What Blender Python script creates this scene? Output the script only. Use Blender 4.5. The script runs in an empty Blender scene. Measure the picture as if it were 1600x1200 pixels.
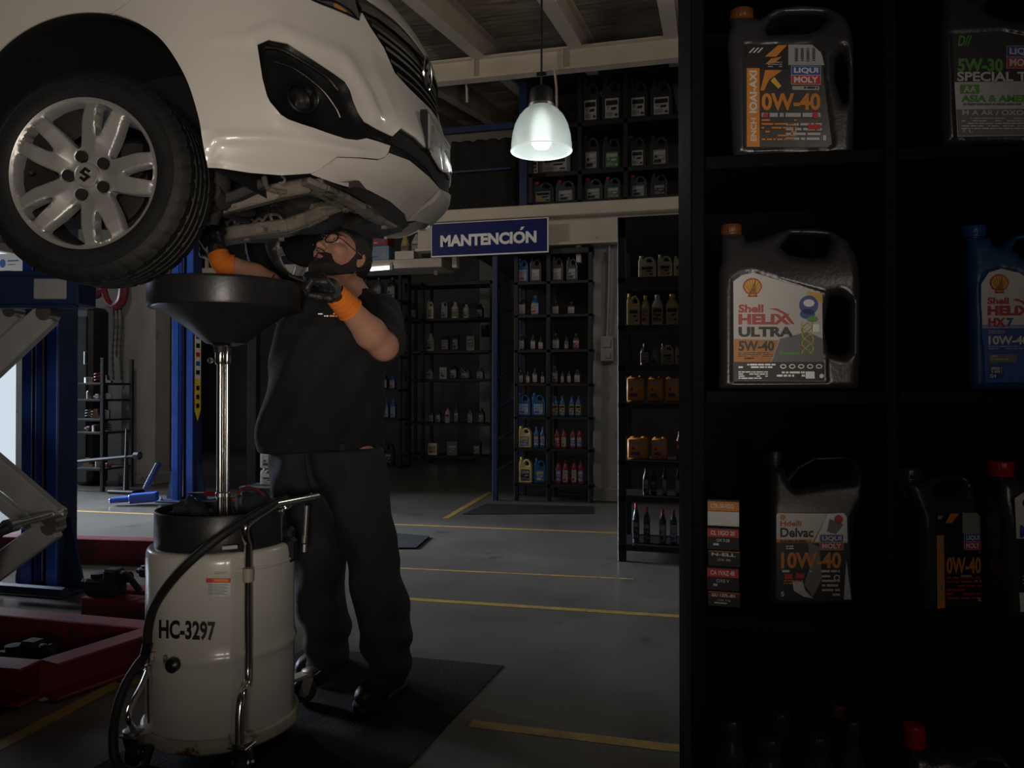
import bpy, bmesh, math, random
import numpy as np
from mathutils import Vector, Matrix
from mathutils.geometry import delaunay_2d_cdt
from mathutils.bvhtree import BVHTree
random.seed(7); np.random.seed(7)
sc = bpy.context.scene
COL = sc.collection
PI = math.pi
# ------------------------------------------------------------------ camera
F = 1200.0                      # focal length in pixels of a 1600 px wide frame
YAW = math.radians(14.0)        # the camera looks 14 degrees left of the room's depth axis
HOR = 610.0                     # horizon row
CAMZ = 1.15
PITCH = math.atan((HOR-600)/F)
CR = np.array([math.cos(YAW), math.sin(YAW), 0.0])
CF0 = np.array([-math.sin(YAW), math.cos(YAW), 0.0])
CZ = np.array([0, 0, 1.0])
CF = CF0*math.cos(PITCH)+CZ*math.sin(PITCH)
CU = -CF0*math.sin(PITCH)+CZ*math.cos(PITCH)
CP = np.array([0, 0, CAMZ])
cam = bpy.data.cameras.new('camera'); cam.sensor_width = 36; cam.lens = 36*F/1600; cam.clip_start = .05; cam.clip_end = 100
camo = bpy.data.objects.new('camera', cam); COL.objects.link(camo)
camo.location = CP; camo.rotation_euler = (PI/2+PITCH, 0, YAW)
sc.camera = camo
sc.view_settings.view_transform = 'Standard'; sc.view_settings.look = 'None'
sc.view_settings.gamma = 1; sc.view_settings.use_curve_mapping = False
sc.view_settings.exposure = 0.0
# ------------------------------------------------------------------ world: a pale overcast sky seen through the open side of the hall
w = bpy.data.worlds.new('sky'); sc.world = w; w.use_nodes = True
bg = w.node_tree.nodes['Background']; bg.inputs[0].default_value = (.78, .88, 1, 1); bg.inputs[1].default_value = .8

def cam2w(x, d, z):             # right of the camera, in front of it, height -> world
    p = CR*x+CF0*d; return Vector((p[0], p[1], z))

def lamp(name, kind, loc, target, energy, color, **kw):
    l = bpy.data.lights.new(name, kind); l.energy = energy; l.color = color
    for k, v in kw.items(): setattr(l, k, v)
    o = bpy.data.objects.new(name, l); COL.objects.link(o); o.location = loc
    if target is not None:
        o.rotation_euler = (Vector(target)-Vector(loc)).to_track_quat('-Z', 'Y').to_euler()
    return o
WARM = (1, .88, .76)
# work light on a stand behind and left of the photographer, the light the car, the drum and the mechanic stand in
lamp('work_light', 'SPOT', cam2w(.15, -1.4, 1.0), cam2w(-.90, 2.3, 1.8), 195, WARM, spot_size=math.radians(54), spot_blend=1.0, shadow_soft_size=.32)
# added low fill spot, out of view, brightening the underside of the bumper
lamp('low_fill', 'SPOT', cam2w(-.15, -.9, .3), cam2w(-.42, 2.95, 1.88), 62, WARM, spot_size=math.radians(30), spot_blend=1.0, shadow_soft_size=.12)
# added unseen fill lamps: two for roof and left wall, last for the shelf
lamp('fill_lamp', 'POINT', cam2w(2.3, 4.6, 3.3), None, 32, (1, .92, .82), shadow_soft_size=.2)
lamp('fill_lamp', 'POINT', cam2w(-3.4, 5.6, 3.6), None, 70, (1, .92, .82), shadow_soft_size=.2)
lamp('fill_lamp', 'POINT', cam2w(.95, -1.15, 1.95), None, 8.5, WARM, shadow_soft_size=.2)
# daylight from the open side of the hall on the left
lamp('daylight', 'AREA', (-9.85, 6.4, 2.0), (-4.6, 5.7, 0), 170, (.72, .84, 1), shape='RECTANGLE', size=2.6, size_y=2.2, spread=math.radians(40))

# ------------------------------------------------------------------ geometry helpers
def ray(px, py):
    d = CF+CR*((px-800)/F)+CU*((600-py)/F); return d
def P(px, py, d):               # world point seen at a pixel, d metres in front of the camera
    return CP+d*ray(px, py)
def PY(px, py, Y):              # ... on the plane at room depth Y
    r = ray(px, py); return CP+r*(Y/r[1])
def PZ(px, py, z=0.0):          # ... on the horizontal plane at height z
    r = ray(px, py); return CP+r*((z-CAMZ)/r[2])
def project(p):
    q = np.asarray(p, float)-CP
    d = q@CF; return 800+F*(q@CR)/d, 600-F*(q@CU)/d

WM = {}
def V3(p): return Vector((float(p[0]), float(p[1]), float(p[2])))
def rotz(a): return Matrix.Rotation(a, 4, 'Z')
def TR(p): return Matrix.Translation(V3(p))

def tag(o, label, cat, group=None, kind=None):
    if label: o['label'] = label
    if cat: o['category'] = cat
    if group: o['group'] = group
    if kind: o['kind'] = kind
    return o
def thing(name, loc, label, cat, rz=0.0, group=None, parent=None):
    o = bpy.data.objects.new(name, None); COL.objects.link(o); o.empty_display_size = .1
    if parent is not None: o.parent = parent
    if parent is None:
        o.location = V3(loc); o.rotation_euler = (0, 0, rz); WM[o] = TR(loc) @ rotz(rz)
    else:
        o.location = WM[parent].inverted() @ V3(loc); o.rotation_euler = (0, 0, rz); WM[o] = WM[parent] @ Matrix.Translation(o.location) @ rotz(rz)
    tag(o, label, cat, group); return o

def make_mesh(name, v, f, mats, mi=None, smooth=True, ang=40, fixn=False, weld=0):
    me = bpy.data.meshes.new(name)
    me.from_pydata([tuple(map(float, p)) for p in v], [], [tuple(map(int, q)) for q in f])
    for m in mats: me.materials.append(m)
    if mi is not None and len(mats) > 1: me.polygons.foreach_set('material_index', np.asarray(mi, np.int32))
    if weld:
        b = bmesh.new(); b.from_mesh(me); bmesh.ops.remove_doubles(b, verts=b.verts, dist=weld); b.to_mesh(me); b.free()
    if fixn:
        b = bmesh.new(); b.from_mesh(me); bmesh.ops.recalc_face_normals(b, faces=b.faces); b.to_mesh(me); b.free()
    if smooth:
        me.polygons.foreach_set('use_smooth', np.ones(len(me.polygons), bool))
        if ang: me.set_sharp_from_angle(angle=math.radians(ang))
    me.update(); return me
def mk(name, v, f, mats, parent=None, mi=None, smooth=True, ang=40, fixn=False, local=False, loc=None, weld=0):
    """one mesh object; v in world coordinates unless local"""
    if not isinstance(mats, (list, tuple)): mats = [mats]
    v = np.asarray(v, float).reshape(-1, 3)
    if not local:
        if parent is not None:
            A = np.array(WM[parent].inverted()); v = v@A[:3, :3].T+A[:3, 3]
        elif loc is not None: v = v-np.asarray(loc, float)
    me = make_mesh(name, v, f, mats, mi, smooth, ang, fixn, weld)
    o = bpy.data.objects.new(name, me); COL.objects.link(o)
    if parent is not None: o.parent = parent; WM[o] = WM[parent]
    else:
        o.location = V3(loc) if loc is not None else (0, 0, 0); WM[o] = TR(o.location)
    return o

def catmull(pts, k=6, closed=False):
    pts = [np.asarray(p, float) for p in pts]; n = len(pts); out = []
    rng = range(n if closed else n-1)
    for i in rng:
        p1, p2 = pts[i], pts[(i+1) % n]
        p0 = pts[i-1] if (i > 0 or closed) else 2*p1-p2
        p3 = pts[(i+2) % n] if (i+2 < n or closed) else 2*p2-p1
        for j in range(k):
            t = j/k
            out.append(.5*((2*p1)+(-p0+p2)*t+(2*p0-5*p1+4*p2-p3)*t*t+(-p0+3*p1-3*p2+p3)*t**3))
    if not closed: out.append(pts[-1])
    return out

class MB:
    def __init__(s): s.v = []; s.f = []; s.m = []
    def add(s, v, f, mi=0, Mx=None):
        b = len(s.v)
        if Mx is not None: v = [tuple(Mx @ V3(p)) for p in v]
        s.v.extend(tuple(p) for p in v); s.f.extend(tuple(i+b for i in q) for q in f); s.m.extend([mi]*len(f)); return s
    def box(s, c, size, bev=0, Mx=None, mi=0):
        hx, hy, hz = [a/2 for a in size]; c = tuple(c)
        if bev <= 0:
            v = [(c[0]+x*hx, c[1]+y*hy, c[2]+z*hz) for x in (-1, 1) for y in (-1, 1) for z in (-1, 1)]
            f = [(0, 1, 3, 2), (4, 6, 7, 5), (0, 4, 5, 1), (2, 3, 7, 6), (0, 2, 6, 4), (1, 5, 7, 3)]
            return s.add(v, f, mi, Mx)
        b = min(bev, hx*.98, hy*.98, hz*.98); v = []; ix = {}
        for x in (-1, 1):
            for y in (-1, 1):
                for z in (-1, 1):
                    for a in range(3):
                        h = [hx-b, hy-b, hz-b]; h[a] += b
                        ix[(x, y, z, a)] = len(v); v.append((c[0]+x*h[0], c[1]+y*h[1], c[2]+z*h[2]))
        f = []
        for a in range(3):
            o1, o2 = [(1, 2), (2, 0), (0, 1)][a]
            for sg in (-1, 1):
                q = []
                for p, r in ((-1, -1), (1, -1), (1, 1), (-1, 1)):
                    k = [0, 0, 0]; k[a] = sg; k[o1] = p; k[o2] = r; q.append(ix[(*k, a)])
                f.append(q if sg > 0 else q[::-1])
        for a, bb, cc in ((0, 1, 2), (1, 2, 0), (2, 0, 1)):
            for sa in (-1, 1):
                for sb in (-1, 1):
                    q = []
                    for sg, ax in ((-1, a), (1, a), (1, bb), (-1, bb)):
                        k = [0, 0, 0]; k[a] = sa; k[bb] = sb; k[cc] = sg; q.append(ix[(*k, ax)])
                    f.append(q[::-1] if sa*sb > 0 else q)
        for x in (-1, 1):
            for y in (-1, 1):
                for z in (-1, 1):
                    q = [ix[(x, y, z, 0)], ix[(x, y, z, 1)], ix[(x, y, z, 2)]]
                    f.append(q if x*y*z > 0 else q[::-1])
        return s.add(v, f, mi, Mx)
    def bar(s, a, b, w, h, bev=0, mi=0, up=(0, 0, 1)):
        a = V3(a); b = V3(b); d = b-a; L = d.length; d.normalize(); up = V3(up)
        if abs(d.dot(up)) > .98: up = Vector((0, 1, 0))
        x = d.cross(up).normalized(); z = x.cross(d)
        Mx = Matrix((x, d, z)).transposed().to_4x4(); Mx.translation = (a+b)/2
        return s.box((0, 0, 0), (w, L, h), bev, Mx, mi)
    def tube(s, pts, r, n=10, mi=0, cap=True, sq=1.0):
        pts = [V3(p) for p in pts]; k = len(pts); rs = r if isinstance(r, (list, tuple, np.ndarray)) else [r]*k
        t0 = (pts[1]-pts[0]).normalized(); up = Vector((0, 0, 1)) if abs(t0.z) < .9 else Vector((1, 0, 0))
        x = t0.cross(up).normalized(); v = []
        for i in range(k):
            t = (pts[min(i+1, k-1)]-pts[max(i-1, 0)]).normalized()
            x = (x-t*x.dot(t)).normalized(); y = t.cross(x)
            for j in range(n):
                a = 2*PI*j/n; v.append(pts[i]+(x*math.cos(a)+y*math.sin(a)*sq)*rs[i])
        f = [(i*n+j, i*n+(j+1) % n, (i+1)*n+(j+1) % n, (i+1)*n+j) for i in range(k-1) for j in range(n)]
        if cap: f += [tuple(range(n))[::-1], tuple((k-1)*n+j for j in range(n))]
        return s.add(v, f, mi)
    def lathe(s, prof, n=32, Mx=None, mi=0, a0=0, a1=2*PI, sy=1.0, rf=None, caps=True):
        full = abs(a1-a0-2*PI) < 1e-6; k = len(prof); m = n if full else n+1; v = []
        for r, z in prof:
            for j in range(m):
                a = a0+(a1-a0)*j/n; rr = r*(rf(a, z) if rf else 1)
                v.append((rr*math.cos(a), rr*math.sin(a)*sy, z))
        f = []
        for i in range(k-1):
            for j in range(n):
                j2 = (j+1) % m
                f.append((i*m+j, i*m+j2, (i+1)*m+j2, (i+1)*m+j))
        if full and caps:
            if prof[0][0] > 1e-5: f.append(tuple(range(m))[::-1])
            if prof[-1][0] > 1e-5: f.append(tuple((k-1)*m+j for j in range(m)))
        return s.add(v, f, mi, Mx)
    def prism(s, poly, y0, y1, Mx=None, mi=0):      # polygon in local x,z pushed from y0 to y1
        n = len(poly); v = [(p[0], y0, p[1]) for p in poly]+[(p[0], y1, p[1]) for p in poly]
        f = [tuple(range(n)), tuple(range(2*n-1, n-1, -1))]+[(i, i+n, (i+1) % n+n, (i+1) % n) for i in range(n)]
        return s.add(v, f, mi, Mx)
    def build(s, name, mats, parent=None, **kw):
        kw.setdefault('fixn', True); kw.setdefault('ang', 35)
        return mk(name, s.v, s.f, mats, parent, mi=s.m, **kw)

# ------------------------------------------------------------------ signed distance fields -> one closed mesh (surface nets)
def surfnets(f, lo, hi, h):
    lo = np.asarray(lo, float); ax = [np.arange(lo[i], hi[i]+h, h) for i in range(3)]
    X, Y, Z = np.meshgrid(*ax, indexing='ij'); V = f(X, Y, Z)
    S = V < 0; sh = [n-1 for n in V.shape]
    acc = np.zeros(sh+[3], np.float32); cnt = np.zeros(sh, np.int32)
    def sl(o): return tuple(slice(o[i], o[i]+sh[i]) for i in range(3))
    for k in range(3):
        o1, o2 = [i for i in range(3) if i != k]
        for p in (0, 1):
            for q in (0, 1):
                a = [0, 0, 0]; a[o1] = p; a[o2] = q; b = list(a); b[k] = 1
                va, vb = V[sl(a)], V[sl(b)]; cr = (va < 0) != (vb < 0)
                t = va[cr]/(va[cr]-vb[cr]); pos = np.empty((t.size, 3), np.float32); pos[:] = a; pos[:, k] = t
                acc[cr] += pos; cnt[cr] += 1
    m = cnt > 0; idx = -np.ones(sh, np.int64); idx[m] = np.arange(m.sum())
    verts = (np.argwhere(m)+acc[m]/cnt[m][:, None])*h+lo
    F_ = []
    for k in range(3):
        o1, o2 = [(1, 2), (2, 0), (0, 1)][k]
        def rng(lo_, hi_off, sl0):
            s = [None]*3; s[k] = sl0; return s
        s0 = [slice(1, V.shape[i]-1) for i in range(3)]; s0[k] = slice(0, V.shape[k]-1)
        s1 = list(s0); s1[k] = slice(1, V.shape[k])
        A = S[tuple(s0)]; B = S[tuple(s1)]; ch = np.argwhere(A != B)
        if not len(ch): continue
        base = ch.copy(); base[:, o1] += 1; base[:, o2] += 1
        ins = A[tuple(ch.T)]
        def cell(d1, d2):
            c = base.copy(); c[:, o1] += d1; c[:, o2] += d2; return idx[tuple(c.T)]
        q = np.stack([cell(-1, -1), cell(0, -1), cell(0, 0), cell(-1, 0)], 1)
        q[~ins] = q[~ins][:, ::-1]; F_.append(q)
    return verts, np.concatenate(F_)
def smin(a, b, k):
    h = np.clip(.5+.5*(b-a)/k, 0, 1); return b+(a-b)*h-k*h*(1-h)
def smax(a, b, k): return -smin(-a, -b, k)
def sd_cone(X, Y, Z, a, b, ra, rb):
    a = np.asarray(a, float); d = np.asarray(b, float)-a; L = float(d@d)+1e-12
    x, y, z = X-a[0], Y-a[1], Z-a[2]; t = np.clip((x*d[0]+y*d[1]+z*d[2])/L, 0, 1)
    return np.sqrt((x-t*d[0])**2+(y-t*d[1])**2+(z-t*d[2])**2)-(ra+(rb-ra)*t)
def sd_ell(X, Y, Z, c, r, A=None):
    x, y, z = X-c[0], Y-c[1], Z-c[2]
    if A is not None: x, y, z = [A[i][0]*x+A[i][1]*y+A[i][2]*z for i in range(3)]
    k0 = np.sqrt((x/r[0])**2+(y/r[1])**2+(z/r[2])**2); k1 = np.sqrt((x/r[0]**2)**2+(y/r[1]**2)**2+(z/r[2]**2)**2)+1e-9
    return k0*(k0-1)/k1
def sd_poly(x, z, poly):        # signed distance to a 2-D polygon
    poly = np.asarray(poly, float); d = np.full(x.shape, 1e9); ins = np.zeros(x.shape, bool)
    for a, b in zip(poly, np.roll(poly, -1, 0)):
        e = b-a; wx, wz = x-a[0], z-a[1]; t = np.clip((wx*e[0]+wz*e[1])/(e@e+1e-12), 0, 1)
        d = np.minimum(d, (wx-t*e[0])**2+(wz-t*e[1])**2)
        c = (a[1] > z) != (b[1] > z)
        with np.errstate(divide='ignore', invalid='ignore'): ins ^= c & (x < e[0]*(z-a[1])/(e[1] if e[1] else 1e-12)+a[0])
    d = np.sqrt(d); return np.where(ins, -d, d)

# ------------------------------------------------------------------ materials
def mat(name, col, rough=.5, metal=0.0, var=.12, vs=9.0, bump=0.0, bs=80.0, coat=0.0, emit=0.0, dirt=None, trans=0.0, ecol=None, stretch=None, alpha=1.0, spec=.5):
    m = bpy.data.materials.new(name); m.use_nodes = True; nt = m.node_tree; N = nt.nodes; L = nt.links
    b = N['Principled BSDF']; tc = N.new('ShaderNodeTexCoord'); src = tc.outputs['Object']
    if stretch:
        mp = N.new('ShaderNodeMapping'); mp.inputs['Scale'].default_value = stretch; L.new(src, mp.inputs[0]); src = mp.outputs[0]
    nz = N.new('ShaderNodeTexNoise'); nz.inputs['Scale'].default_value = vs; nz.inputs['Detail'].default_value = 5; nz.inputs['Roughness'].default_value = .6
    L.new(src, nz.inputs['Vector'])
    rp = N.new('ShaderNodeValToRGB'); L.new(nz.outputs['Fac'], rp.inputs[0])
    lo = [max(0, c*(1-var)) for c in col]; hi = [min(1, c*(1+var)) for c in col]
    rp.color_ramp.elements[0].position = .3; rp.color_ramp.elements[1].position = .7
    rp.color_ramp.elements[0].color = (*lo, 1); rp.color_ramp.elements[1].color = (*hi, 1)
    out = rp.outputs[0]
    if dirt:                    # (colour, scale, threshold): blotches of grime with their own shape
        dc, ds, th = dirt
        n2 = N.new('ShaderNodeTexNoise'); n2.inputs['Scale'].default_value = ds; n2.inputs['Detail'].default_value = 8; n2.inputs['Roughness'].default_value = .7
        L.new(src, n2.inputs['Vector']); r2 = N.new('ShaderNodeValToRGB'); L.new(n2.outputs['Fac'], r2.inputs[0])
        r2.color_ramp.elements[0].position = th; r2.color_ramp.elements[1].position = min(1, th+.08)
        mx = N.new('ShaderNodeMix'); mx.data_type = 'RGBA'; L.new(r2.outputs[0], mx.inputs[0]); L.new(out, mx.inputs[6]); mx.inputs[7].default_value = (*dc, 1); out = mx.outputs[2]
    L.new(out, b.inputs['Base Color'])
    b.inputs['Metallic'].default_value = metal
    mr = N.new('ShaderNodeMapRange'); L.new(nz.outputs['Fac'], mr.inputs[0]); mr.inputs[3].default_value = max(.02, rough*.8); mr.inputs[4].default_value = min(1, rough*1.2); L.new(mr.outputs[0], b.inputs['Roughness'])
    b.inputs['Specular IOR Level'].default_value = spec
    if coat: b.inputs['Coat Weight'].default_value = coat; b.inputs['Coat Roughness'].default_value = .08
    if trans: b.inputs['Transmission Weight'].default_value = trans
    if alpha < 1: b.inputs['Alpha'].default_value = alpha
    if emit: b.inputs['Emission Color'].default_value = (*(ecol or col), 1); b.inputs['Emission Strength'].default_value = emit
    if bump:
        n3 = N.new('ShaderNodeTexNoise'); n3.inputs['Scale'].default_value = bs; n3.inputs['Detail'].default_value = 3; L.new(src, n3.inputs['Vector'])
        bp = N.new('ShaderNodeBump'); bp.inputs['Strength'].default_value = bump; bp.inputs['Distance'].default_value = .01; L.new(n3.outputs['Fac'], bp.inputs['Height']); L.new(bp.outputs[0], b.inputs['Normal'])
    return m
m_black = mat('black_enamel', (.012, .012, .012), .5, bump=.05)
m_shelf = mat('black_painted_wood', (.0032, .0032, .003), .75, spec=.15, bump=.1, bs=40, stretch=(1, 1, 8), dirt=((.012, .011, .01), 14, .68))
m_rub = mat('black_rubber', (.011, .011, .011), .62, bump=.15, bs=120)
m_plast = mat('black_plastic', (.008, .008, .008), .32, bump=.06, bs=200)
m_matte = mat('matte_black', (.004, .004, .004), .9)
m_chrome = mat('chrome', (.66, .65, .63), .18, 1.0, var=.08, dirt=((.2, .17, .14), 30, .66))
m_steel = mat('worn_steel', (.45, .44, .42), .38, 1.0, var=.15, dirt=((.14, .1, .07), 18, .6))
m_white = mat('white_print', (.78, .76, .73), .45, var=.05)
m_blackp = mat('black_print', (.012, .012, .013), .45)
m_orange = mat('orange_print', (.75, .27, .03), .45)
m_yellow = mat('yellow_print', (.85, .58, .05), .45)
m_red = mat('red_print', (.6, .03, .03), .42)
m_bluep = mat('blue_print', (.03, .09, .42), .42)
m_green = mat('green_print', (.1, .42, .05), .42)
m_silver = mat('silver_print', (.48, .48, .48), .35, .4)
m_foil = mat('silver_foil_label', (.11, .108, .105), .3, .75, bump=.03, bs=30)
m_grey = mat('grey_print', (.2, .2, .2), .45)
m_greyjug = mat('grey_jug_plastic', (.05, .05, .053), .27, .25, var=.1, bump=.04, bs=150)
m_blkjug = mat('black_jug_plastic', (.022, .022, .023), .36, var=.1, bump=.05, bs=150)
m_bluejug = mat('blue_jug_plastic', (.01, .075, .2), .34, var=.1, bump=.04, bs=150)
m_yeljug = mat('yellow_jug_plastic', (.55, .42, .17), .45)
m_whitejug = mat('white_jug_plastic', (.55, .52, .45), .45)
m_brown = mat('copper_cap', (.17, .055, .02), .4)
m_bluecap = mat('blue_cap', (.02, .08, .3), .35)
m_redcap = mat('red_cap', (.5, .012, .015), .35)
m_bluepaint = mat('blue_lift_paint', (.022, .085, .43), .38, var=.14, bump=.05, dirt=((.05, .05, .06), 9, .66))
m_navy = mat('navy_paint_and_post_shade', (.011, .024, .075), .42, var=.15, bump=.05, dirt=((.03, .03, .035), 9, .64))
m_redpaint = mat('red_lift_paint', (.15, .011, .017), .45, var=.18, bump=.06, dirt=((.03, .02, .02), 7, .58))
m_greypaint = mat('grey_lift_paint', (.3, .3, .3), .45, var=.1, bump=.05, dirt=((.1, .08, .07), 11, .67))

# ------------------------------------------------------------------ writing
_tc = {}
def text_geo(s, bold=0.0):
    k = (s, bold)
    if k not in _tc:
        cu = bpy.data.curves.new('t', 'FONT'); cu.body = s; cu.size = 1; cu.offset = bold; cu.resolution_u = 3
        ob = bpy.data.objects.new('t', cu); me = bpy.data.meshes.new_from_object(ob)
        v = np.array([tuple(q.co)[:2] for q in me.vertices]).reshape(-1, 2); f = [tuple(p.vertices) for p in me.polygons]
        bpy.data.objects.remove(ob); bpy.data.meshes.remove(me); bpy.data.curves.remove(cu)
        if len(v): v = (v-v.min(0))/np.maximum(v.max(0)-v.min(0), 1e-6)
        _tc[k] = (v, f)
    return _tc[k]
class Print:
    """flat print, drawn in picture-like units (x right, y down) on a plane; q(x, y, layer) gives the world point"""
    def __init__(s, q): s.q = q; s.b = MB(); s.mats = []; s.n = 1
    def mi(s, m):
        if m not in s.mats: s.mats.append(m)
        return s.mats.index(m)
    def poly(s, pts, m, layer):
        s.b.add([s.q(x, y, layer) for x, y in pts], [tuple(range(len(pts)))], s.mi(m)); return s
    def rect(s, x0, y0, x1, y1, m, layer): return s.poly([(x0, y0), (x0, y1), (x1, y1), (x1, y0)], m, layer)
    def text(s, t, x0, y0, x1, y1, m, layer, bold=.02, vert=False, skew=0):
        v, f = text_geo(t, bold)
        if vert: pts = [(x0+(x1-x0)*(b), y1-(y1-y0)*a) for a, b in v]; pts = [(x0+(x1-x0)*(1-b), y1-(y1-y0)*a) for a, b in v]
        else: pts = [(x0+(x1-x0)*a+skew*b, y1-(y1-y0)*b) for a, b in v]
        s.b.add([s.q(x, y, layer) for x, y in pts], f, s.mi(m)); return s
    def disc(s, cx, cy, r, m, layer, n=16, r2=None):
        return s.poly([(cx+r*math.cos(-2*PI*i/n), cy+(r2 or r)*math.sin(-2*PI*i/n)) for i in range(n)], m, layer)
    def lines(s, x0, y0, x1, y1, rows, m, layer, seed=0, fill=.5):      # rows of small illegible print
        R = random.Random(seed); h = (y1-y0)/rows
        for i in range(rows):
            x = x0
            while x < x1-.5:
                ww = R.uniform(.6, 3.2)*h; x2 = min(x+ww, x1)
                if R.random() < .85: s.rect(x, y0+i*h, x2, y0+(i+fill)*h, m, layer)
                x = x2+.35*h
        return s
    def build(s, name, parent): return mk(name, s.b.v, s.b.f, s.mats, parent, mi=s.b.m, smooth=False)
# ================================================================== THE SETTING
XL, XR, YF, YB = -9.8, 3.4, -3.4, 13.4
YM = 7.87                                        # front of the mezzanine
m_floor = mat('polished_concrete', (.094, .085, .073), .3, var=.22, vs=1.1, bump=.03, bs=25, dirt=((.05, .048, .045), 2.6, .6))
m_line = mat('yellow_floor_paint', (.27, .165, .035), .5, var=.25, vs=14, dirt=((.1, .09, .07), 9, .58))
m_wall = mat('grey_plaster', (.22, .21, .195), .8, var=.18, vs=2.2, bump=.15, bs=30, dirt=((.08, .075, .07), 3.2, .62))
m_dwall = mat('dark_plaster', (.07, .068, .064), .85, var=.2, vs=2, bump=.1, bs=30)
m_conc = mat('pillar_concrete', (.25, .235, .215), .8, var=.16, vs=3.5, bump=.2, bs=26, dirt=((.09, .085, .08), 5, .6), stretch=(1, 1, .45))
m_beam = mat('cream_beam_paint', (.5, .43, .35), .55, var=.1, vs=4, dirt=((.13, .1, .08), 6, .66))
m_roof = mat('weathered_roof_sheet', (.3, .25, .195), .7, var=.35, vs=5, stretch=(.6, 6, 1), dirt=((.05, .04, .035), 4, .6))
m_mat = mat('black_floor_mat', (.0065, .0065, .0065), .8, spec=.2, var=.3, vs=5, bump=.3, bs=90)

def struct(name, mb, m, parent=None, **kw):
    o = mb.build(name, m, parent, **kw)
    if parent is None: o['kind'] = 'structure'
    return o
floor = struct('floor', MB().box(((XL+XR)/2, (YF+YB)/2, -.05), (XR-XL, YB-YF, .1)), m_floor)
def strip(a, b, wd):
    a, b = V3(a), V3(b); m_ = MB(); m_.bar(a+Vector((0, 0, .0006)), b+Vector((0, 0, .0006)), wd, .0016); m_.build('floor_line', m_line, floor, smooth=False)
strip(PZ(-40, 792), PZ(300, 806), .06); strip(PZ(420, 812), PZ(966, 833), .055)
strip(PZ(560, 931), PZ(1180, 971), .05); strip(PZ(735, 1131), PZ(1300, 1199), .055)
strip(PZ(766, 769), PZ(696, 810), .06); strip(PZ(-90, 1213), PZ(190, 1064), .055); strip(PZ(186, 1063), PZ(420, 1075), .05)
strip(PZ(560, 885), PZ(990, 905), .03)
# walls
def wallbox(name, x0, x1, y0, y1, z0, z1, m): return struct(name, MB().box(((x0+x1)/2, (y0+y1)/2, (z0+z1)/2), (x1-x0, y1-y0, z1-z0)), m)
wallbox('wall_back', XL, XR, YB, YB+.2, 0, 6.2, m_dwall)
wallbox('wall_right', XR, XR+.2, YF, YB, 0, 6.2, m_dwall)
wallbox('wall_front', XL, XR, YF-.2, YF, 0, 4, m_wall)
wl = MB(); wl.box((XL-.1, (YF+5.0)/2, 3.1), (.2, 5.0-YF, 6.2)); wl.box((XL-.1, (10.5+YB)/2, 3.1), (.2, YB-10.5, 6.2)); wl.box((XL-.1, 7.75, 4.7), (.2, 5.5, 3.0))
struct('wall_left', wl, m_wall)
xw0, xw1 = PY(25, 600, 8.3)[0], PY(246, 600, 8.3)[0]
wallbox('wall_middle', xw0, xw1, 8.3, 8.55, 0, 5.2, m_wall)
# pillars
def pillar(name, px0, px1, Y, zt, dp=.3):
    a, b = PY(px0, 600, Y)[0], PY(px1, 600, Y)[0]
    m_ = MB(); m_.box(((a+b)/2, Y+dp/2, zt/2), (b-a, dp, zt), .02); o = struct(name, m_, m_conc)
    q = MB(); q.box(((a+b)/2, Y+dp/2-.01, .07), (b-a+.03, dp+.03, .14), .01); q.build('plinth', m_wall, o)
    return o
p1_ = pillar('trim_1', 188, 241, 8.0, 4.6)
p2_ = pillar('trim_2', 926, 974, YM+.08, 2.9)
# stripped-back wiring box on the right pillar
q = MB(); c = PY(949, 545, YM+.04); q.box(c, (.14, .07, .26), .008); q.box(c+np.array([0, -.04, .05]), (.08, .02, .08), .006); q.box(c+np.array([0.01, -.04, -.07]), (.05, .02, .06), .006)
q.tube([c+np.array([0, 0, .13]), c+np.array([.02, -.01, .6]), c+np.array([0.03, 0, 1.3])], .012, 8)
o = q.build('junction_box', mat('box_grey', (.26, .24, .22), .6), None); tag(o, 'small grey electrical box with conduit on the bare concrete pillar', 'electrical box')
# roof: rafters running into the depth, a cross beam, corrugated sheets
RS = .179
def zr(Y): return 4.45+RS*(Y-7.3)
ceil = MB().box(((XL+XR)/2, (YF+YB)/2, 0), (XR-XL, math.hypot(YB-YF, RS*(YB-YF)), .05), 0, Matrix.Identity(4))
Mr = Matrix.Translation((0, 0, zr((YF+YB)/2)+.42)) @ Matrix.Translation((0, (YF+YB)/2, 0)) @ Matrix.Rotation(math.atan(RS), 4, 'X') @ Matrix.Translation((0, -(YF+YB)/2, 0))
ceil.v = [tuple(Mr @ V3(p)) for p in ceil.v]
ceiling = struct('ceiling', ceil, m_roof)
nW, nD = 4, 13; sw, sd = (XR-XL)/nW, 1.3
sv = []; sf = []; ny = 44
for i in range(ny+1):
    y = -sd/2-.03+(sd+.06)*i/ny; z = .022*math.sin(2*PI*y/.118)+(.012 if i < 3 else 0)
    sv += [(-sw/2-.02, y, z), (sw/2+.02, y, z)]
for i in range(ny): sf.append((2*i, 2*i+1, 2*i+3, 2*i+2))
sheet = make_mesh('roof_sheet', sv, sf, [m_roof], ang=60)
for i in range(nW):
    for j in range(nD):
        Yc = YF+.65+sd*j*.985; o = bpy.data.objects.new('roof_sheet', sheet); COL.objects.link(o); o.parent = ceiling
        o.location = (XL+sw*(i+.5), Yc, zr(Yc)+.36+random.uniform(-.006, .006)); o.rotation_euler = (math.atan(RS)+random.uniform(-.004, .004), 0, 0)
def PR(px, py, off=0.0):        # ray against the roof plane
    r = ray(px, py); k = (4.45+off-RS*7.3-CAMZ)/(r[2]-RS*r[1]); return CP+r*k
k_t = 3
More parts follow.
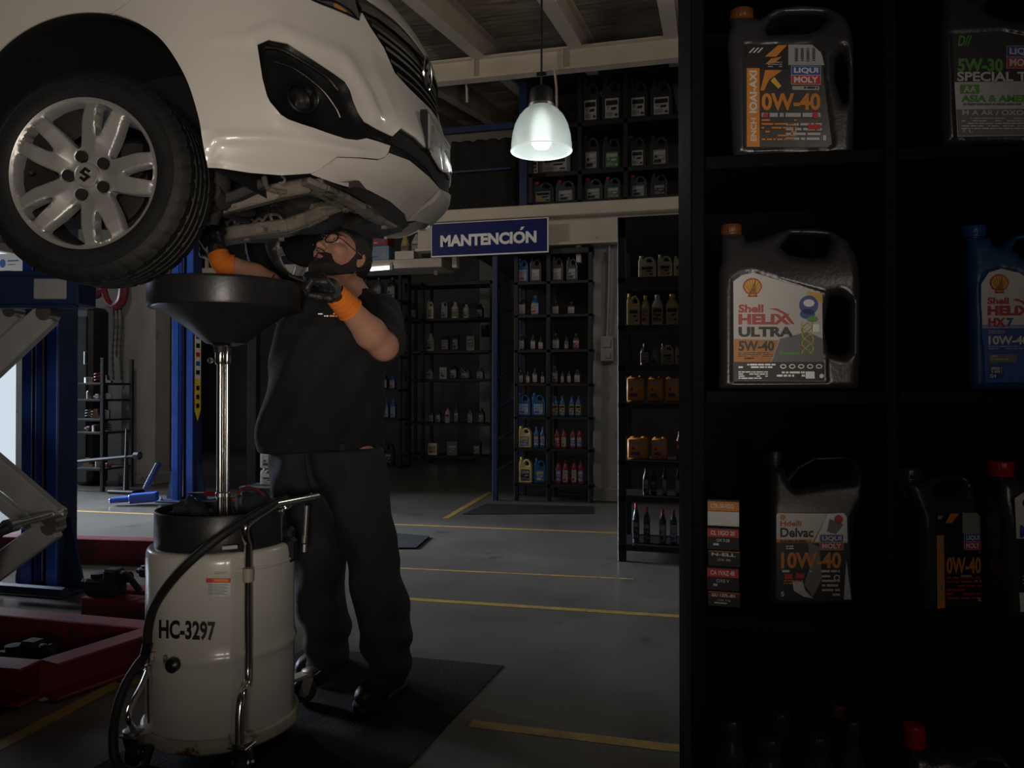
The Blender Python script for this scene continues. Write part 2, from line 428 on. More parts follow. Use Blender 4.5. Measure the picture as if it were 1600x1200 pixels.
def rafter(px, py):
    global k_t
    x = PR(px, py)[0]; y0, y1 = YF, YB; m_ = MB()
    for dz, wd, hh in ((0, .13, .022), (.13, .016, .25), (.26, .13, .022)):
        m_.bar((x, y0, zr(y0)+dz), (x, y1, zr(y1)+dz), wd, hh, .003)
    struct('trim_%d' % k_t, m_, m_beam); k_t += 1
for px in (646, 855, 1040): rafter(px, 2)
x_a = PR(855, 2)[0]; d_x = PR(1040, 2)[0]-PR(646, 2)[0]
for dx in (-d_x, -1.5*d_x, d_x*.98): 
    x = x_a+dx
    if XL < x < XR:
        m_ = MB()
        for dz, wd, hh in ((0, .13, .022), (.13, .016, .25), (.26, .13, .022)): m_.bar((x, YF, zr(YF)+dz), (x, YB, zr(YB)+dz), wd, hh, .003)
        struct('trim_%d' % k_t, m_, m_beam); k_t += 1
for Y, h in ((7.3, .2), (11.6, .2), (3.0, .2)):
    m_ = MB(); z = zr(Y)-.11; 
    m_.box(((XL+XR)/2, Y, z), (XR-XL, .014, h)); m_.box(((XL+XR)/2, Y, z+h/2), (XR-XL, .12, .016)); m_.box(((XL+XR)/2, Y, z-h/2), (XR-XL, .12, .016))
    for px in (742, 880): 
        if Y == 7.3: m_.box((PY(px, 95, Y)[0], Y-.03, z), (.012, .05, h))
    struct('trim_%d' % k_t, m_, m_beam); k_t += 1
# small hanging straps under the roof
for px, py0, py1, Y in ((726, 118, 160, 7.5), (866, 105, 170, 7.2)):
    a, b = PY(px, py0, Y), PY(px+4, py1, Y); m_ = MB().tube([a, (a+b)/2+np.array([.01, 0, 0]), b], .012, 6); o = m_.build('cable_strap', m_beam); tag(o, 'loose pale strap hanging from the roof beam '+('beside the lit lamp' if px > 800 else 'near the car grille'), 'strap')
# mezzanine: deck and fascia beam
xm0 = PY(652, 400, YM)[0]
z1, z2, z3 = PY(870, 322, YM)[2], PY(870, 341, YM)[2], PY(870, 381, YM)[2]
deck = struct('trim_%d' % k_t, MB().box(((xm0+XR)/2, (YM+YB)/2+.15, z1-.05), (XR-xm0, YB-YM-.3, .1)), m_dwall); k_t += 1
fas = MB(); fas.box(((xm0+XR)/2, YM-.02, (z1+z2)/2), (XR-xm0, .2, z1-z2), .008); fas.box(((xm0+XR)/2, YM+.03, (z2+z3)/2), (XR-xm0, .04, z2-z3), .004); fas.box(((xm0+XR)/2, YM, z3-.01), (XR-xm0, .16, .03), .004)
fascia = struct('trim_%d' % k_t, fas, m_beam); k_t += 1
for px in (712, 905): 
    c = PY(px, 390, YM+.06); MB().box((c[0], YM+.06, z3-.1), (.05, .1, .2), .004).build('bracket', m_beam, fascia)
# floor mats
def flat(name, pts, th, m, label, cat):
    pts = [np.array(p) for p in pts]; n = len(pts); v = [p+np.array([0, 0, .0015]) for p in pts]+[p+np.array([0, 0, th]) for p in pts]
    f = [tuple(range(n))[::-1], tuple(range(n, 2*n))]+[(i, (i+1) % n, (i+1) % n+n, i+n) for i in range(n)]
    o = mk(name, v, f, m, loc=np.mean(pts, 0), smooth=False, fixn=True); tag(o, label, cat); return o
a, b = PZ(787, 1041), PZ(480, 1012)
dv = PZ(640, 1198)-a; dv = dv/np.linalg.norm(dv)
flat('floor_mat', [a, b, b+dv*1.45, a+dv*1.45], .003, m_mat, 'large black rubber mat on the floor under the mechanic and the drum', 'mat')
flat('floor_mat', [PZ(612, 834), PZ(671, 840), PZ(650, 858), PZ(575, 858)], .012, m_mat, 'small dark mat lying on the floor behind the mechanic', 'mat')
flat('floor_mat', [PZ(760, 788), PZ(926, 792), PZ(926, 803), PZ(722, 804)], .006, m_mat, 'flat dark floor mat in front of the bottle rack beside the pillar', 'mat')

# ------------------------------------------------------------------ hanging sign
YS = YM-.16
tl, tr, bl, br = PY(674, 350, YS), PY(856, 341, YS), PY(676, 402, YS), PY(857, 393, YS)
x0, x1_, zb, zt = (tl[0]+bl[0])/2, (tr[0]+br[0])/2, (bl[2]+br[2])/2, (tl[2]+tr[2])/2
m_sign = mat('sign_blue', (.007, .013, .11), .5, var=.06, spec=.2)
sg = thing('hanging_sign', ((x0+x1_)/2, YS, zb), 'blue sign with white word hung from the mezzanine beam', 'sign')
MB().box(((x0+x1_)/2, YS, (zb+zt)/2), (x1_-x0, .02, zt-zb), .003).build('panel', m_sign, sg)
fr = MB(); t_ = .014
for c, s in ((((x0+x1_)/2, YS-.003, zb), (x1_-x0+t_, .026, t_)), (((x0+x1_)/2, YS-.003, zt), (x1_-x0+t_, .026, t_*.6)), ((x0, YS-.003, (zb+zt)/2), (t_*.6, .026, zt-zb)), ((x1_, YS-.003, (zb+zt)/2), (t_, .026, zt-zb))): fr.box(c, s, .002)
fr.build('frame', m_white, sg)
def qs(x, y, l): return (x0+(x1_-x0)*x, YS-.0105-.0006*l, zt-(zt-zb)*y)
Print(qs).text('MANTENCION', .077, .36, .905, .72, m_white, 1, .046).poly([(.765, .32), (.785, .32), (.805, .225), (.778, .225)], m_white, 1).build('lettering', sg)
for u in (.1, .9): MB().box((x0+(x1_-x0)*u, YS+.05, zt-.03), (.03, .1, .02), .002).build('bracket', m_steel, sg)

# ------------------------------------------------------------------ pendant lamp
DL = 5.4; c = P(846, 232, DL); R_ = 47.5*DL/F
lp = thing('pendant_lamp', c, 'lit bell-shaped glass pendant lamp hanging below the roof beams', 'lamp')
def zl(py): return P(846, py, DL)[2]
m_glass = mat('ribbed_lamp_glass', (.8, .85, .84), .35, trans=.8, var=.03, emit=.05, ecol=(.86, .94, .9))
zz = [(zl(168), .42), (zl(173), .56), (zl(182), .73), (zl(195), .87), (zl(210), .95), (zl(225), .99), (zl(236), 1.0)]
prof = [(R_*r, z) for z, r in reversed(zz)]
sh = MB(); pi_ = [(r-.004, z-.002) for r, z in prof]
sh.lathe(prof+pi_[::-1]+prof[:1], 72, Matrix.Translation((c[0], c[1], 0)), rf=lambda a, z: 1+.006*math.cos(36*a), caps=False)
sh.build('lamp_shade', m_glass, lp, ang=60)
rim = MB(); pts = [(c[0]+R_*math.cos(a), c[1]+R_*math.sin(a), prof[0][1]) for a in np.linspace(0, 2*PI, 49)]; rim.tube(pts, .005, 6, cap=False)
rim.build('rim', mat('lamp_rim', (.8, .85, .84), .3, emit=.45, ecol=(.9, .96, .93)), lp)
T_ = Matrix.Translation((c[0], c[1], 0))
MB().lathe([(.03, zl(136)), (.066, zl(138)), (.08, zl(143)), (.085, zl(162)), (.08, zl(166)), (.03, zl(167))], 28, T_).build('ballast_housing', m_black, lp)
MB().lathe([(.08, zl(163.5)), (.092, zl(164)), (.092, zl(168)), (.08, zl(169)), (.08, zl(163.5))], 28, T_, caps=False).build('collar', m_steel, lp)
MB().lathe([(.02, zl(172)), (.05, zl(180)), (.07, zl(196)), (.07, zl(225)), (.05, zl(231)), (.0, zl(233))], 24, T_).build('bulb', mat('bulb_glow', (1, 1, .97), .5, emit=1.25, ecol=(.96, 1, .96)), lp)
tp = zr(c[1])+.1
MB().tube([(c[0], c[1], zl(137)), (c[0]+.003, c[1], tp)], .008, 6).build('cord', m_black, lp)
MB().box((c[0], c[1], zl(115)), (.07, .03, .02), .004).build('cord_clip', m_black, lp)
lamp('lamp_glow', 'POINT', (c[0], c[1], zl(245)), None, 6, (.92, 1, .95), shadow_soft_size=.08)
# fluorescent tube behind the mechanic's head
a, b = P(562, 422, 9.0), P(612, 418, 9.0)
fl = thing('tube_light', (a+b)/2, 'lit fluorescent tube under the shelf behind the mechanic', 'lamp')
MB().tube([a, b], .022, 10).build('tube', mat('tube_glow', (.9, 1, 1), .5, emit=2.4, ecol=(.85, .97, 1)), fl)
q = MB(); 
for e in (a, b): q.box(e, (.04, .06, .07), .006)
q.bar(a+np.array([0, .03, .05]), b+np.array([0, .03, .05]), .06, .05, .004); q.build('fixture', m_beam, fl)
# ================================================================== THE CAR
TH = math.radians(7.6); D0 = 2.18
W0 = P(128, 270, D0)                             # middle of the near wheel's outer face
ya = YAW-TH                                      # the car's own axes in the world: x forward, y across, z up
CX = np.array([math.cos(ya), math.sin(ya), 0]); CY = np.array([-math.sin(ya), math.cos(ya), 0])
O_ = np.array([W0[0], W0[1], 0.0])
def car2w(p): p = np.asarray(p, float); return O_+p[..., 0:1]*CX+p[..., 1:2]*CY+p[..., 2:3]*CZ
def w2car(p): q = np.asarray(p, float)-O_; return np.stack([q@CX, q@CY, q[..., 2]], -1)
car = thing('car', (W0[0]+CX[0]*-.3+CY[0]*.87, W0[1]+CX[1]*-.3+CY[1]*.87, 1.45), 'white hatchback car raised on the lift', 'car')
m_paint = mat('white_car_paint', (.66, .625, .58), .36, var=.03, vs=3, coat=.5, dirt=((.16, .13, .1), 42, .73))
m_paintlow = mat('white_car_paint_scuffed', (.62, .58, .53), .36, var=.06, vs=6, coat=.4, dirt=((.12, .1, .08), 22, .66))
m_under = mat('dusty_underbody', (.19, .165, .135), .7, var=.3, vs=14, bump=.2, dirt=((.03, .027, .024), 9, .52))
m_underd = mat('dark_underbody', (.035, .032, .03), .75, var=.3, vs=9, bump=.2, dirt=((.1, .085, .07), 12, .64))
m_gloss = mat('gloss_black_trim', (.008, .008, .009), .16)

NN = 2.3; XC = .12; YC = .87; KS = .075   # KS: the raised car leans, its far side a little higher
Lr = [.10, .30, .538, .684, .768, .792, .825, .849, .842, .825, .755, .68, .5]
Wr = [.60, .78, .865, .875, .885, .89, .892, .892, .89, .888, .88, .868, .70]
Zc = [2.90, 2.83, 2.71, 2.58, 2.455, 2.276, 2.14, 2.033, 1.943, 1.895, 1.838, 1.788, 1.772]
Zs = [2.84, 2.80, 2.71, 2.58, 2.455, 2.276, 2.14, 2.033, 1.93, 1.86, 1.80, 1.768, 1.758]
NR = len(Lr)
Zc = [z-KS*YC for z in Zc]
def cr1(a, v):
    a = np.asarray(a); v = np.clip(v, 0, NR-1-1e-6); i = v.astype(int); t = v-i
    g = lambda k: a[np.clip(i+k, 0, NR-1)]
    p0, p1, p2, p3 = g(-1), g(0), g(1), g(2)
    return .5*((2*p1)+(-p0+p2)*t+(2*p0-5*p1+4*p2-p3)*t*t+(-p0+3*p1-3*p2+p3)*t**3)
def Sf(t, v):
    t = np.asarray(t, float); v = np.asarray(v, float)
    far = t > 1; tt = np.where(far, 2-t, t)
    L, Wd = cr1(Lr, v), cr1(Wr, v); u = np.clip(tt, 0, 1); a = NN/2
    g = u**a/(u**a+(1-u)**a+1e-12); ph = g*PI/2
    x = np.where(tt >= 0, XC+(L-XC)*np.sin(ph)**(2/NN), XC+tt); yy = np.where(tt >= 0, Wd*np.clip(np.cos(ph), 0, 1)**(2/NN), Wd)
    s = np.clip((u-.12)/.7, 0, 1); s = s*s*(3-2*s); z = cr1(Zs, v)*(1-s)+cr1(Zc, v)*s
    y = np.where(far, YC+yy, YC-yy); return np.stack([x, y, z+KS*y], -1)
def Nf(t, v, e=2e-3):
    t0 = np.clip(np.minimum(t, 1), -3, .998)
    a = Sf(t0+e, v)-Sf(t0-e, v); b = Sf(t0, np.clip(v+e*5, 0, NR-1.001))-Sf(t0, np.clip(v-e*5, 0, NR-1.001))
    n = np.cross(a, -b); n /= np.linalg.norm(n, axis=-1, keepdims=True)+1e-12
    s = np.where((n[..., 1] > 0) & (n[..., 0] < .3), -1, 1)  # outward
    return n
# ray lookup mesh
tg = np.concatenate([np.linspace(-2.6, -.02, 40), np.linspace(0, 2, 240)]); vg = np.linspace(0, NR-1.001, 170)
TG, VG = np.meshgrid(tg, vg, indexing='ij'); PG = Sf(TG, VG).reshape(-1, 3); nv_ = len(vg)
qi = [(i*nv_+j, (i+1)*nv_+j, (i+1)*nv_+j+1, i*nv_+j+1) for i in range(len(tg)-1) for j in range(nv_-1)]
tri = [t for q in qi for t in ((q[0], q[1], q[2]), (q[0], q[2], q[3]))]
BV = BVHTree.FromPolygons([Vector(p) for p in PG], tri); TF, VF = TG.ravel(), VG.ravel()
co = w2car(CP)
def at(px, py, y):              # pixel -> point on the plane y = const of the car frame
    d = ray(px, py); k = (y-co[1])/(d@CY); return CP+d*k
def hit1(px, py):
    d = ray(px, py); dl = Vector((d@CX, d@CY, d[2])).normalized()
    loc, nrm, i, ds = BV.ray_cast(V3(co), dl)
    if loc is None: return None
    a, b, c = tri[i]; A, B, C_ = [Vector(PG[k]) for k in (a, b, c)]
    v0, v1, v2 = B-A, C_-A, loc-A; d00, d01, d11, d20, d21 = v0.dot(v0), v0.dot(v1), v1.dot(v1), v2.dot(v0), v2.dot(v1); dn = d00*d11-d01*d01+1e-15
    bb, cc = (d11*d20-d01*d21)/dn, (d00*d21-d01*d20)/dn; aa = 1-bb-cc
    return (aa*TF[a]+bb*TF[b]+cc*TF[c], aa*VF[a]+bb*VF[b]+cc*VF[c])
def hit(px, py):
    for k in range(60):
        for dx, dy in ((-k, 0), (0, -k*.7), (0, k*.7)):
            h = hit1(px+dx, py+dy)
            if h: return h
    return (1.0, 6.0)
def densify(pts, s, closed=True):
    out = []; n = len(pts)
    for i in range(n if closed else n-1):
        a, b = np.array(pts[i], float), np.array(pts[(i+1) % n], float); k = max(1, int(np.hypot(*(b-a))/s))
        out += [a+(b-a)*j/k for j in range(k)]
    if not closed: out.append(np.array(pts[-1], float))
    return out
def clip_t(poly, tm=1.0):
    out = []
    for i in range(len(poly)):
        a, b = poly[i-1], poly[i]; ia, ib = a[0] <= tm, b[0] <= tm
        if ia != ib: k = (tm-a[0])/(b[0]-a[0]); out.append((tm, a[1]+k*(b[1]-a[1])))
        if ib: out.append(tuple(b))
    return out
SA, SV = 1.15, .12
def inpoly(P2, poly):
    x, y = P2[:, 0], P2[:, 1]; r = np.zeros(len(P2), bool); poly = np.asarray(poly)
    for a, b in zip(poly, np.roll(poly, -1, 0)):
        c = (a[1] > y) != (b[1] > y); r ^= c & (x < (b[0]-a[0])*(y-a[1])/((b[1]-a[1]) or 1e-12)+a[0])
    return r
def pdist(pts, line, closed=False):
    d = np.full(len(pts), 1e9); line = np.asarray(line, float); n = len(line)
    for i in range(n if closed else n-1):
        a, b = line[i], line[(i+1) % n]; e = b-a; w_ = pts-a; t = np.clip((w_@e)/(e@e+1e-12), 0, 1)
        d = np.minimum(d, np.hypot(*(w_-t[:, None]*e).T))
    return d
def tri_domain(poly, holes, sp):
    pts = []; ed = []
    for lp_ in [poly]+holes:
        b = len(pts); n = len(lp_); pts += [(p[0]*SA, p[1]*SV) for p in lp_]; ed += [(b+i, b+(i+1) % n) for i in range(n)]
    A = np.array(pts); lo, hi = A.min(0), A.max(0)
    gx, gy = np.meshgrid(np.arange(lo[0]+sp/2, hi[0], sp), np.arange(lo[1]+sp/2, hi[1], sp)); G = np.stack([gx.ravel(), gy.ravel()], 1)
    if len(G):
        k = inpoly(G, A[:len(poly)]); 
        b = len(poly)
        for h in holes: k &= ~inpoly(G, A[b:b+len(h)]); b += len(h)
        k &= pdist(G, A[:len(poly)], True) > sp*.35; G = G[k]
    allp = [Vector(p) for p in pts]+[Vector(p) for p in G]
    vs, es, fs, *_ = delaunay_2d_cdt(allp, ed, [], 0, 1e-6)
    vs = np.array([tuple(p) for p in vs]); fs = np.array([f for f in fs if len(f) == 3])
    cen = vs[fs].mean(1); k = inpoly(cen, A[:len(poly)]); b = len(poly)
    for h in holes: k &= ~inpoly(cen, A[b:b+len(h)]); b += len(h)
    return vs/np.array([SA, SV]), fs[k]
ALL_CREASE = []
def panel(name, px, m, off=0.0, th=.006, holes=(), parent=None, sp=.022, mirror=True, disp=False, domain=False, ang=50, wall=0.0, tmax=1.0):
    """a body panel: outline walked over the car's own curved skin, given depth, and its twin on the other half"""
    def conv(q):
        return clip_t([tuple(p) for p in (densify(q, .03) if domain else [hit(*p) for p in densify(q, 5)])], tmax)
    poly = conv(px); hs = [conv(h) for h in holes]
    tv, fs = tri_domain(poly, hs, sp); t, v = tv[:, 0], tv[:, 1]
    base = Sf(t, v); n = Nf(t, v); W_ = car2w(base)
    q = W_-CP; dd = q@CF; P2 = np.stack([800+F*(q@CR)/dd, 600-F*(q@CU)/dd], 1)
    o = off(P2) if callable(off) else np.full(len(t), off)
    if disp:
        for ln, wd, am in ALL_CREASE: o = o+am*np.exp(-(pdist(P2, ln)/wd)**2)
    A = base+n*o[:, None]; B = base+n*(o-th)[:, None]; N_ = len(A)
    if wall: B = base+n*(wall)
    cnt = {}
    for f in fs:
        for a, b in ((f[0], f[1]), (f[1], f[2]), (f[2], f[0])): cnt[(a, b)] = 1
    rim = [(a, b) for (a, b) in cnt if (b, a) not in cnt]
    # orientation: domain triangles against the outward normal
    f0 = fs[0]; c = np.cross(A[f0[1]]-A[f0[0]], A[f0[2]]-A[f0[0]])
    cc = np.einsum('ij,ij->i', np.cross(A[fs[:, 1]]-A[fs[:, 0]], A[fs[:, 2]]-A[fs[:, 0]]), n[fs[:, 0]]).sum()
    F_ = [tuple(f) if cc > 0 else tuple(f[::-1]) for f in fs]
    F2 = [tuple(i+N_ for i in f[::-1]) for f in F_]
    Wl = [((a, a+N_, b+N_, b) if cc > 0 else (a, b, b+N_, a+N_)) for a, b in rim]
    V_ = np.concatenate([A, B]); Fs = F_+F2+Wl
    center = (1-t.max()) < 1e-3
    if mirror and not center:
        Vm = V_.copy(); Vm[:, 1] = 2*YC-Vm[:, 1]; Vm[:, 2] += 2*KS*(Vm[:, 1]-YC); mk(name, car2w(Vm), [tuple(i for i in f[::-1]) for f in Fs], m, parent or car, ang=ang)
    elif mirror:
        Vm = V_.copy(); Vm[:, 1] = 2*YC-Vm[:, 1]; Vm[:, 2] += 2*KS*(Vm[:, 1]-YC); k = len(V_)
        Fs = Fs+[tuple(i+k for i in f[::-1]) for f in Fs]; V_ = np.concatenate([V_, Vm])
    return mk(name, car2w(V_), Fs, m, parent or car, ang=ang, weld=2e-4 if center else 0)
def skin(px, py, off=0.0):      # a point on (or off) the car's skin
    t, v = hit(px, py); t, v = np.array([t]), np.array([v]); return car2w(Sf(t, v)+Nf(t, v)*off)[0]

# ---- outlines
ac, ar = (140, 215), 196
arch = [(ac[0]+ar*math.cos(a), ac[1]-ar*math.sin(a)) for a in np.linspace(PI, .42*PI, 30)]
arch_l = [(-56, 266)]+arch[:-1]
arch_r = [(178, 22), (215, 36), (255, 65), (290, 120), (310, 180), (318, 225), (325, 262)]
bez = [(402, 70), (420, 62), (450, 68), (490, 93), (525, 116), (540, 127), (548, 140), (553, 157), (561, 176), (570, 190), (590, 202), (613, 213), (608, 227), (590, 221), (573, 216), (558, 219), (540, 217), (515, 209), (490, 200), (470, 194), (450, 187), (438, 180), (430, 170), (422, 160), (417, 150), (410, 123)]
ALL_CREASE += [(arch_r, 9, .005), ([(395, 60), (407, 50), (430, 42), (473, 62), (537, 90), (570, 140), (590, 185)], 7, 0.0112),
               ([(430, 20), (480, 42), (533, 78), (575, 120)], 10, 0.0030), ([(575, 62), (583, 98), (590, 117), (612, 175)], 7, 0.0030),
               ([(345, 214), (440, 216), (507, 230), (600, 246)], 9, 0.0075), ([(330, 60), (390, 58)], 8, 0.0045), ([(320, 205), (330, 262)], 6, 0.0045),
               ([(430, 95), (425, 130), (440, 190), (500, 222), (560, 236)], 11, 0.0060)]
seam = [(240, -100), (205, 0), (178, 22)]
top_t = [(-520, -120), (-520, 262)]
panel('fender', [(238, -100), (203.5, 0), (176.5, 21)]+[p for p in reversed(arch_l[1:])]+[(-56, 266), (-420, 262), (-420, -120)], m_paint, sp=.035, disp=True, ang=60)
# bumper skin
bump = [(240, -100), (205, 0)]+[tuple(p) for p in catmull(arch_r, 5)]+[(345, 263), (390, 270), (440, 274), (486, 271), (499, 265), (526, 244.5), (560, 245.5), (590, 248.5), (599, 245), (606, 238), (610, 228), (608, 227)]
bump += [(590, 221), (573, 216), (558, 219), (540, 217), (515, 209), (490, 200), (470, 194), (450, 187), (438, 180), (430, 170), (422, 160), (417, 150), (410, 123), (402, 70), (420, 62), (450, 68), (490, 93), (525, 116), (540, 127), (548, 140), (553, 157), (561, 176), (570, 190), (590, 202), (613, 213)]
bump += [(627, 200), (650, 215), (675, 240), (690, 266), (712, 270), (712, 185), (690, 186), (680, 178), (665, 163), (640, 139), (617, 114), (600, 75), (577, 40), (566, 20), (563, 31), (541, 22.5), (520, 13.5), (490, 1), (440, -24), (400, -60), (360, -100)]
panel('bumper', bump, m_paint, sp=.018, disp=True, ang=60)
panel('splitter', [(487, 273), (500, 266.5), (527, 246.5), (560, 247.5), (590, 250.5), (600, 247), (608, 239), (640, 251), (670, 276), (690, 298), (712, 300), (712, 346), (685, 345), (661, 353), (637, 352), (634, 336), (610, 315), (580, 299), (560, 290), (546, 293), (520, 285)], m_paintlow, sp=.016, th=.01, ang=60)
tow = panel('tow_hook_cover', [(545, 256), (556, 254), (574, 257), (580, 263), (578, 270), (566, 272), (553, 270), (549, 262)], m_paintlow, off=.0035, th=.008, sp=.012, mirror=False)
panel('lower_grille', [(612, 214), (627, 201), (650, 216), (675, 241), (690, 267), (712, 271), (712, 299), (690, 297), (670, 275), (640, 250), (610, 238), (606, 232)], m_matte, off=-.014, th=.02, sp=.02)
ridge = MB(); ridge.tube([skin(x, y, -.006) for x, y in ((613, 224), (630, 233), (650, 247), (668, 264), (682, 284), (688, 294))], .0035, 6); ridge.build('grille_ridge', m_plast, car)
# fog lamp recess
bzc = np.array(bez)
def bz_off(P2):
    d = pdist(P2, bez, True); dep = np.exp(-(((P2[:, 0]-482)/34)**2+((P2[:, 1]-152)/32)**2))
    return -.004-.016*np.clip(d/9, 0, 1)-.045*dep*np.clip(d/12, 0, 1)
bo = panel('fog_lamp_bezel', bez, m_plast, off=bz_off, th=.012, sp=.011, ang=70)
m_ = MB(); top = [(414, 72), (440, 76), (470, 92), (510, 118), (530, 140)]
m_.tube([skin(x, y, -.006) for x, y in catmull(top, 5)], .006, 8); m_.tube([skin(x, y, -.015) for x, y in catmull([(430, 92), (465, 105), (505, 135), (528, 165), (536, 182)], 5)], .003, 6)
m_.build('bezel_blade', m_plast, bo)
fo = thing('fog_lamp', skin(478, 149, -.03), None, None, parent=car)
fc = skin(478, 149, -.05); fd = (CX*.62-CY*.78); fd /= np.linalg.norm(fd); Mf = Matrix.Translation(V3(fc)) @ V3(fd).to_track_quat('Z', 'X').to_matrix().to_4x4()
MB().lathe([(.030, -.03), (.046, -.028), (.047, .035), (.043, .038), (.040, .03), (.036, 0), (.033, -.02)], 32, Mf).build('housing', m_plast, fo)
MB().lathe([(.034, -.024), (.03, -.016), (.018, -.011), (0, -.009)], 28, Mf).build('lens', mat('fog_lens', (.06, .06, .065), .15, .5), fo)
# grille, chrome strip, hood edge, headlamp
gr = [(565.5, 17), (577, 40), (600, 75), (617, 114), (640, 139), (665, 163), (680, 178), (712, 186), (712, 100), (663, 92), (640, 70), (615, 48), (590, 29)]
panel('grille', gr, m_blackp, off=-.028, th=.01, sp=.03)
t_, v_ = hit(640, 100)
def vline(px, py, t1=1.0):      # follow a level line of the skin from a pixel to the middle of the car
    t0, v0 = hit(px, py); return t0, v0
m_slat = mat('dark_slat_plastic', (.012, .012, .0125), .38)
for px, py in ((575, 33), (585, 50), (598, 70), (606, 90), (616, 110)):
    t0, v0 = hit(px+2, py); 
    panel('grille_slat', [(t0+.015, v0-.03), (1.0, v0-.02), (1.0, v0+.035), (t0+.015, v0+.03)], m_slat, off=-.006, th=.02, domain=True, sp=.05, ang=30)
panel('chrome_strip', [(557.5, 3), (575, 10), (590, 19), (620, 42), (650, 72), (668, 96), (712, 130), (663, 95), (640, 71), (615, 49), (590, 30), (565, 17)], mat('dark_chrome', (.3, .29, .28), .2, 1.0), off=.004, th=.014, sp=.03)
panel('hood_gap', [(545, -18), (558, 2), (590, 18), (620, 41), (650, 71), (667, 94), (712, 100), (712, 80), (652, 70), (619, 34), (590, 14), (570, -1), (556, -18)], m_matte, off=-.02, th=.008, sp=.03)
t0, v0 = hit(572, -1); t1, v1 = hit(619, 33); t2, v2 = hit(650, 68)
hood = panel('hood', [(.02, .02), (.02, 1.6), (.25, 1.62), (t0, v0), (t1, v1), (t2, v2), (1.0, v2+.12), (1.0, .02)], m_paint, domain=True, sp=.04, off=.004, ang=60)
hl = thing('headlamp', skin(520, -10), None, None, parent=car)
hp = [(441, -25), (490, 0), (520, 12), (541, 21), (561.5, 30), (557, 10), (553, -3), (538, -40), (500, -72), (440, -64)]
panel('lens', hp, mat('headlamp_glass', (.09, .085, .08), .1, var=.3, vs=20, coat=1), off=.001, th=.01, sp=.02, parent=hl)
panel('indicator', [(521, 6), (526, 7), (541, 18), (538, 21), (524, 13)], mat('amber_lens', (.5, .2, .04), .25), off=.004, th=.006, sp=.015, parent=hl)
m_ = MB(); m_.tube([skin(x, y, .003) for x, y in catmull([(500, 0), (522, 3), (545, 16), (557, 29)], 5)], .003, 6); m_.tube([skin(x, y, .002) for x, y in catmull([(436, -26), (490, 1), (520, 13), (541, 22), (560, 31)], 4)], .0035, 6); m_.build('lamp_trim', m_gloss, hl)
# upper side of the body, off the top of the picture: shoulder between fender and hood
panel('shoulder', [(-2.3, .02), (-2.3, 4.6), (-.3, 4.35), (.0, 4.3), (.0, 1.55), (.015, 1.2), (.015, .02)], m_paint, domain=True, sp=.06, off=-.002, ang=60)
panel('wing_top', [(-.03, 1.0), (-.03, 4.5), (.3, 4.2), (.42, 3.0), (.42, 1.64), (.25, 1.6), (.02, 1.55)], m_paint, domain=True, sp=.05, off=-.005, ang=60)
# emblem on the grille and number plate
t0, v0 = hit(668, 112); ec = car2w(np.array([[.785, YC, at(672, 114, YC)[2]]]))[0]
em = thing('grille_emblem', ec, None, None, parent=car)
Ax = np.stack([-CY, CZ, CX], 1)
def emb(scale, c, A, th=.008):  # the maker's angular S as two hooked strokes
    S1 = [(-.62, .0), (.1, .75), (.62, .75), (.62, .52), (.2, .52), (-.22, .1), (.35, -.3), (.1, -.42), (-.62, .0)][:-1]
    S1 = [(-.60, .12), (.06, .78), (.60, .30), (.34, .08), (.06, .34), (-.10, .18), (.62, -.42), (.62, -.12), (.60, -.12)]
    pa = [(.0, .85), (-.72, .22), (.12, -.30), (-.12, -.46), (-.46, -.2), (-.72, -.42), (-.08, -.92), (.72, -.3), (-.06, .24), (.1, .4), (.46, .14), (.72, .36)]
    m_ = MB(); n = len(pa); v = [c+A@np.array([x*scale, y*scale, 0]) for x, y in pa]+[c+A@np.array([x*scale*.94, y*scale*.94, th]) for x, y in pa]
    m_.add(v, [tuple(range(n))[::-1], tuple(range(n, 2*n))]+[(i, (i+1) % n, (i+1) % n+n, i+n) for i in range(n)]); return m_
emb(.047, ec, Ax).build('letter_mark', m_chrome, em)
m_ = MB(); m_.tube([ec+Ax@np.array([  .056*math.cos(a), .056*math.sin(a), .002]) for a in np.linspace(0, 2*PI, 41)], .006, 8, cap=False); m_.build('ring', m_chrome, em)
pc_ = np.array([.875, YC, 0])
q0 = at(667, 205, .67)*np.array([1, 1, 0]); q1 = at(700, 238, 1.05)*np.array([1, 1, 0])
e1 = (q1-q0)/np.linalg.norm(q1-q0); en = np.array([e1[1], -e1[0], 0]); zt_, zb_ = at(667, 178, .67)[2], at(668, 231, .67)[2]
pl = thing('number_plate', (q0+q1)/2+CZ*zb_, None, None, parent=car)
L_ = np.linalg.norm(q1-q0)
def qp(x, y, l): return q0+e1*(L_*x)+CZ*(zt_-(zt_-zb_)*y)+en*(.0095+.0006*l)
def qbox(x0, y0, x1, y1, a, b): 
    v = [q0+e1*(L_*x)+CZ*(zt_-(zt_-zb_)*y)+en*d for x in (x0, x1) for y in (y0, y1) for d in (a, b)]; return v, [(0, 1, 3, 2), (4, 6, 7, 5), (0, 4, 5, 1), (2, 3, 7, 6), (0, 2, 6, 4), (1, 5, 7, 3)]
MB().add(*qbox(-.05, -.08, 1.04, 1.06, -.02, .006)).build('holder', m_blackp, pl)
MB().add(*qbox(0, 0, 1, 1, .006, .009)).build('plate', mat('plate_white', (.42, .40, .37), .75, spec=.2), pl)
Print(qp).text('JW·RT', .06, .2, .94, .82, m_blackp, 1, .03).rect(.02, .04, .98, .07, m_blackp, 1).rect(.02, .93, .98, .96, m_blackp, 1).build('characters', pl)
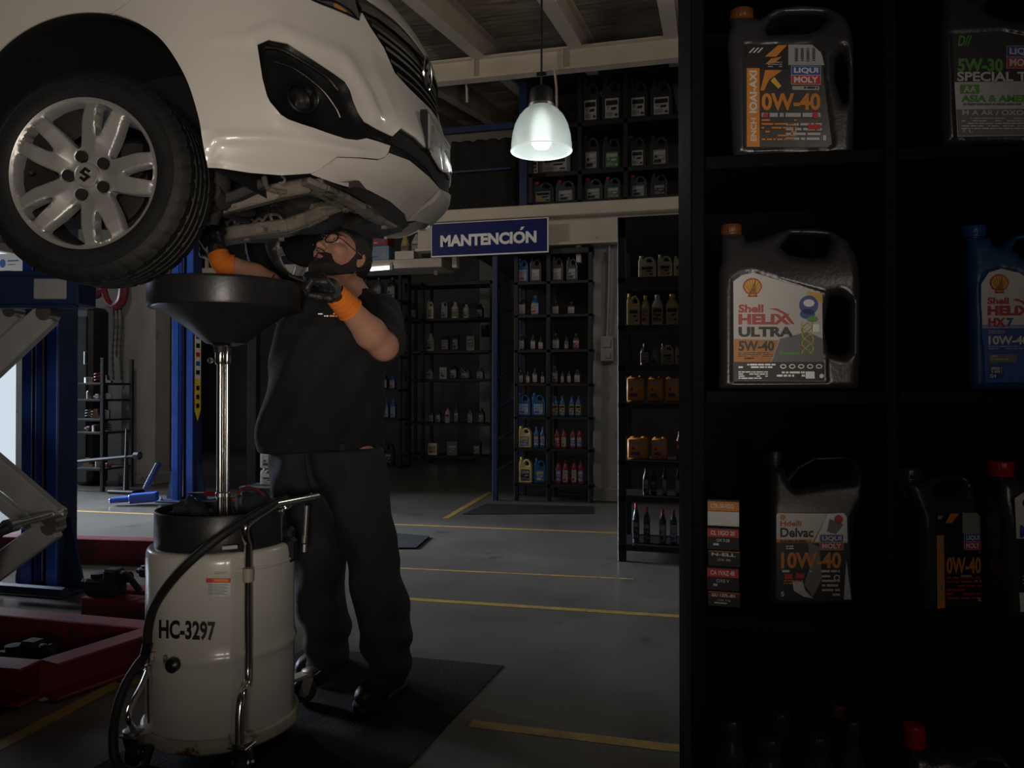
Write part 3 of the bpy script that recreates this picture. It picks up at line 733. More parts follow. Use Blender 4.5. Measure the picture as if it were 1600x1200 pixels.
# ---- wheel arch liner: from the arch edge inwards
lin = []; arcp = list(arch[:-1])+[tuple(p) for p in catmull(arch_r, 5)]
m_ = MB(); ring0 = [w2car(skin(x, y, -.004)) for x, y in arcp]; n = len(ring0); cw = np.array([w2car(P(140, 240, D0+.02))[0], 0, w2car(P(140, 240, D0+.02))[2]])
rows = []
for k, (dy, sc_) in enumerate(((0.0, 1.0), (.012, .985), (.05, 1.02), (.3, 1.03), (.46, 1.02), (.47, .5), (.47, .06))):
    rows.append([np.array([cw[0]+(p[0]-cw[0])*sc_, p[1]+dy, cw[2]+(p[2]-cw[2])*sc_]) for p in ring0])
v = np.array(rows).reshape(-1, 3); f = [(i*n+j, (i+1)*n+j, (i+1)*n+j+1, i*n+j+1) for i in range(len(rows)-1) for j in range(n-1)]
mk('wheel_arch_liner', car2w(v), f, m_matte, car, ang=50)
vm = v.copy(); vm[:, 1] = 2*YC-vm[:, 1]; vm[:, 2] += 2*KS*(vm[:, 1]-YC); mk('wheel_arch_liner', car2w(vm), [q[::-1] for q in f], m_matte, car, ang=50)

# ---- wheels
m_tyre = mat('tyre_rubber', (.0075, .0075, .0077), .66, var=.2, vs=20, bump=.1, bs=90)
m_alloy = mat('silver_alloy', (.5, .49, .47), .4, .55, var=.06, vs=5, dirt=((.22, .2, .17), 26, .7))
m_alloyd = mat('alloy_barrel', (.16, .155, .15), .4, .8, var=.2)
m_disc = mat('brake_disc', (.022, .02, .018), .6, .5)
def wheel(center, ax, lab=None):
    """center: middle of outer face, ax: axle direction pointing outwards"""
    wt = thing('wheel', center, None, None, parent=car)
    Mx = Matrix.Translation(V3(center)) @ V3(ax).to_track_quat('Z', 'Y').to_matrix().to_4x4()
    # tyre: sidewall, shoulder blocks, tread grooves
    R = .309; wdt = .186
    pr = [(.214, -.008), (.218, .0), (.226, .004), (.245, .006), (.262, .006), (.264, .0085), (.268, .0085), (.270, .006), (.284, .001), (.295, -.006), (.302, -.014)]
    tz = [-.020, -.030, -.040, -.044, -.050, -.054, -.066, -.070, -.076, -.080, -.094, -.098, -.104, -.108, -.122, -.126, -.132, -.136, -.148, -.158, -.166]
    gr_ = {-.050: 1, -.054: 0, -.070: 1, -.076: 1, -.098: 1, -.104: 1, -.126: 1, -.132: 1}
    pr += [(R-.001*abs(z+.093)/.07-(.007 if z in (-.050, -.047, -.076, -.073, -.104, -.101, -.132, -.129) else 0), z) for z in tz]
    pr += [(.302, -.172), (.29, -.182), (.26, -.187), (.222, -.184), (.214, -.176), (.205, -.165), (.205, -.02), (.214, -.008)]
    NA = 252; m_ = MB(); v = []
    for i, (r, z) in enumerate(pr):
        for j in range(NA):
            rr = r; 
            if r > .29:
                sh_ = 0 if z < -.02 and z > -.16 else 1
                ph = (j+int(60*abs(z+.09))) % 7
                edge = z > -.048 or z < -.14
                if edge and ph == 0: rr -= .005
                elif not edge and (j+int(abs(z)*160)) % 14 == 3: rr -= .003
            v.append((rr*math.cos(2*PI*j/NA), rr*math.sin(2*PI*j/NA), z))
    f = [(i*NA+j, i*NA+(j+1) % NA, (i+1)*NA+(j+1) % NA, (i+1)*NA+j) for i in range(len(pr)-1) for j in range(NA)]
    m_.add(v, f, 0, Mx); m_.build('tyre', m_tyre, wt, ang=28)
    # rim face: plate with windows, slots and bolt wells, dished
    Ro = .2165
    out = [(Ro*.985*math.cos(a), Ro*.985*math.sin(a)) for a in np.linspace(0, 2*PI, 121)[:-1]]; holes = []
    def rl(c, pts): return [(r*Ro*math.cos(c+a), r*Ro*math.sin(c+a)) for r, a in pts]
    for k in range(5):
        c0 = math.radians(36+72*k)
        win = [(.385, 0), (.415, .10), (.52, .165), (.70, .235), (.86, .30), (.915, .315), (.94, .28), (.945, .15), (.945, 0), (.945, -.15), (.94, -.28), (.915, -.315), (.86, -.30), (.70, -.235), (.52, -.165), (.415, -.10)]
        holes.append([tuple(p) for p in catmull(rl(c0, win), 3, True)])
        c1 = math.radians(72*k)
        slot = [(.53, 0), (.56, .05), (.66, .085), (.82, .105), (.91, .112), (.935, .09), (.94, 0), (.935, -.09), (.91, -.112), (.82, -.105), (.66, -.085), (.56, -.05)]
        holes.append([tuple(p) for p in catmull(rl(c1, slot), 3, True)])
    bolts = []
    for k in range(5):
        c0 = math.radians(36+72*k); bc = (.265*Ro*math.cos(c0), .265*Ro*math.sin(c0)); bolts.append(bc)
        holes.append([(bc[0]+.0165*math.cos(a), bc[1]+.0165*math.sin(a)) for a in np.linspace(0, 2*PI, 17)[:-1]])
    pts = []; ed = []
    for lp_ in [out]+holes:
        b = len(pts); nn = len(lp_); pts += lp_; ed += [(b+i, b+(i+1) % nn) for i in range(nn)]
    g = np.arange(-Ro, Ro, .0045); gx, gy = np.meshgrid(g, g); G = np.stack([gx.ravel(), gy.ravel()], 1)
    k = np.hypot(*G.T) < Ro*.97
    for h in holes: k &= ~inpoly(G, h); k &= pdist(G, h, True) > .0022
    vs, es, fs, *_ = delaunay_2d_cdt([Vector(p) for p in pts]+[Vector(p) for p in G[k]], ed, [], 0, 1e-7)
    vs = np.array([tuple(p) for p in vs]); fs = np.array([q for q in fs if len(q) == 3]); cen = vs[fs].mean(1); kk = inpoly(cen, out)
    for h in holes: kk &= ~inpoly(cen, h)
    fs = fs[kk]; r = np.hypot(*vs.T)/Ro; th_ = np.arctan2(vs[:, 1], vs[:, 0])
    loc = (th_+PI/5) % (2*PI/5)-PI/5                      # 0 on the spoke-pair axis
    dh = np.full(len(vs), 1e9)
    for h in holes[:]: dh = np.minimum(dh, pdist(vs, h, True))
    z = -.012-.022*np.clip(1-np.abs(r-.42)/.6, 0, 1)*0 - .020*np.clip((.75-r)/.6, 0, 1)
    z += .012*np.clip(1-np.abs(loc)/.42, 0, 1)*np.clip((r-.25)/.2, 0, 1)*np.clip((1-r)/.1, 0, 1)
    z -= .004*np.clip(1-dh/.003, 0, 1)*(r < .93); z = np.where(r > .945, -.010+.006*np.clip((r-.945)/.03, 0, 1), z)
    N_ = len(vs); A = np.column_stack([vs, z]); B = np.column_stack([vs*.985, z-.034])
    E = set()
    for q in fs:
        for a, b in ((q[0], q[1]), (q[1], q[2]), (q[2], q[0])): E.add((a, b))
    rim_ = [(a, b) for a, b in E if (b, a) not in E]
    ori = np.cross(vs[fs[0][1]]-vs[fs[0][0]], vs[fs[0][2]]-vs[fs[0][0]]) > 0
    Fq = [tuple(q) if ori else tuple(q[::-1]) for q in fs]
    F_ = Fq+[tuple(i+N_ for i in q[::-1]) for q in Fq]+[((a, a+N_, b+N_, b) if ori else (a, b, b+N_, a+N_)) for a, b in rim_]
    m_ = MB().add(np.concatenate([A, B]), F_, 0, Mx)
    m_.lathe([(Ro*.96, -.012), (Ro*.985, -.004), (Ro*1.012, -.002), (Ro*1.02, -.008), (Ro*.985, -.014)], 80, Mx, caps=False)
    MB().lathe([(Ro*.98, -.014), (Ro*.955, -.03), (Ro*.90, -.075), (Ro*.88, -.16), (Ro*.93, -.165)], 80, Mx, caps=False).build('barrel', m_alloyd, wt)
    m_.build('rim', m_alloy, wt, ang=45, fixn=False)
    m_ = MB(); m_.lathe([(.02, -.125), (.13, -.125), (.138, -.118), (.138, -.10), (.13, -.098), (.075, -.098), (.07, -.06), (.02, -.055)], 40, Mx)
    m_.box((.1, .06, -.1), (.07, .11, .07), .012, Mx); m_.build('brake_disc', m_disc, wt)
    for bc in bolts:
        Mb = Mx @ Matrix.Translation((bc[0], bc[1], 0))
        m_ = MB().lathe([(.0165, -.022), (.0165, -.05), (.011, -.052), (.011, -.036), (.009, -.031), (0, -.030)], 12, Mb); m_.build('lug_nut', mat_lug, wt, ang=30)
    cp_ = MB().lathe([(.036, -.034), (.036, -.020), (.033, -.0165), (.031, -.018), (.0, -.0175)], 36, Mx); cpo = cp_.build('center_cap', m_alloy, wt)
    Am = np.array(Mx)[:3, :3]; cc = np.array(Mx.translation)+Am[:, 2]*-.0172
    if lab:
        u = CZ-Am[:, 2]*(CZ@Am[:, 2]); u /= np.linalg.norm(u); rgt = np.cross(u, Am[:, 2]); emb(.026, cc, np.stack([rgt, u, Am[:, 2]], 1), .0035).build('cap_emblem', m_chrome, wt)
    m_ = MB()
    for a in (math.radians(176),): m_.tube([V3(Mx @ Vector((Ro*.86*math.cos(a), Ro*.86*math.sin(a), -.05))), V3(Mx @ Vector((Ro*.8*math.cos(a), Ro*.8*math.sin(a), -.035)))], .005, 8)
    m_.build('valve_stem', m_rub, wt)
    return wt
mat_lug = mat('dark_lug_nut', (.05, .048, .045), .4, .6)
def carv(x, y, z): return CX*x+CY*y+CZ*z
st = math.radians(5)
wheel(W0, carv(math.sin(st), -math.cos(st), .0), True)
W1 = O_+carv(.0, 1.74, W0[2]+KS*1.74); wheel(W1, carv(.05, 1, 0))

# ---- underbody
UB = thing('underbody', O_+carv(.2, .87, 1.75), None, None, parent=car)
def plate(name, pts, th, m, ydir=None):
    pts = [np.asarray(p) for p in pts]; n = len(pts); up = CZ*th
    v = pts+[p+up for p in pts]; f = [tuple(range(n))[::-1], tuple(range(n, 2*n))]+[(i, (i+1) % n, (i+1) % n+n, i+n) for i in range(n)]
    return mk(name, v, f, m, UB, smooth=False, fixn=True)
# floor pan closing the body from below
plate('floor_pan', [car2w(np.array(p)+np.array([0, 0, KS*(p[1]-.3)])) for p in ((-2.2, .12, 1.88), (-.45, .12, 1.88), (-.3, .5, 1.9), (.3, .5, 1.92), (.42, .1, 1.84), (.6, .22, 1.86), (.66, .6, 1.9), (.66, 1.14, 1.9), (.6, 1.52, 1.86), (.42, 1.64, 1.84), (.3, 1.24, 1.92), (-.3, 1.24, 1.9), (-.45, 1.62, 1.88), (-2.2, 1.62, 1.88))], .02, m_matte)
# curved dark tray behind the splitter
v = []; n = 25
inner = [(545, 294), (560, 292), (585, 302), (610, 316), (634, 337), (638, 352)]
ys = [.30, .36, .5, .66, .84, .95]
A = catmull([at(x, y, yy) for (x, y), yy in zip(inner, ys)], 4); lo_ = [(505, 284), (535, 297), (562, 311), (590, 330), (606, 345), (622, 357)]
B = catmull([at(x, y, yy)+CZ*0 for (x, y), yy in zip(lo_, [.34, .42, .56, .72, .88, 1.0])], 4)
m_ = MB(); k = len(A); mid = [(a+b)/2-CZ*.012 for a, b in zip(A, B)]
v = A+mid+B+[p+CZ*.02 for p in A]+[p+CZ*.02 for p in mid]+[p+CZ*.02 for p in B]
f = [(r*k+j, (r+1)*k+j, (r+1)*k+j+1, r*k+j+1) for r in (0, 1) for j in range(k-1)]+[((r+4)*k+j, (r+3)*k+j, (r+3)*k+j+1, (r+4)*k+j+1) for r in (0, 1) for j in range(k-1)]
f += [(0*k+j, 0*k+j+1, 3*k+j+1, 3*k+j) for j in range(k-1)]+[(2*k+j+1, 2*k+j, 5*k+j, 5*k+j+1) for j in range(k-1)]
m_.add(v, f); m_.build('air_guide', m_underd, UB)
# members: pressed rails with seams, brackets, hoses
def rail(name, px, y, wdt, hgt, m, bev=.006):
    pts = [at(*p, yy) for p, yy in zip(px, y)]; m_ = MB()
    for a, b in zip(pts[:-1], pts[1:]): 
        e = (b-a)/np.linalg.norm(b-a)*.006; m_.bar(a-e, b+e, wdt, hgt, bev)
    return m_.build(name, m, UB)
rail('front_rail', [(322, 330), (375, 316), (440, 299), (480, 292)], [.34, .38, .44, .48], .06, .05, m_under)
rail('front_rail', [(330, 318), (372, 306), (410, 288)], [.30, .33, .35], .05, .03, m_underd)
rail('subframe', [(346, 375), (400, 366), (450, 361), (478, 350), (505, 337)], [.85, .88, .92, .95, 1.0], .085, .035, m_under)
rail('subframe', [(346, 367), (395, 359), (448, 353), (475, 343), (500, 331), (530, 321)], [.80, .83, .87, .9, .95, 1.0], .04, .05, m_under)
rail('cross_member', [(455, 297), (500, 303), (530, 318), (536, 322), (560, 330)], [.5, .6, .75, .8, .95], .035, .02, m_under)
rail('cross_member', [(478, 283), (505, 294), (535, 308), (560, 322), (580, 338), (612, 352)], [.4, .45, .55, .66, .8, .95], .055, .022, m_under)
plate('bracket', [at(478, 285, .4), at(512, 285, .42), at(534, 300, .52), at(530, 305, .55), at(505, 302, .5)], .012, m_under)
plate('bracket', [at(562, 322, .7), at(580, 325, .72), at(600, 338, .85), at(612, 352, .95), at(582, 342, .85), at(563, 332, .75)], .012, m_under)
plate('bracket', [at(486, 330, .95), at(520, 324, 1.0), at(526, 333, 1.05), at(496, 348, 1.0), at(480, 350, .95)], .03, m_under)
m_ = MB(); m_.tube(catmull([at(x, y, yy) for x, y, yy in ((413, 278, .3), (417, 292, .34), (430, 298, .38), (446, 300, .42))], 5), .009, 8); m_.tube(catmull([at(x, y, .3) for x, y in ((440, 275), (445, 280), (443, 285), (436, 286))], 5), .004, 8); m_.build('brake_hose', m_under, UB)
m_ = MB(); m_.tube(catmull([at(x, y, yy) for x, y, yy in ((486, 335, .95), (490, 328, .93), (515, 323, .92), (538, 322, .9), (540, 318, .88), (530, 312, .85), (500, 302, .8), (470, 297, .75), (450, 298, .7))], 5), .008, 8); m_.build('oil_cooler_pipe', m_under, UB)
# control arm, drive shaft, engine and gearbox masses, exhaust
m_ = MB(); m_.tube(catmull([at(330, 300, .25), at(352, 318, .35), at(392, 330, .55)], 5), [.03]*5+[.026]*5+[.02], 10); m_.tube([at(322, 322, .2), at(385, 345, .7)], .014, 10); m_.build('control_arm', m_underd, UB)
m_ = MB(); m_.lathe([(.02, -.12), (.06, -.11), (.06, -.05), (.045, -.02), (.06, .0), (.05, .05), (.02, .12)], 16, Matrix.Translation(V3(at(330, 290, .3))) @ Matrix.Rotation(.4, 4, 'Y')); m_.build('strut', m_underd, UB)
def blob(name, c, r, m, seed):
    R = np.random.RandomState(seed); off = R.uniform(-.6, .6, (7, 3))*np.array(r); rad = R.uniform(.35, .6, 7)*min(r)
    def f(X, Y, Z):
        d = sd_ell(X, Y, Z, (0, 0, 0), r)
        d = np.maximum(d, np.abs(Z)-r[2]*.8)
        for o, q in zip(off, rad): d = smin(d, sd_ell(X, Y, Z, o, (q, q*.7, q)), .02)
        return d+.006*np.sin(X*70)*np.cos(Z*60)
    e = [a*1.7+.03 for a in r]; v, fc_ = surfnets(f, [-a for a in e], e, .014); return mk(name, v+np.asarray(c), fc_, m, UB, ang=50)
blob('gearbox', at(390, 345, 1.15), (.2, .16, .10), m_underd, 3)
blob('engine_sump', at(470, 330, 1.2), (.24, .2, .10), m_underd, 5)
blob('compressor', at(575, 350, 1.25), (.12, .09, .06), m_underd, 8)
for px, py, yy in ((425, 313, .55), (418, 316, .55), (375, 358, .82), (388, 362, .82), (450, 352, .9), (492, 342, .95), (350, 364, .8)): MB().tube([at(px, py, yy), at(px+8, py+4, yy)], .008, 8).build('stud', m_under, UB)
for px, py, yy in ((352, 360, .8), (380, 352, .85), (385, 364, .85), (470, 345, .92), (440, 364, .92), (540, 318, .7), (600, 345, .85)): MB().lathe([(.012, 0), (.012, .012), (.0, .013)], 6, Matrix.Translation(V3(at(px, py, yy)-CZ*.02)) @ Matrix.Rotation(PI, 4, 'X')).build('bolt', m_under, UB)
m_ = MB()
for k_ in range(7):
    px = 340+k_*14; m_.tube(catmull([at(px, 352-k_*2+random.uniform(-6, 6), .8), at(px+10, 346-k_*2+random.uniform(-6, 6), .84), at(px+16, 358-k_*2+random.uniform(-5, 5), .86)], 4), .006, 6)
m_.build('wiring_loom', m_under, UB)
plate('splash_guard', [at(560, 352, 1.1), at(606, 345, 1.0), at(632, 352, 1.0), at(628, 362, 1.1), at(596, 371, 1.3), at(560, 375, 1.4)], .01, m_underd)
# ================================================================== LIFTS AND THE LEFT SIDE OF THE HALL
def lift_post(loc, label, H):
    t = thing('lift_post', loc, label, 'lift post', rz=0, group='blue lift posts'); x, y, _ = loc; W_, Dp = .245, .14
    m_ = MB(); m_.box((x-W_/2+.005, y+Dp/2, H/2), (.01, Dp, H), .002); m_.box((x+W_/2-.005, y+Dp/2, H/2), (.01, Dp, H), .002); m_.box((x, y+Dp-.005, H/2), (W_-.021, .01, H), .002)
    m_.build('column', m_navy, t)  # navy here puts the shade on the post's sides into their colour
    for s in (-1, 1):
        m_ = MB(); m_.box((x+s*(W_/2-.036), y-.006, H/2), (.072, .012, H), .003); m_.box((x+s*(W_/2-.073), y+.03, H/2), (.01, .04, H), .002); m_.build('guide_flange', m_bluepaint, t)
    m_ = MB(); m_.tube([(x-.03, y+.05, .05), (x-.03, y+.05, H-.1)], .010, 10); m_.build('guide_rod', m_chrome, t)
    m_ = MB(); m_.tube([(x+.028, y+.07, .05), (x+.028, y+.07, H-.1)], .009, 8); m_.build('lifting_chain', mat('rusty_chain', (.2, .1, .06), .6, .4), t)
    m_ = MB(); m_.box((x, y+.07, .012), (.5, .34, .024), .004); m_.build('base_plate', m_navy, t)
    for s in (-1, 1):
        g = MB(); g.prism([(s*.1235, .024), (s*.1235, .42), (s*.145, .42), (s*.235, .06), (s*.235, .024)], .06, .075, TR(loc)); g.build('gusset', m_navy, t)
        g = MB(); g.lathe([(.022, .0), (.022, .014), (.014, .016), (.014, .035), (0, .037)], 6, TR((x+s*.2, y-.07, .024))); g.build('anchor_bolt', m_steel, t)
    return t
ca = PZ(62, 925); ca[2] = 0
pA = lift_post(ca, 'blue lift post standing behind the grey scissor arms', 3.3)
cb = PZ(285, 785); cb[2] = 0
pB = lift_post(cb, 'blue lift post with a yellow and white sticker, far behind the white drum', 3.3)
xs_, ys_ = cb[0]+.1232, cb[1]
def qst(u, v, l): return (xs_+.001*l+.0005, ys_+.02+.10*u, 1.98-1.15*v)
st_ = Print(qst).poly([(0, 0), (0, .9), (.5, 1), (1, .9), (1, 0)], m_yellow, 1).rect(.05, .02, .95, .62, m_white, 2)
for i in range(7): st_.rect(.2, .06+i*.08, .8, .1+i*.08, (m_blackp, m_red, m_bluep)[i % 3], 3)
for i in range(3): st_.rect(.25, .68+i*.08, .75, .72+i*.08, m_blackp, 3)
st_.build('sticker', pB)
m_ = MB(); c = np.array(ca)+[-.01, -.17, .3]
m_.tube([c+[-.7, .0, -.24], c+[.35, .0, -.24]], .03, 8); o = m_.build('cross_pipe', m_navy, pA)
# --- scissor lift under the car
DS = 3.0
sl = thing('scissor_lift', PZ(40, 1000), 'grey armed scissor lift with navy platform holding up the white car', 'lift')
a, b = P(-330, 452, DS), P(121, 452, DS); dr = (b-a)/np.linalg.norm(b-a); b = a+dr*np.linalg.norm(b-a); nrm_ = np.array([-dr[1], dr[0], 0])
a2, b2 = a.copy(), b.copy(); a2[2] = b2[2] = (a[2]+b[2])/2
m_ = MB(); m_.bar(a2+nrm_*.07, b2+nrm_*.07, .14, .125, .008); m_.bar(a2+CZ*.06-nrm_*.0, b2+CZ*.06, .03, .02, .003); m_.bar(a2-CZ*.068, b2-CZ*.068, .03, .014, .003); m_.build('platform', m_navy, sl)
m_ = MB(); c0, c1 = P(53, 452, DS-.012), P(104, 452, DS-.012); c0[2] = c1[2] = a2[2]; m_.bar(c0, c1, .012, .08, .004); m_.build('wear_plate', m_greypaint, sl)
def arm(p, q, wd, th, D=DS, name='scissor_arm', m=m_greypaint):
    a, b = P(*p, D), P(*q, D); d = (b-a)/np.linalg.norm(b-a); n_ = np.cross(d, nrm_); m_ = MB(); m_.bar(a, b, th, wd, .006, up=n_)
    e = MB()
    o = m_.build(name, m, sl)
    for pt in (a, b):
        e = MB(); e.tube([pt-nrm_*(th/2+.012), pt+nrm_*(th/2+.012)], wd*.32, 14); e.build('pivot_pin', m_steel, sl)
    return o
arm((-160, 712), (76, 490), .095, .05, DS+.04); arm((-200, 705), (22, 487), .085, .05, DS+.34)
arm((-170, 590), (84, 808), .095, .05, DS+.02); arm((-120, 690), (50, 822), .05, .04, DS+.12)
arm((84, 822), (-170, 1010), .095, .05, DS+.04)
a, b = P(14, 822, DS-.25), P(94, 800, DS+.05); m_ = MB(); m_.tube([a, b], .016, 12); m_.tube([b-(b-a)*.06, b+(b-a)*.03], .026, 12); m_.tube([a-(b-a)*.05, a+(b-a)*.12], .026, 12); m_.build('hydraulic_rod', m_steel, sl)
m_ = MB(); m_.tube(catmull([P(16, 824, DS-.26), P(-8, 840, DS-.28), P(-30, 900, DS-.28), P(-50, 980, DS-.2)], 5), .018, 10); m_.build('hydraulic_hose', m_rub, sl)
# red base frames on the floor
def rframe(name, segs, hh, label, w_=.1):
    t = thing(name, np.mean([PZ(*p) for s in segs for p in s], 0)*np.array([1, 1, 0]), label, 'lift base', group='red steel lift bases')
    for p, q in segs:
        a, b = PZ(*p), PZ(*q); a[2] = b[2] = hh/2+.008; d = (b-a)/np.linalg.norm(b-a); n_ = np.array([-d[1], d[0], 0]); m_ = MB()
        m_.bar(a, b, .012, hh-.004, .002); m_.bar(a+n_*w_/2+CZ*(hh/2-.006), b+n_*w_/2+CZ*(hh/2-.006), w_, .012, .002); m_.bar(a+n_*w_/2-CZ*(hh/2-.006), b+n_*w_/2-CZ*(hh/2-.006), w_, .012, .002)
        m_.build('channel', m_redpaint, t)
    return t
f1 = rframe('lift_bed', [((-120, 1000), (236, 1038)), ((238, 1030), (64, 1092)), ((64, 1093), (-140, 1075))], .14, 'nearest red steel lift base on the floor left of the white drum')
f2 = rframe('lift_bed', [((128, 966), (330, 984)), ((138, 950), (320, 960))], .10, 'low red steel lift base between the blue post foot and the white drum')
f3 = rframe('lift_bed', [((-160, 872), (330, 888))], .16, 'farthest red steel lift base crossing behind the blue post')
# dark locks and hydraulic lumps on the bases
def lump(name, c, s, label, cat, m=m_matte, seed=1):
    R = np.random.RandomState(seed); m_ = MB(); c = np.asarray(c, float)
    m_.box(c+[0, 0, s*.25], (s*1.1, s*.6, s*.5), s*.08); m_.tube([c+[-s*.7, -s*.1, s*.3], c+[s*.8, s*.1, s*.55]], s*.16, 10); m_.box(c+[s*.3, 0, s*.6], (s*.5, s*.45, s*.4), s*.07)
    m_.tube(catmull([c+[s*.5, 0, s*.6], c+[s*.9, -.2*s, s*.7], c+[s*1.3, -.1*s, s*.2]], 4), s*.09, 8); m_.lathe([(s*.2, 0), (s*.2, s*.12), (0, s*.13)], 10, TR(c+[-s*.3, 0, s*.5]))
    o = m_.build(name, m, None, loc=c); tag(o, label, cat); return o
lump('lock_cylinder', PZ(165, 962)+[0, 0, .108], .17, 'black locking cylinder lying across the red lift base near the drum', 'lift part', m_matte, 2)
lump('hydraulic_unit', PZ(36, 1050)+[0, 0, .007], .16, 'dark hydraulic unit inside the nearest red lift base', 'lift part', m_matte, 3)
lump('hydraulic_unit', PZ(232, 900), .10, 'black fitting lying behind the post foot beside the far red lift base', 'lift part', m_matte, 4)
# black sheet standing in for the shadow under the near frame
flat('floor_shadow', [PZ(-160, 1190), PZ(240, 1010), PZ(90, 985), PZ(-200, 1010)], .004, m_mat, 'thin black sheet for the shadow under the nearest red lift base', 'plate')
# blue arm lying on the floor at the far post
c = PZ(225, 790); t = thing('swing_beam', c, 'blue swing arm resting low beside the far blue post', 'lift arm')
m_ = MB(); a, b = PZ(172, 790), PZ(246, 788); a[2] = .05; b[2] = .08; m_.bar(a, (a+b)/2, .1, .05, .01); m_.build('inner_tube', m_bluepaint, t)
m_ = MB(); m_.bar((a+b)/2-(b-a)*.08, b, .14, .09, .01); m_.build('outer_tube', m_bluepaint, t)
m_ = MB(); d = PZ(256, 785); m_.bar(d+[-.22, 0, .13], d+[-.06, 0, .40], .06, .04, .006); m_.build('brace', m_navy, t)
# --- clutter against the middle wall
YW = 8.1
def pw(px, py, off=0.0): return PY(px, py, YW-off)
# engine hoist hook with chains
t = thing('chain_hoist', pw(170, 462, .3), 'red chain hoist hook hanging before the grey wall', 'hoist')
m_ = MB(); m_.tube(catmull([pw(112, 462, .3), pw(150, 458, .3), pw(163, 452, .3)], 4), [.09, .085, .08, .075, .07, .06, .055, .05, .05], 10); m_.build('boom', m_redpaint, t)
m_ = MB(); pts = catmull([pw(160, 445, .3), pw(168, 470, .3), pw(180, 478, .3), pw(191, 468, .3), pw(193, 440, .3), pw(184, 420, .3)], 5); m_.tube(pts, [.04]*10+[.06]*(len(pts)-10), 10); m_.build('hook', m_redpaint, t)
for px in (177, 183, 189):
    m_ = MB()
    y0, y1 = 478, 596 if px != 183 else 560
    n = int((y1-y0)/5)
    for i in range(n):
        a, b = pw(px+math.sin(i*.3), y0+5*i, .25), pw(px+math.sin(i*.3+.3), y0+5*i+5.6, .25); m_.tube([a, b], .009 if i % 2 else .014, 5)
    o = m_.build('chain', mat('oily_chain', (.05, .045, .04), .5, .6), t); o['kind'] = 'stuff'
# tall dark cabinet
c = PY(134, 800, YW-.1); t = thing('locker', (c[0], YW-.25, 0), 'tall black rounded cabinet against the grey wall', 'cabinet')
xa, xb = pw(121, 540, .3)[0], pw(148, 540, .3)[0]; za, zb2 = pw(134, 780, .3)[2], pw(134, 480, .3)[2]
m_ = MB(); m_.box(((xa+xb)/2, YW-.2, (max(za, 0)+zb2)/2), (xb-xa, .34, zb2-max(za, 0)), .05); m_.build('body', m_black, t)
m_ = MB(); m_.box(((xa+xb)/2, YW-.385, (max(za, 0)+zb2)/2+.1), (xb-xa-.05, .03, (zb2-max(za, 0))*.8), .01); m_.build('door', m_matte, t)
m_ = MB(); m_.tube([(xb-.02, YW-.4, zb2-.7), (xb-.02, YW-.43, zb2-.7), (xb-.02, YW-.43, zb2-.55), (xb-.02, YW-.4, zb2-.55)], .01, 8); m_.build('handle', m_steel, t)
# rack of odd parts
xa, xb = pw(142, 650, .5)[0], pw(186, 650, .5)[0]; t = thing('parts_rack', ((xa+xb)/2, YW-.5, 0), 'dark iron rack of car parts by the grey wall', 'rack')
for x in (xa, xb):
    for y in (YW-.75, YW-.3): MB().box((x, y, .76), (.04, .04, 1.52), .004).build('post', m_black, t)
zs = [pw(165, py, .5)[2] for py in (600, 625, 655, 675, 730)]
for z in zs: MB().box(((xa+xb)/2, YW-.52, max(z, .1)), (xb-xa, .5, .025), .004).build('shelf', m_black, t)
R = random.Random(4); names = [('brake_drum', 'brake drum'), ('coil_spring', 'spring'), ('metal_bracket', 'bracket'), ('oil_filter', 'filter'), ('steering_rack', 'car part')]
adj = ['rusty', 'oily', 'grey', 'dusty', 'blackened', 'dull red', 'pale', 'brown', 'scratched', 'greasy', 'bare metal', 'worn']
m_odd = [m_steel, m_under, mat('rusty_iron', (.16, .07, .04), .7, .3), m_redpaint, mat('old_enamel', (.3, .28, .25), .5)]
q = 0
for zi, z in enumerate(zs[:5]):
    for k in range(3):
        x = xa+(xb-xa)*(.18+.32*k); y = YW-.6; nm, ct = names[q % 5]; s = .055+.02*R.random(); c = (x, y, max(z, .1)+.0135); m_ = MB()
        if q % 5 == 0: m_.lathe([(s*.3, 0), (s*.9, 0), (s*.9, s), (s*.6, s*1.1), (s*.3, s*1.1)], 18, TR(c))
        elif q % 5 == 1: m_.tube([np.array(c)+[s*.6*math.cos(a), s*.6*math.sin(a), .008+a*s*.08] for a in np.linspace(0, 6*PI, 60)], .007, 6)
        elif q % 5 == 2: m_.prism([(-s, 0), (s, 0), (s, s*.4), (s*.2, s*.5), (0, s*1.5), (-s*.6, s*1.5), (-s, s*.3)], -.02, .02, TR(c))
        elif q % 5 == 3: m_.lathe([(s*.5, 0), (s*.55, .01), (s*.55, s*1.5), (s*.4, s*1.7), (.01, s*1.7)], 16, TR(c))
        else: m_.tube([np.array(c)+[-s*.75, 0, s*.35], np.array(c)+[s*.75, 0, s*.35]], s*.3, 10); m_.box(np.array(c)+[0, 0, s*.4], (s*.8, s*.8, s*.8), .01)
        o = m_.build(nm, m_odd[R.randrange(5)], None, loc=c); tag(o, '%s %s on the %s shelf of the dark iron rack' % (adj[(q*5+q//5) % 12], nm.replace('_', ' '), ['topmost', 'second', 'third', 'fourth', 'lowest'][zi]), ct, 'parts on the iron rack'); q += 1
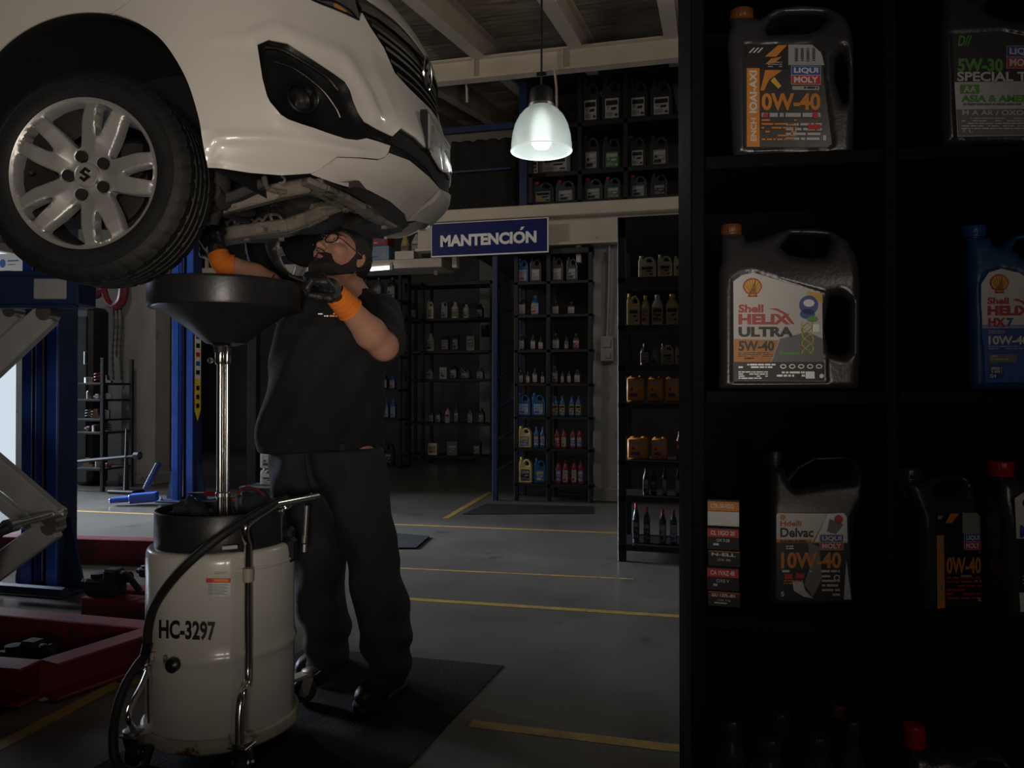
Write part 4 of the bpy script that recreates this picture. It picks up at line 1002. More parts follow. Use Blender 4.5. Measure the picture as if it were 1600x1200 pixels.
# trolley jack arm leaning, horizontal bar on stand
t = thing('bar_stand', np.array([pw(185, 700, .7)[0], YW-.8, 0]), 'dark stand with long horizontal bar beside the iron rack', 'stand')
a, b = pw(112, 722, .8), pw(216, 712, .8); MB().tube([a, b], .02, 8).build('bar', m_black, t)
MB().lathe([(.02, -.05), (.045, -.04), (.045, .02), (.0, .06)], 10, TR(b) @ Matrix.Rotation(PI/2, 4, 'Y')).build('bar_end', m_black, t)
a, b = pw(198, 670, .8), pw(197, 778, .8); b[2] = 0.0; MB().tube([a, b], [.012, .03], 8).build('upright', m_black, t)
MB().box(b+np.array([0, 0, .02]), (.34, .2, .04), .01).build('foot', m_black, t)
# wall banner far left over the opening
c = PY(6, 411, 8.0); t = thing('banner', c, 'pale banner with a blue dot beside the open bay, far behind the wheel', 'banner')
xa, xb, za, zb2 = PY(-40, 411, 8.0)[0], PY(37, 411, 8.0)[0], PY(6, 427, 8.0)[2], PY(6, 397, 8.0)[2]
MB().box(((xa+xb)/2, 8.0, (za+zb2)/2), (xb-xa, .03, zb2-za), .004).build('panel', m_white, t)
def qb(u, v, l): return (xa+(xb-xa)*u, 7.984-.0008*l, zb2-(zb2-za)*v)
Print(qb).disc(.60, .5, .06, m_bluep, 1, 20, .22).rect(.7, .35, .92, .42, m_bluep, 1).rect(.7, .55, .86, .6, m_grey, 1).rect(.50, .88, .76, 1, m_bluep, 1).build('print', t)
MB().box(((xa+xb)/2, 8.08, za-.12), (xb-xa, .16, .14), .01).build('bracket', m_beam, t)
# bay opening frame in the left wall
m_ = MB(); m_.box((XL+.02, 5.0, 1.6), (.1, .12, 3.2), .01); m_.box((XL+.02, 10.5, 1.6), (.1, .12, 3.2), .01); m_.box((XL+.02, 7.75, 3.2), (.1, 5.6, .12), .01)
o = m_.build('door_1', m_beam, None); o['kind'] = 'structure'
# ================================================================== WASTE OIL DRAINER
DD = 2.52; dc = P(348, 900, DD); dx, dy = dc[0], dc[1]; RD = .2335; dc_x = (348-800)/F*DD
m_drum = mat('white_drum_enamel', (.56, .54, .50), .3, var=.06, vs=4, coat=.3, bump=.02, bs=6, dirt=((.1, .06, .04), 17, .70))
m_drumlow = mat('stained_enamel', (.42, .37, .31), .45, var=.15, vs=8, dirt=((.08, .04, .025), 12, .56))
m_satin = mat('satin_black_metal', (.026, .026, .027), .36, .3, bump=.04, dirt=((.09, .085, .08), 16, .68))
dr_ = thing('oil_drainer', (dx, dy, 0), 'white wheeled waste oil drainer with black funnel pan raised under the car', 'oil drainer')
def dz(py, D=DD): return P(348, py, D)[2]
TD = TR((dx, dy, 0))
# directions: angle 0 along camera right, -90 towards the camera
def dang(px, D=DD-RD*.9): # angle on the drum seen at a column
    lo, hi = -1.35, 1.35
    for _ in range(40):
        m = (lo+hi)/2; r = RD*.985; x = dc_x+r*math.sin(m); d = DD-r*math.cos(m)
        if 800+F*x/d < px: lo = m
        else: hi = m
    return (lo+hi)/2
def da(a): return YAW-PI/2+a        # world angle of drum angle a (0 faces the camera, + to the right)
aN = dang(384); aRg = dang(362)
def drf(a, z):
    d = (a-da(aN)+PI) % (2*PI)-PI; d2 = (a-da(aRg)+PI) % (2*PI)-PI; d3 = (a-da(-.95)+PI) % (2*PI)-PI
    k = 1-.045*math.exp(-(d/.10)**2)+.018*math.exp(-(d2/.06)**2)-(.012 if d > 0 and d < 1.6 else 0)*min(1, d/.12)
    dent = -.05*math.exp(-(d3/.22)**2-((z-.30)/.05)**2)
    return k+dent
zt, zm, zb_ = dz(845), dz(1035, DD-RD), .075
z_bead2 = dz(893, DD-RD*.9)
prof = [(RD*.97, zb_), (RD*.985, zb_+.012), (RD*.985, zm-.022), (RD*1.0, zm-.012), (RD*1.018, zm), (RD*1.0, zm+.012), (RD*.985, zm+.022), (RD*.985, zm+.12), (RD*.985, zm+.22), (RD*.985, zt-.03), (RD*.975, zt-.014), (RD*.95, zt-.004), (RD*.90, zt), (0.03, zt)]
pr2 = []
for (r0, z0), (r1, z1_) in zip(prof[:-1], prof[1:]):
    n = max(1, int((z1_-z0)/.03)); pr2 += [(r0+(r1-r0)*i/n, z0+(z1_-z0)*i/n) for i in range(n)]
pr2.append(prof[-1])
MB().lathe(pr2, 128, TD, rf=drf).build('drum', m_drum, dr_, ang=50)
MB().lathe([(RD*.9, zb_-.01), (RD*1.0, zb_-.012), (RD*1.035, zb_-.004), (RD*1.045, zb_+.01), (RD*1.035, zb_+.028), (RD*1.0, zb_+.034), (RD*.97, zb_+.03)], 96, TD, caps=False).build('base_ring', m_drumlow, dr_)
m_ = MB(); pts = []
for a in np.linspace(.25, 1.55, 16): pts.append((dx+RD*.975*math.cos(da(a)), dy+RD*.975*math.sin(da(a)), z_bead2-.002))
m_.tube(pts, .005, 8); m_.build('upper_bead', m_drum, dr_)
m_ = MB(); a0_, a1_ = dang(347), dang(370); m_.tube([(dx+RD*1.0*math.cos(da(a)), dy+RD*1.0*math.sin(da(a)), dz(858, DD-RD)) for a in np.linspace(a0_, a1_, 6)], .006, 8); m_.build('notch_lip', m_drum, dr_)
# tool tray ring on top
zr0, zr1 = zt-.004, dz(792, DD)
m_ = MB(); RT = .205
m_.lathe([(RT*.9, zr0-.006), (RT*1.0, zr0-.004), (RT*1.005, zr0), (RT*1.005, zr1-.004), (RT*.995, zr1), (RT*.965, zr1), (RT*.955, zr1-.006), (RT*.955, zr0+.04), (RT*.94, zr0+.03), (.02, zr0+.03)], 96, TD); m_.build('tool_tray', m_satin, dr_, ang=30)
# numbers painted on the drum
def qd(px, py, l):              # picture column/row on the drum's front
    a = dang(px); r = RD*.985*drf(da(a), .45)+.0008+.0004*l; p = np.array([dx+r*math.cos(da(a)), dy+r*math.sin(da(a)), 0]); D = (p-CP)@CF0
    p[2] = CAMZ-(py-HOR)/F*D; return p
def qd_text(pr, t, x0, y0, x1, y1, m, layer, bold, slope=0):
    v, f = text_geo(t, bold); pr.b.add([pr.q(x0+(x1-x0)*a, y1-(y1-y0)*b+slope*a, layer) for a, b in v], f, pr.mi(m)); return pr
pr_ = Print(qd); qd_text(pr_, 'HC-3297', 249, 967, 337, 997, m_blackp, 1, .035, 3.5); pr_.build('painted_number', dr_)
lb = Print(qd)
def qrect(x0, y0, x1, y1, m, l): 
    n = 4; v = [lb.q(x0+(x1-x0)*i/n, y, l) for i in range(n+1) for y in (y0, y1)]; lb.b.add(v, [(2*i, 2*i+1, 2*i+3, 2*i+2) for i in range(n)], lb.mi(m))
qrect(322, 903, 360, 931, m_silver, 1); qrect(322, 903, 360, 910, m_red, 2); qrect(334, 904, 357, 908.5, m_orange, 3)
for i in range(7): qrect(325, 912.5+2.5*i, 357-(i*5 % 9), 913.6+2.5*i, m_grey, 2)
lb.build('warning_label', dr_)
# gauge knob on the belt
a = dang(279); kp = np.array([dx+RD*1.02*math.cos(da(a)), dy+RD*1.02*math.sin(da(a)), zm-.002]); kd = np.array([math.cos(da(a)), math.sin(da(a)), 0]); Mk = Matrix.Translation(V3(kp)) @ V3(kd).to_track_quat('Z', 'Y').to_matrix().to_4x4()
MB().lathe([(.012, -.01), (.012, .008), (.020, .01), (.021, .014), (.019, .017), (.021, .02), (.021, .026), (.014, .032), (.009, .034), (.009, .03), (0, .03)], 18, Mk).build('sight_plug', m_plast, dr_)
for px in (243, 262, 274):
    a = dang(px); p = np.array([dx+RD*1.02*math.cos(da(a)), dy+RD*1.02*math.sin(da(a)), zm+.004]); MB().box(p, (.012, .012, .026), .003).build('belt_clip', m_drumlow, dr_)
# lifting column: thick and thin tube, clamp, funnel pan
def dp(px, py, D=DD): return P(px, py, D)
zt2 = zr0+.03
A, B = dp(344, 800), dp(344, 545); A[2] = zt2; MB().tube([A, (A[0], A[1], B[2])], .0115, 16).build('column', m_chrome, dr_)
C_ = np.array([A[0]+CR[0]*.022, A[1]+CR[1]*.022, 0]); MB().tube([(C_[0], C_[1], zt2), (C_[0], C_[1], B[2])], .008, 12).build('inner_column', m_chrome, dr_)
m_ = MB(); zc0, zc1 = dz(569), dz(540); mid = (A+C_)/2
for p_, r in ((A, .0155), (C_, .012)): m_.lathe([(r, zc0), (r+.002, zc0+.004), (r+.002, zc1-.004), (r, zc1)], 16, TR((p_[0], p_[1], 0)))
m_.box((mid[0], mid[1], (zc0+zc1)/2), (.03, .018, zc1-zc0-.01), .003); m_.build('clamp', m_chrome, dr_)
m_ = MB(); e = A-CR*.035+CZ*(zc0-A[2]+.012); m_.tube([A+CZ*(zc0-A[2]+.012), e], .004, 8); m_.tube([e+np.array([math.cos(t)*CR[0]*.008, math.cos(t)*CR[1]*.008, math.sin(t)*.008]) for t in np.linspace(0, 2*PI, 13)], .003, 6, cap=False); m_.build('clamp_screw', m_steel, dr_)
m_ = MB()
for z in (zt2, dz(776)): 
    for p_, r in ((A, .0155), (C_, .0115)): m_.lathe([(r, z), (r, z+.012), (r-.003, z+.016)], 14, TR((p_[0], p_[1], 0)))
m_.box((mid[0], mid[1], zt2+.008), (.07, .05, .016), .004); m_.tube([mid+CR*-.03+CZ*(zt2+.02-mid[2]), mid+CR*.03+CZ*(zt2+.026-mid[2])], .006, 6); m_.build('column_foot', m_steel, dr_)
pcx = P(353, 500, DD+.038); TP_ = TR((pcx[0], pcx[1], 0)); RP = .241
zR, zB, zF = dz(441), dz(481), dz(537)
o = MB(); o.lathe([(.0, zF-.006), (.03, zF-.006), (.05, zF), (.062, zF+.002), (.12, zF+.05), (.19, zB-.016), (RP*.93, zB-.004), (RP*.945, zB+.0), (RP*.99, zB-.002), (RP*1.0, zB+.006), (RP*1.0, zR-.008), (RP*1.01, zR-.004), (RP*1.0, zR), (RP*.985, zR-.002), (RP*.98, zB+.006), (.19, zB-.008), (.06, zF+.01), (0, zF+.006)], 96, TP_, caps=False)
o.build('funnel_pan', m_satin, dr_, ang=30)
MB().lathe([(.012, zF-.03), (.02, zF-.028), (.022, zF-.008), (.03, zF-.004)], 16, TR((A[0], A[1], 0))).build('pan_socket', m_rub, dr_)
# chrome handle frame: down the front, over to the grip on the right
def rim_pt(px, py, r=RD+.012):
    a = dang(px); p = np.array([dx+r*math.cos(da(a)), dy+r*math.sin(da(a)), 0]); D = (p-CP)@CF0; p[2] = CAMZ-(py-HOR)/F*D; return p
b0 = P(374, 1162, 2.19); hpts = [b0, P(374, 1120, 2.2), P(378, 1085, 2.225), rim_pt(385, 1060), rim_pt(385, 950), rim_pt(385, 850, RD+.01), P(383, 830, 2.30), P(392, 815, 2.32), P(432, 788, 2.44), P(446, 784, 2.48), P(494, 776, 2.62)]
hp_ = [hpts[0]]+[hpts[0]*.5+hpts[1]*.5]+catmull(hpts[1:5], 4)+[hpts[5]]+catmull(hpts[5:9], 4)[1:]+[hpts[10]]
MB().tube(hp_, .0125, 14).build('handle_tube', m_chrome, dr_, ang=60)
a_, b_ = P(436, 787, 2.455), P(496, 775.5, 2.625); MB().tube([a_, a_*.6+b_*.4, b_], .0125, 12).build('grip', m_steel, dr_)
MB().tube([rim_pt(385, 887), rim_pt(385, 908)], .016, 12).build('handle_clip', m_drumlow, dr_)
g = [P(479, 780, 2.60), P(452, 790, 2.5), P(441, 800, 2.49), P(437, 815, 2.485), P(438, 868, 2.49)]
MB().tube(catmull(g, 5), .0085, 10).build('hose_hook', m_chrome, dr_)
MB().tube([P(432, 812, 2.5), P(433, 866, 2.5), P(438, 870, 2.49)], .006, 10).build('hose_hook', m_chrome, dr_)
m_ = MB(); m_.box(P(449, 858, 2.52), (.06, .05, .08), .012); m_.box(P(448, 832, 2.52), (.05, .04, .04), .01); m_.build('pump_block', m_black, dr_)
m_ = MB(); m_.tube([P(480, 790, 2.6), P(477, 838, 2.6)], .0075, 10); m_.tube([P(477, 836, 2.6), P(476, 848, 2.6)], .0095, 10); m_.tube([P(476, 850, 2.6), P(475.5, 862, 2.6)], .0085, 8); m_.tube([P(478, 781, 2.6), P(487, 770, 2.6)], .004, 6); m_.build('drain_nozzle', m_steel, dr_)
# black drain hose looping from the grip down to the floor castor
hs = [P(446, 779, 2.5), P(425, 789, 2.42), P(392, 808, 2.32), P(345, 838, 2.24), P(296, 878, 2.22), P(262, 915, 2.25), P(240, 950, 2.3), P(231, 985, 2.33), P(229, 1018, 2.34), P(214, 1040, 2.3), P(196, 1070, 2.26), P(182, 1110, 2.22), P(177, 1150, 2.18), P(180, 1185, 2.16), P(196, 1206, 2.18), P(222, 1200, 2.25), P(234, 1168, 2.3)]
MB().tube(catmull(hs, 6), .0135, 12).build('drain_hose', m_rub, dr_, ang=60)
MB().tube([P(231, 1005, 2.33), P(226, 1026, 2.335)], .015, 12).build('hose_clamp', m_plast, dr_)
MB().tube(catmull([P(233, 1020, 2.36), P(231, 1080, 2.36), P(232, 1130, 2.34)], 4), .003, 6).build('cable', m_rub, dr_)
# front left tube leg and the castors
def castor(c, ang, s=1.0):
    t = thing('castor', c, None, None, parent=dr_); c = np.asarray(c, float); d = np.array([math.cos(ang), math.sin(ang), 0]); n_ = np.array([-d[1], d[0], 0]); z0 = c[2]
    wc = c-d*.02*s; wc[2] = .0488*s
    Mw = Matrix.Translation(V3(wc)) @ V3(n_).to_track_quat('Z', 'Y').to_matrix().to_4x4()
    MB().lathe([(.012, -.014), (.038, -.016), (.043, -.012), (.0445, 0), (.043, .012), (.038, .016), (.012, .014), (.012, -.014)], 32, Mw, caps=False).build('wheel', m_rub, t)
    MB().lathe([(.0, -.02), (.02, -.02), (.022, -.012), (.022, .012), (.02, .02), (0, .02)], 16, Mw).build('hub', m_steel, t)
    m_ = MB()
    for sg in (-1, 1):
        p0 = wc+n_*.024*sg; top = np.array([c[0], c[1], 0])+n_*.024*sg+CZ*(.105*s)
        m_.bar(p0-CZ*.008, top, .034*s, .004, .001, up=n_)
    m_.box(c*np.array([1, 1, 0])+CZ*(.108*s), (.06*s, .06*s, .006), .002); m_.lathe([(.026, .11*s), (.03, .114*s), (.03, .122*s), (.018, .128*s)], 18, TR((c[0], c[1], 0))); m_.tube([wc-n_*.032, wc+n_*.032], .006, 8); m_.build('fork', m_steel, t)
    return t
c1, c2 = PZ(208, 1203), PZ(378, 1222); c3 = PZ(484, 1098); c4 = np.array([dx, dy, 0])*2-c2
for k_, (c, an) in enumerate(((c1, YAW-PI/2-.2), (c2, YAW-PI/2+.1), (c3, YAW+.2), (c4, YAW+1.9))): castor(c*np.array([1, 1, 0]), an)
m_ = MB(); m_.tube(catmull([P(232, 1046, 2.36), P(222, 1070, 2.3), P(204, 1105, 2.2), P(201, 1125, 2.17), np.array([c1[0], c1[1], .125])], 5), .0085, 12); m_.build('front_leg_tube', m_chrome, dr_, ang=60)
MB().lathe([(.01, 0), (.016, .004), (.016, .02), (.011, .026), (.013, .034), (0, .04)], 12, TR(P(233, 1046, 2.36)-CZ*.02)).build('leg_cap', m_steel, dr_)
for c in (c1, c2, c3, c4):
    d = np.array([dx-c[0], dy-c[1], 0]); L_ = np.linalg.norm(d); d /= L_; m_ = MB(); s0 = np.array([c[0], c[1], .112]); m_.bar(s0, s0+d*(L_-RD*.85), .05, .012, .003); m_.build('castor_arm', m_drumlow, dr_)
# tools and rags lying in the tray
def rag(c, r, seed, label, m):
    R = np.random.RandomState(seed); ph = R.uniform(0, 6, 8)
    def f(X, Y, Z): return sd_ell(X, Y, Z, (0, 0, 0), (r, r*.6, r*.72))+.012*np.sin(X*60+ph[0]+Y*30)*np.sin(Y*70+ph[1])+.006*np.sin(X*130+Z*90+ph[2])
    v, fc = surfnets(f, (-r*1.4,)*3, (r*1.4,)*3, .008); o = mk('rag', v+np.asarray(c), fc, m, loc=c); tag(o, label, 'rag'); return o
m_rag = mat('dark_cloth', (.014, .016, .022), .9, bump=.3, bs=150)
rag(np.array([dx, dy, zt2+.068])+CR*-.085-CF0*.05, .065, 1, 'dark rag bunched in the tray left of the chrome column', m_rag)
rag(np.array([dx, dy, zt2+.076])+CR*.09+CF0*.03, .075, 2, 'dark rag bunched in the tray right of the chrome column', m_rag)
def tool(name, c, d, L_, mh, label):
    t = thing(name, c, label, 'tool'); c = np.asarray(c, float); d = np.asarray(d, float); d /= np.linalg.norm(d)
    MB().tube([c, c+d*L_*.45], [.011, .009], 10).build('handle', mh, t); MB().tube([c+d*L_*.45, c+d*L_], .004, 8).build('shaft', m_steel, t)
zz_ = zt2+.075
tool('screwdriver', np.array([dx, dy, zz_+.02])+CR*.02+CF0*.10, CR*-.9+CF0*-.1-CZ*.05, .15, m_brown, 'screwdriver with orange handle poking over the tray behind the column')
tool('screwdriver', np.array([dx, dy, zz_+.05])+CR*-.02+CF0*.03, CR*-.8+CF0*.25-CZ*.03, .13, m_redpaint, 'screwdriver with red handle lying on the left rag in the tray')
tool('wrench', np.array([dx, dy, zz_])+CR*.04+CF0*.10, CR*.5+CF0*.15+CZ*.1, .10, m_yellow, 'small tool with yellow handle right of the chrome column in the tray')
m_ = MB(); c = np.array([dx, dy, zt2+.136])+CR*.03+CF0*.02; m_.tube(catmull([c+CR*.01-CZ*.01, c+CR*.04+CZ*.012, c+CR*.08+CZ*.0, c+CR*.10-CZ*.02], 4), .004, 6); o = m_.build('red_cable', m_redpaint, None, loc=c); tag(o, 'short red cable lying over the right rag in the tray', 'cable')
# ================================================================== THE MECHANIC
m_skin = mat('skin', (.42, .215, .145), .6, spec=.25, var=.1, vs=25, bump=.12, bs=220, dirt=((.2, .09, .06), 60, .74))
m_hair = mat('black_hair', (.011, .009, .008), .55, bump=.5, bs=260)
m_beard = mat('dark_beard', (.02, .014, .011), .7, bump=.6, bs=300)
m_tee = mat('black_cotton', (.0045, .0045, .005), .9, bump=.15, bs=300)
m_trou = mat('charcoal_twill', (.0155, .0165, .0195), .85, var=.25, vs=7, bump=.25, bs=180, dirt=((.02, .019, .018), 6, .6))
m_boot = mat('black_leather', (.014, .013, .012), .45, bump=.2, bs=120)
m_glove = mat('black_nitrile_coating', (.016, .016, .017), .42, bump=.3, bs=220)
m_cuff = mat('orange_knit', (.72, .18, .012), .8, bump=.4, bs=160)
m_eye = mat('eye_white', (.5, .46, .43), .25, var=.03)
m_lip = mat('lips', (.3, .12, .09), .85, spec=.1)
J = lambda px, py, d: np.array(P(px, py, d))
base_man = PZ(555, 1085); base_man[2] = 0
sF = -CF0
# head frame
t_, p_ = math.radians(31), math.radians(31)
Fh = -math.sin(t_)*CR-math.cos(t_)*CF0; HL = math.cos(t_)*CR-math.sin(t_)*CF0
HF = math.cos(p_)*Fh+math.sin(p_)*CZ; HU = -math.sin(p_)*Fh+math.cos(p_)*CZ
HC = J(534, 406, 2.80); HS = .98
HM = np.stack([HL, HF, HU])      # world -> head rows
def head_local(X, Y, Z):
    x, y, z = X-HC[0], Y-HC[1], Z-HC[2]
    return [(HM[i][0]*x+HM[i][1]*y+HM[i][2]*z)/HS for i in range(3)]
def h2w(p): return HC+np.asarray(p, float)@HM*HS
def sd_head(x, y, z):
    ax = np.abs(x)
    d = sd_ell(x, y, z, (0, -.016, .028), (.077, .098, .092))
    d = smin(d, sd_ell(x, y, z, (0, .03, -.012), (.066, .066, .075)), .03)          # face block
    d = smin(d, sd_cone(ax, y, z, (.052, .0, -.055), (.02, .072, -.098), .024, .022), .03)   # jaw
    d = smin(d, sd_ell(x, y, z, (0, .078, -.098), (.026, .018, .018)), .02)        # chin
    d = smin(d, sd_ell(ax, y, z, (.045, .062, -.018), (.026, .026, .024)), .02)    # cheeks
    d = smin(d, sd_cone(ax, y, z, (.012, .089, .034), (.046, .074, .034), .011, .010), .014)  # brow
    d = smax(d, -sd_ell(ax, y, z, (.032, .1, .014), (.017, .02, .012)), .012)      # sockets
    d = smin(d, sd_cone(x, y, z, (0, .088, .022), (0, .116, -.026), .009, .0125), .010)      # nose
    d = smin(d, sd_ell(ax, y, z, (.013, .104, -.031), (.009, .011, .008)), .006)
    d = smax(d, -sd_ell(ax, y, z, (.008, .110, -.040), (.005, .006, .005)), .003)
    d = smin(d, sd_cone(ax, y, z, (0, .099, -.058), (.023, .086, -.063), .0065, .003), .006)
    d = smin(d, sd_cone(ax, y, z, (0, .097, -.070), (.020, .086, -.067), .0075, .003), .006)
    d = smax(d, -sd_cone(ax, y, z, (0, .106, -.0642), (.024, .090, -.0652), .0018, .0012), .002)
    # lids around the eyeballs
    d = smin(d, np.maximum(sd_ell(ax, y, z, (.032, .081, .013), (.0155, .0145, .0145)), -(np.abs(z-.012-.0)-.0045)), .004)
    # ears
    e = sd_ell(ax, y, z, (.079, -.014, .0), (.010, .021, .033), ((1, .35, 0), (-.35, 1, .12), (0, -.12, 1)))
    e = smax(e, -sd_ell(ax, y, z, (.090, -.008, .003), (.009, .012, .020)), .006)
    return smin(d, e, .008)
NB = J(553, 466, 2.86)           # bottom of the neck
def body_pts():
    return dict(lsh=J(594, 492, 2.80), lel=J(600, 541, 2.56), lwr=J(531, 467, 2.40), rsh=J(462, 492, 2.98), rel=J(420, 444, 2.88), rwr=J(345, 407, 2.84),
                pel=J(514, 700, 2.90))
B_ = body_pts()
def sd_body(X, Y, Z):
    x, y, z = head_local(X, Y, Z)
    d = sd_head(x, y, z)*HS
    n0 = h2w((0, -.022, -.055)); n1 = h2w((0, .012, -.085))
    d = smin(d, sd_cone(X, Y, Z, n0, NB, .052, .056), .025)
    ch = (B_['lsh']+B_['rsh'])/2+CZ*-.1
    d = smin(d, sd_cone(X, Y, Z, NB, ch, .056, .085), .04)
    d = smin(d, sd_cone(X, Y, Z, B_['lsh']-CZ*.02, B_['rsh']-CZ*.02, .045, .045), .03)
    d = smin(d, sd_cone(X, Y, Z, ch, B_['pel'], .085, .075), .05)
    d = smin(d, sd_cone(X, Y, Z, B_['lsh'], B_['lel'], .056, .047), .03)
    d = smin(d, sd_cone(X, Y, Z, B_['rsh'], B_['rel'], .056, .045), .03)
    el = B_['lel']; wr = B_['lwr']; m = el+(wr-el)*.32-CZ*.004
    d = smin(d, sd_cone(X, Y, Z, el, m, .045, .050), .02); d = smin(d, sd_cone(X, Y, Z, m, wr, .050, .031), .02)
    el = B_['rel']; wr = B_['rwr']; m = el+(wr-el)*.3
    d = smin(d, sd_cone(X, Y, Z, el, m, .042, .048), .02); d = smin(d, sd_cone(X, Y, Z, m, wr, .048, .031), .02)
    for s, hp, kn, an in LEGS: 
        d = smin(d, sd_cone(X, Y, Z, hp, kn, .085, .055), .04); d = smin(d, sd_cone(X, Y, Z, kn, an, .055, .04), .03)
    return d
fl_, fr_ = PZ(600, 1098), PZ(507, 1052)
LEGS = [(1, J(556, 722, 2.90), J(590, 885, 2.80), fl_+CZ*.1+CF0*.03), (-1, J(474, 722, 2.93), J(497, 890, 2.92), fr_+CZ*.1+CF0*.03)]
# one continuous body: fine around head and arms, in one mesh
def joined_nets(boxes):
    Vs, Fs, n = [], [], 0
    for lo, hi, h in boxes:
        v, f = surfnets(sd_body, lo, hi, h); Vs.append(v); Fs.append(f+n); n += len(v)
    return np.concatenate(Vs), np.concatenate(Fs)
allp = np.array(list(B_.values())+[HC, NB]+[q for l in LEGS for q in l[1:]])
lo, hi = allp.min(0)-.16, allp.max(0)+.16; zc = NB[2]-.02
hb = (HC-np.array([.17, .17, 0]), HC+np.array([.17, .17, 0])); 
v1, f1_ = surfnets(sd_body, (hb[0][0], hb[0][1], zc), (hb[1][0], hb[1][1], HC[2]+.16), .0034)
def sd_low(X, Y, Z): return np.maximum(sd_body(X, Y, Z), Z-(zc+.02)) if False else sd_body(X, Y, Z)
v2, f2_ = surfnets(sd_body, (lo[0], lo[1], zc-.55), (hi[0], hi[1], zc+.09), .0075)
v3, f3_ = surfnets(sd_body, (lo[0], lo[1], lo[2]), (hi[0], hi[1], zc-.545), .012)
ab = np.stack([B_['rel'], B_['rwr']]); v4, f4_ = surfnets(sd_body, (ab[:, 0].min()-.07, ab[:, 1].min()-.07, zc+.075), (ab[:, 0].max()+.03, ab[:, 1].max()+.07, ab[:, 2].max()+.08), .0065)
man = mk('person', np.concatenate([v1, v2, v3, v4]), np.concatenate([f1_, f2_+len(v1), f3_+len(v1)+len(v2), f4_+len(v1)+len(v2)+len(v3)]), m_skin, loc=base_man, ang=0)
tag(man, 'bearded man in glasses, black shirt and orange cuffed gloves reaching up under the car', 'person')
def head_part(name, fn, h, m, lo=(-.12, -.14, -.14), hi=(.12, .14, .14)):
    v, f = surfnets(fn, lo, hi, h); return mk(name, HC+v@HM*HS, f[:, ::-1] if np.linalg.det(HM) < 0 else f, m, man, ang=0)
def hair_fn(x, y, z):
    line = np.interp(y, [-.13, -.03, -.018, -.004, .010, .03, .055, .075, .10], [-.075, -.07, -.03, .005, .0, .045, .066, .082, .092])
    ax = np.abs(x); line = np.where((ax < .05) & (y > .02), np.maximum(line, .075-.25*ax), line)
    d = sd_ell(x, y, z, (0, -.016, .028), (.077, .098, .092)); d = smin(d, sd_ell(x, y, z, (0, .03, -.012), (.066, .066, .075)), .03)
    d = d-.0075-.0015*np.sin(x*260)*np.sin(y*230+z*150)
    return smax(d, (line-z)*.8, .006)
head_part('hair', hair_fn, .0036, m_hair)
def beard_fn(x, y, z):
    ax = np.abs(x)
    top = np.interp(y, [-.03, -.014, .0, .012, .024, .042, .062, .075, .085, .12], [-.2, .0, .02, .012, -.04, -.066, -.066, -.052, -.041, -.039])
    bot = np.interp(y, [-.03, .0, .03, .06, .12], [-.05, -.074, -.10, -.125, -.14])
    d = sd_head(x, y, z)-.0042-.0012*np.sin(x*330)*np.sin(y*300+z*280)
    d = smax(d, (z-top)*.8, .004); d = smax(d, (bot-z)*.6, .004); d = smax(d, ax-.0815, .003)
    lips = sd_ell(x, y, z, (0, .1, -.0655), (.0195, .03, .0082)); return smax(d, -lips, .003)
head_part('beard', beard_fn, .0034, m_beard, (-.1, -.04, -.15), (.1, .14, .03))
for s in (-1, 1):
    m_ = MB(); c = h2w((s*.032, .0815, .012)); A4 = Matrix.Translation(V3(c)) @ V3(h2w((s*.028, .3, .06))-c).to_track_quat('Z', 'Y').to_matrix().to_4x4()
    m_.lathe([(.0128*math.sin(a), .0128*math.cos(a)) for a in np.linspace(PI, 0, 17)], 20, A4); m_.build('eye', m_eye, man)
    MB().lathe([(.0058, .0119), (.003, .0133), (0, .0136)], 14, A4).build('iris', m_blackp, man)
    ebp = [h2w((s*.014, .1035, .034)), h2w((s*.03, .0985, .040)), h2w((s*.05, .079, .037))]
    MB().tube(catmull(ebp, 4), [.003, .0042, .0045, .0045, .0045, .0045, .004, .003, .0015], 8, sq=1).build('eyebrow', m_hair, man)
def lip_fn(x, y, z):
    ax = np.abs(x); d = smin(sd_cone(ax, y, z, (0, .1, -.0585), (.021, .089, -.063), .0058, .002), sd_cone(ax, y, z, (0, .0985, -.070), (.018, .089, -.067), .0068, .002), .003)
    return smax(d, -sd_cone(ax, y, z, (0, .107, -.0642), (.024, .092, -.0652), .0016, .001), .001)
head_part('lips', lip_fn, .0018, m_lip, (-.035, .07, -.09), (.035, .125, -.04))
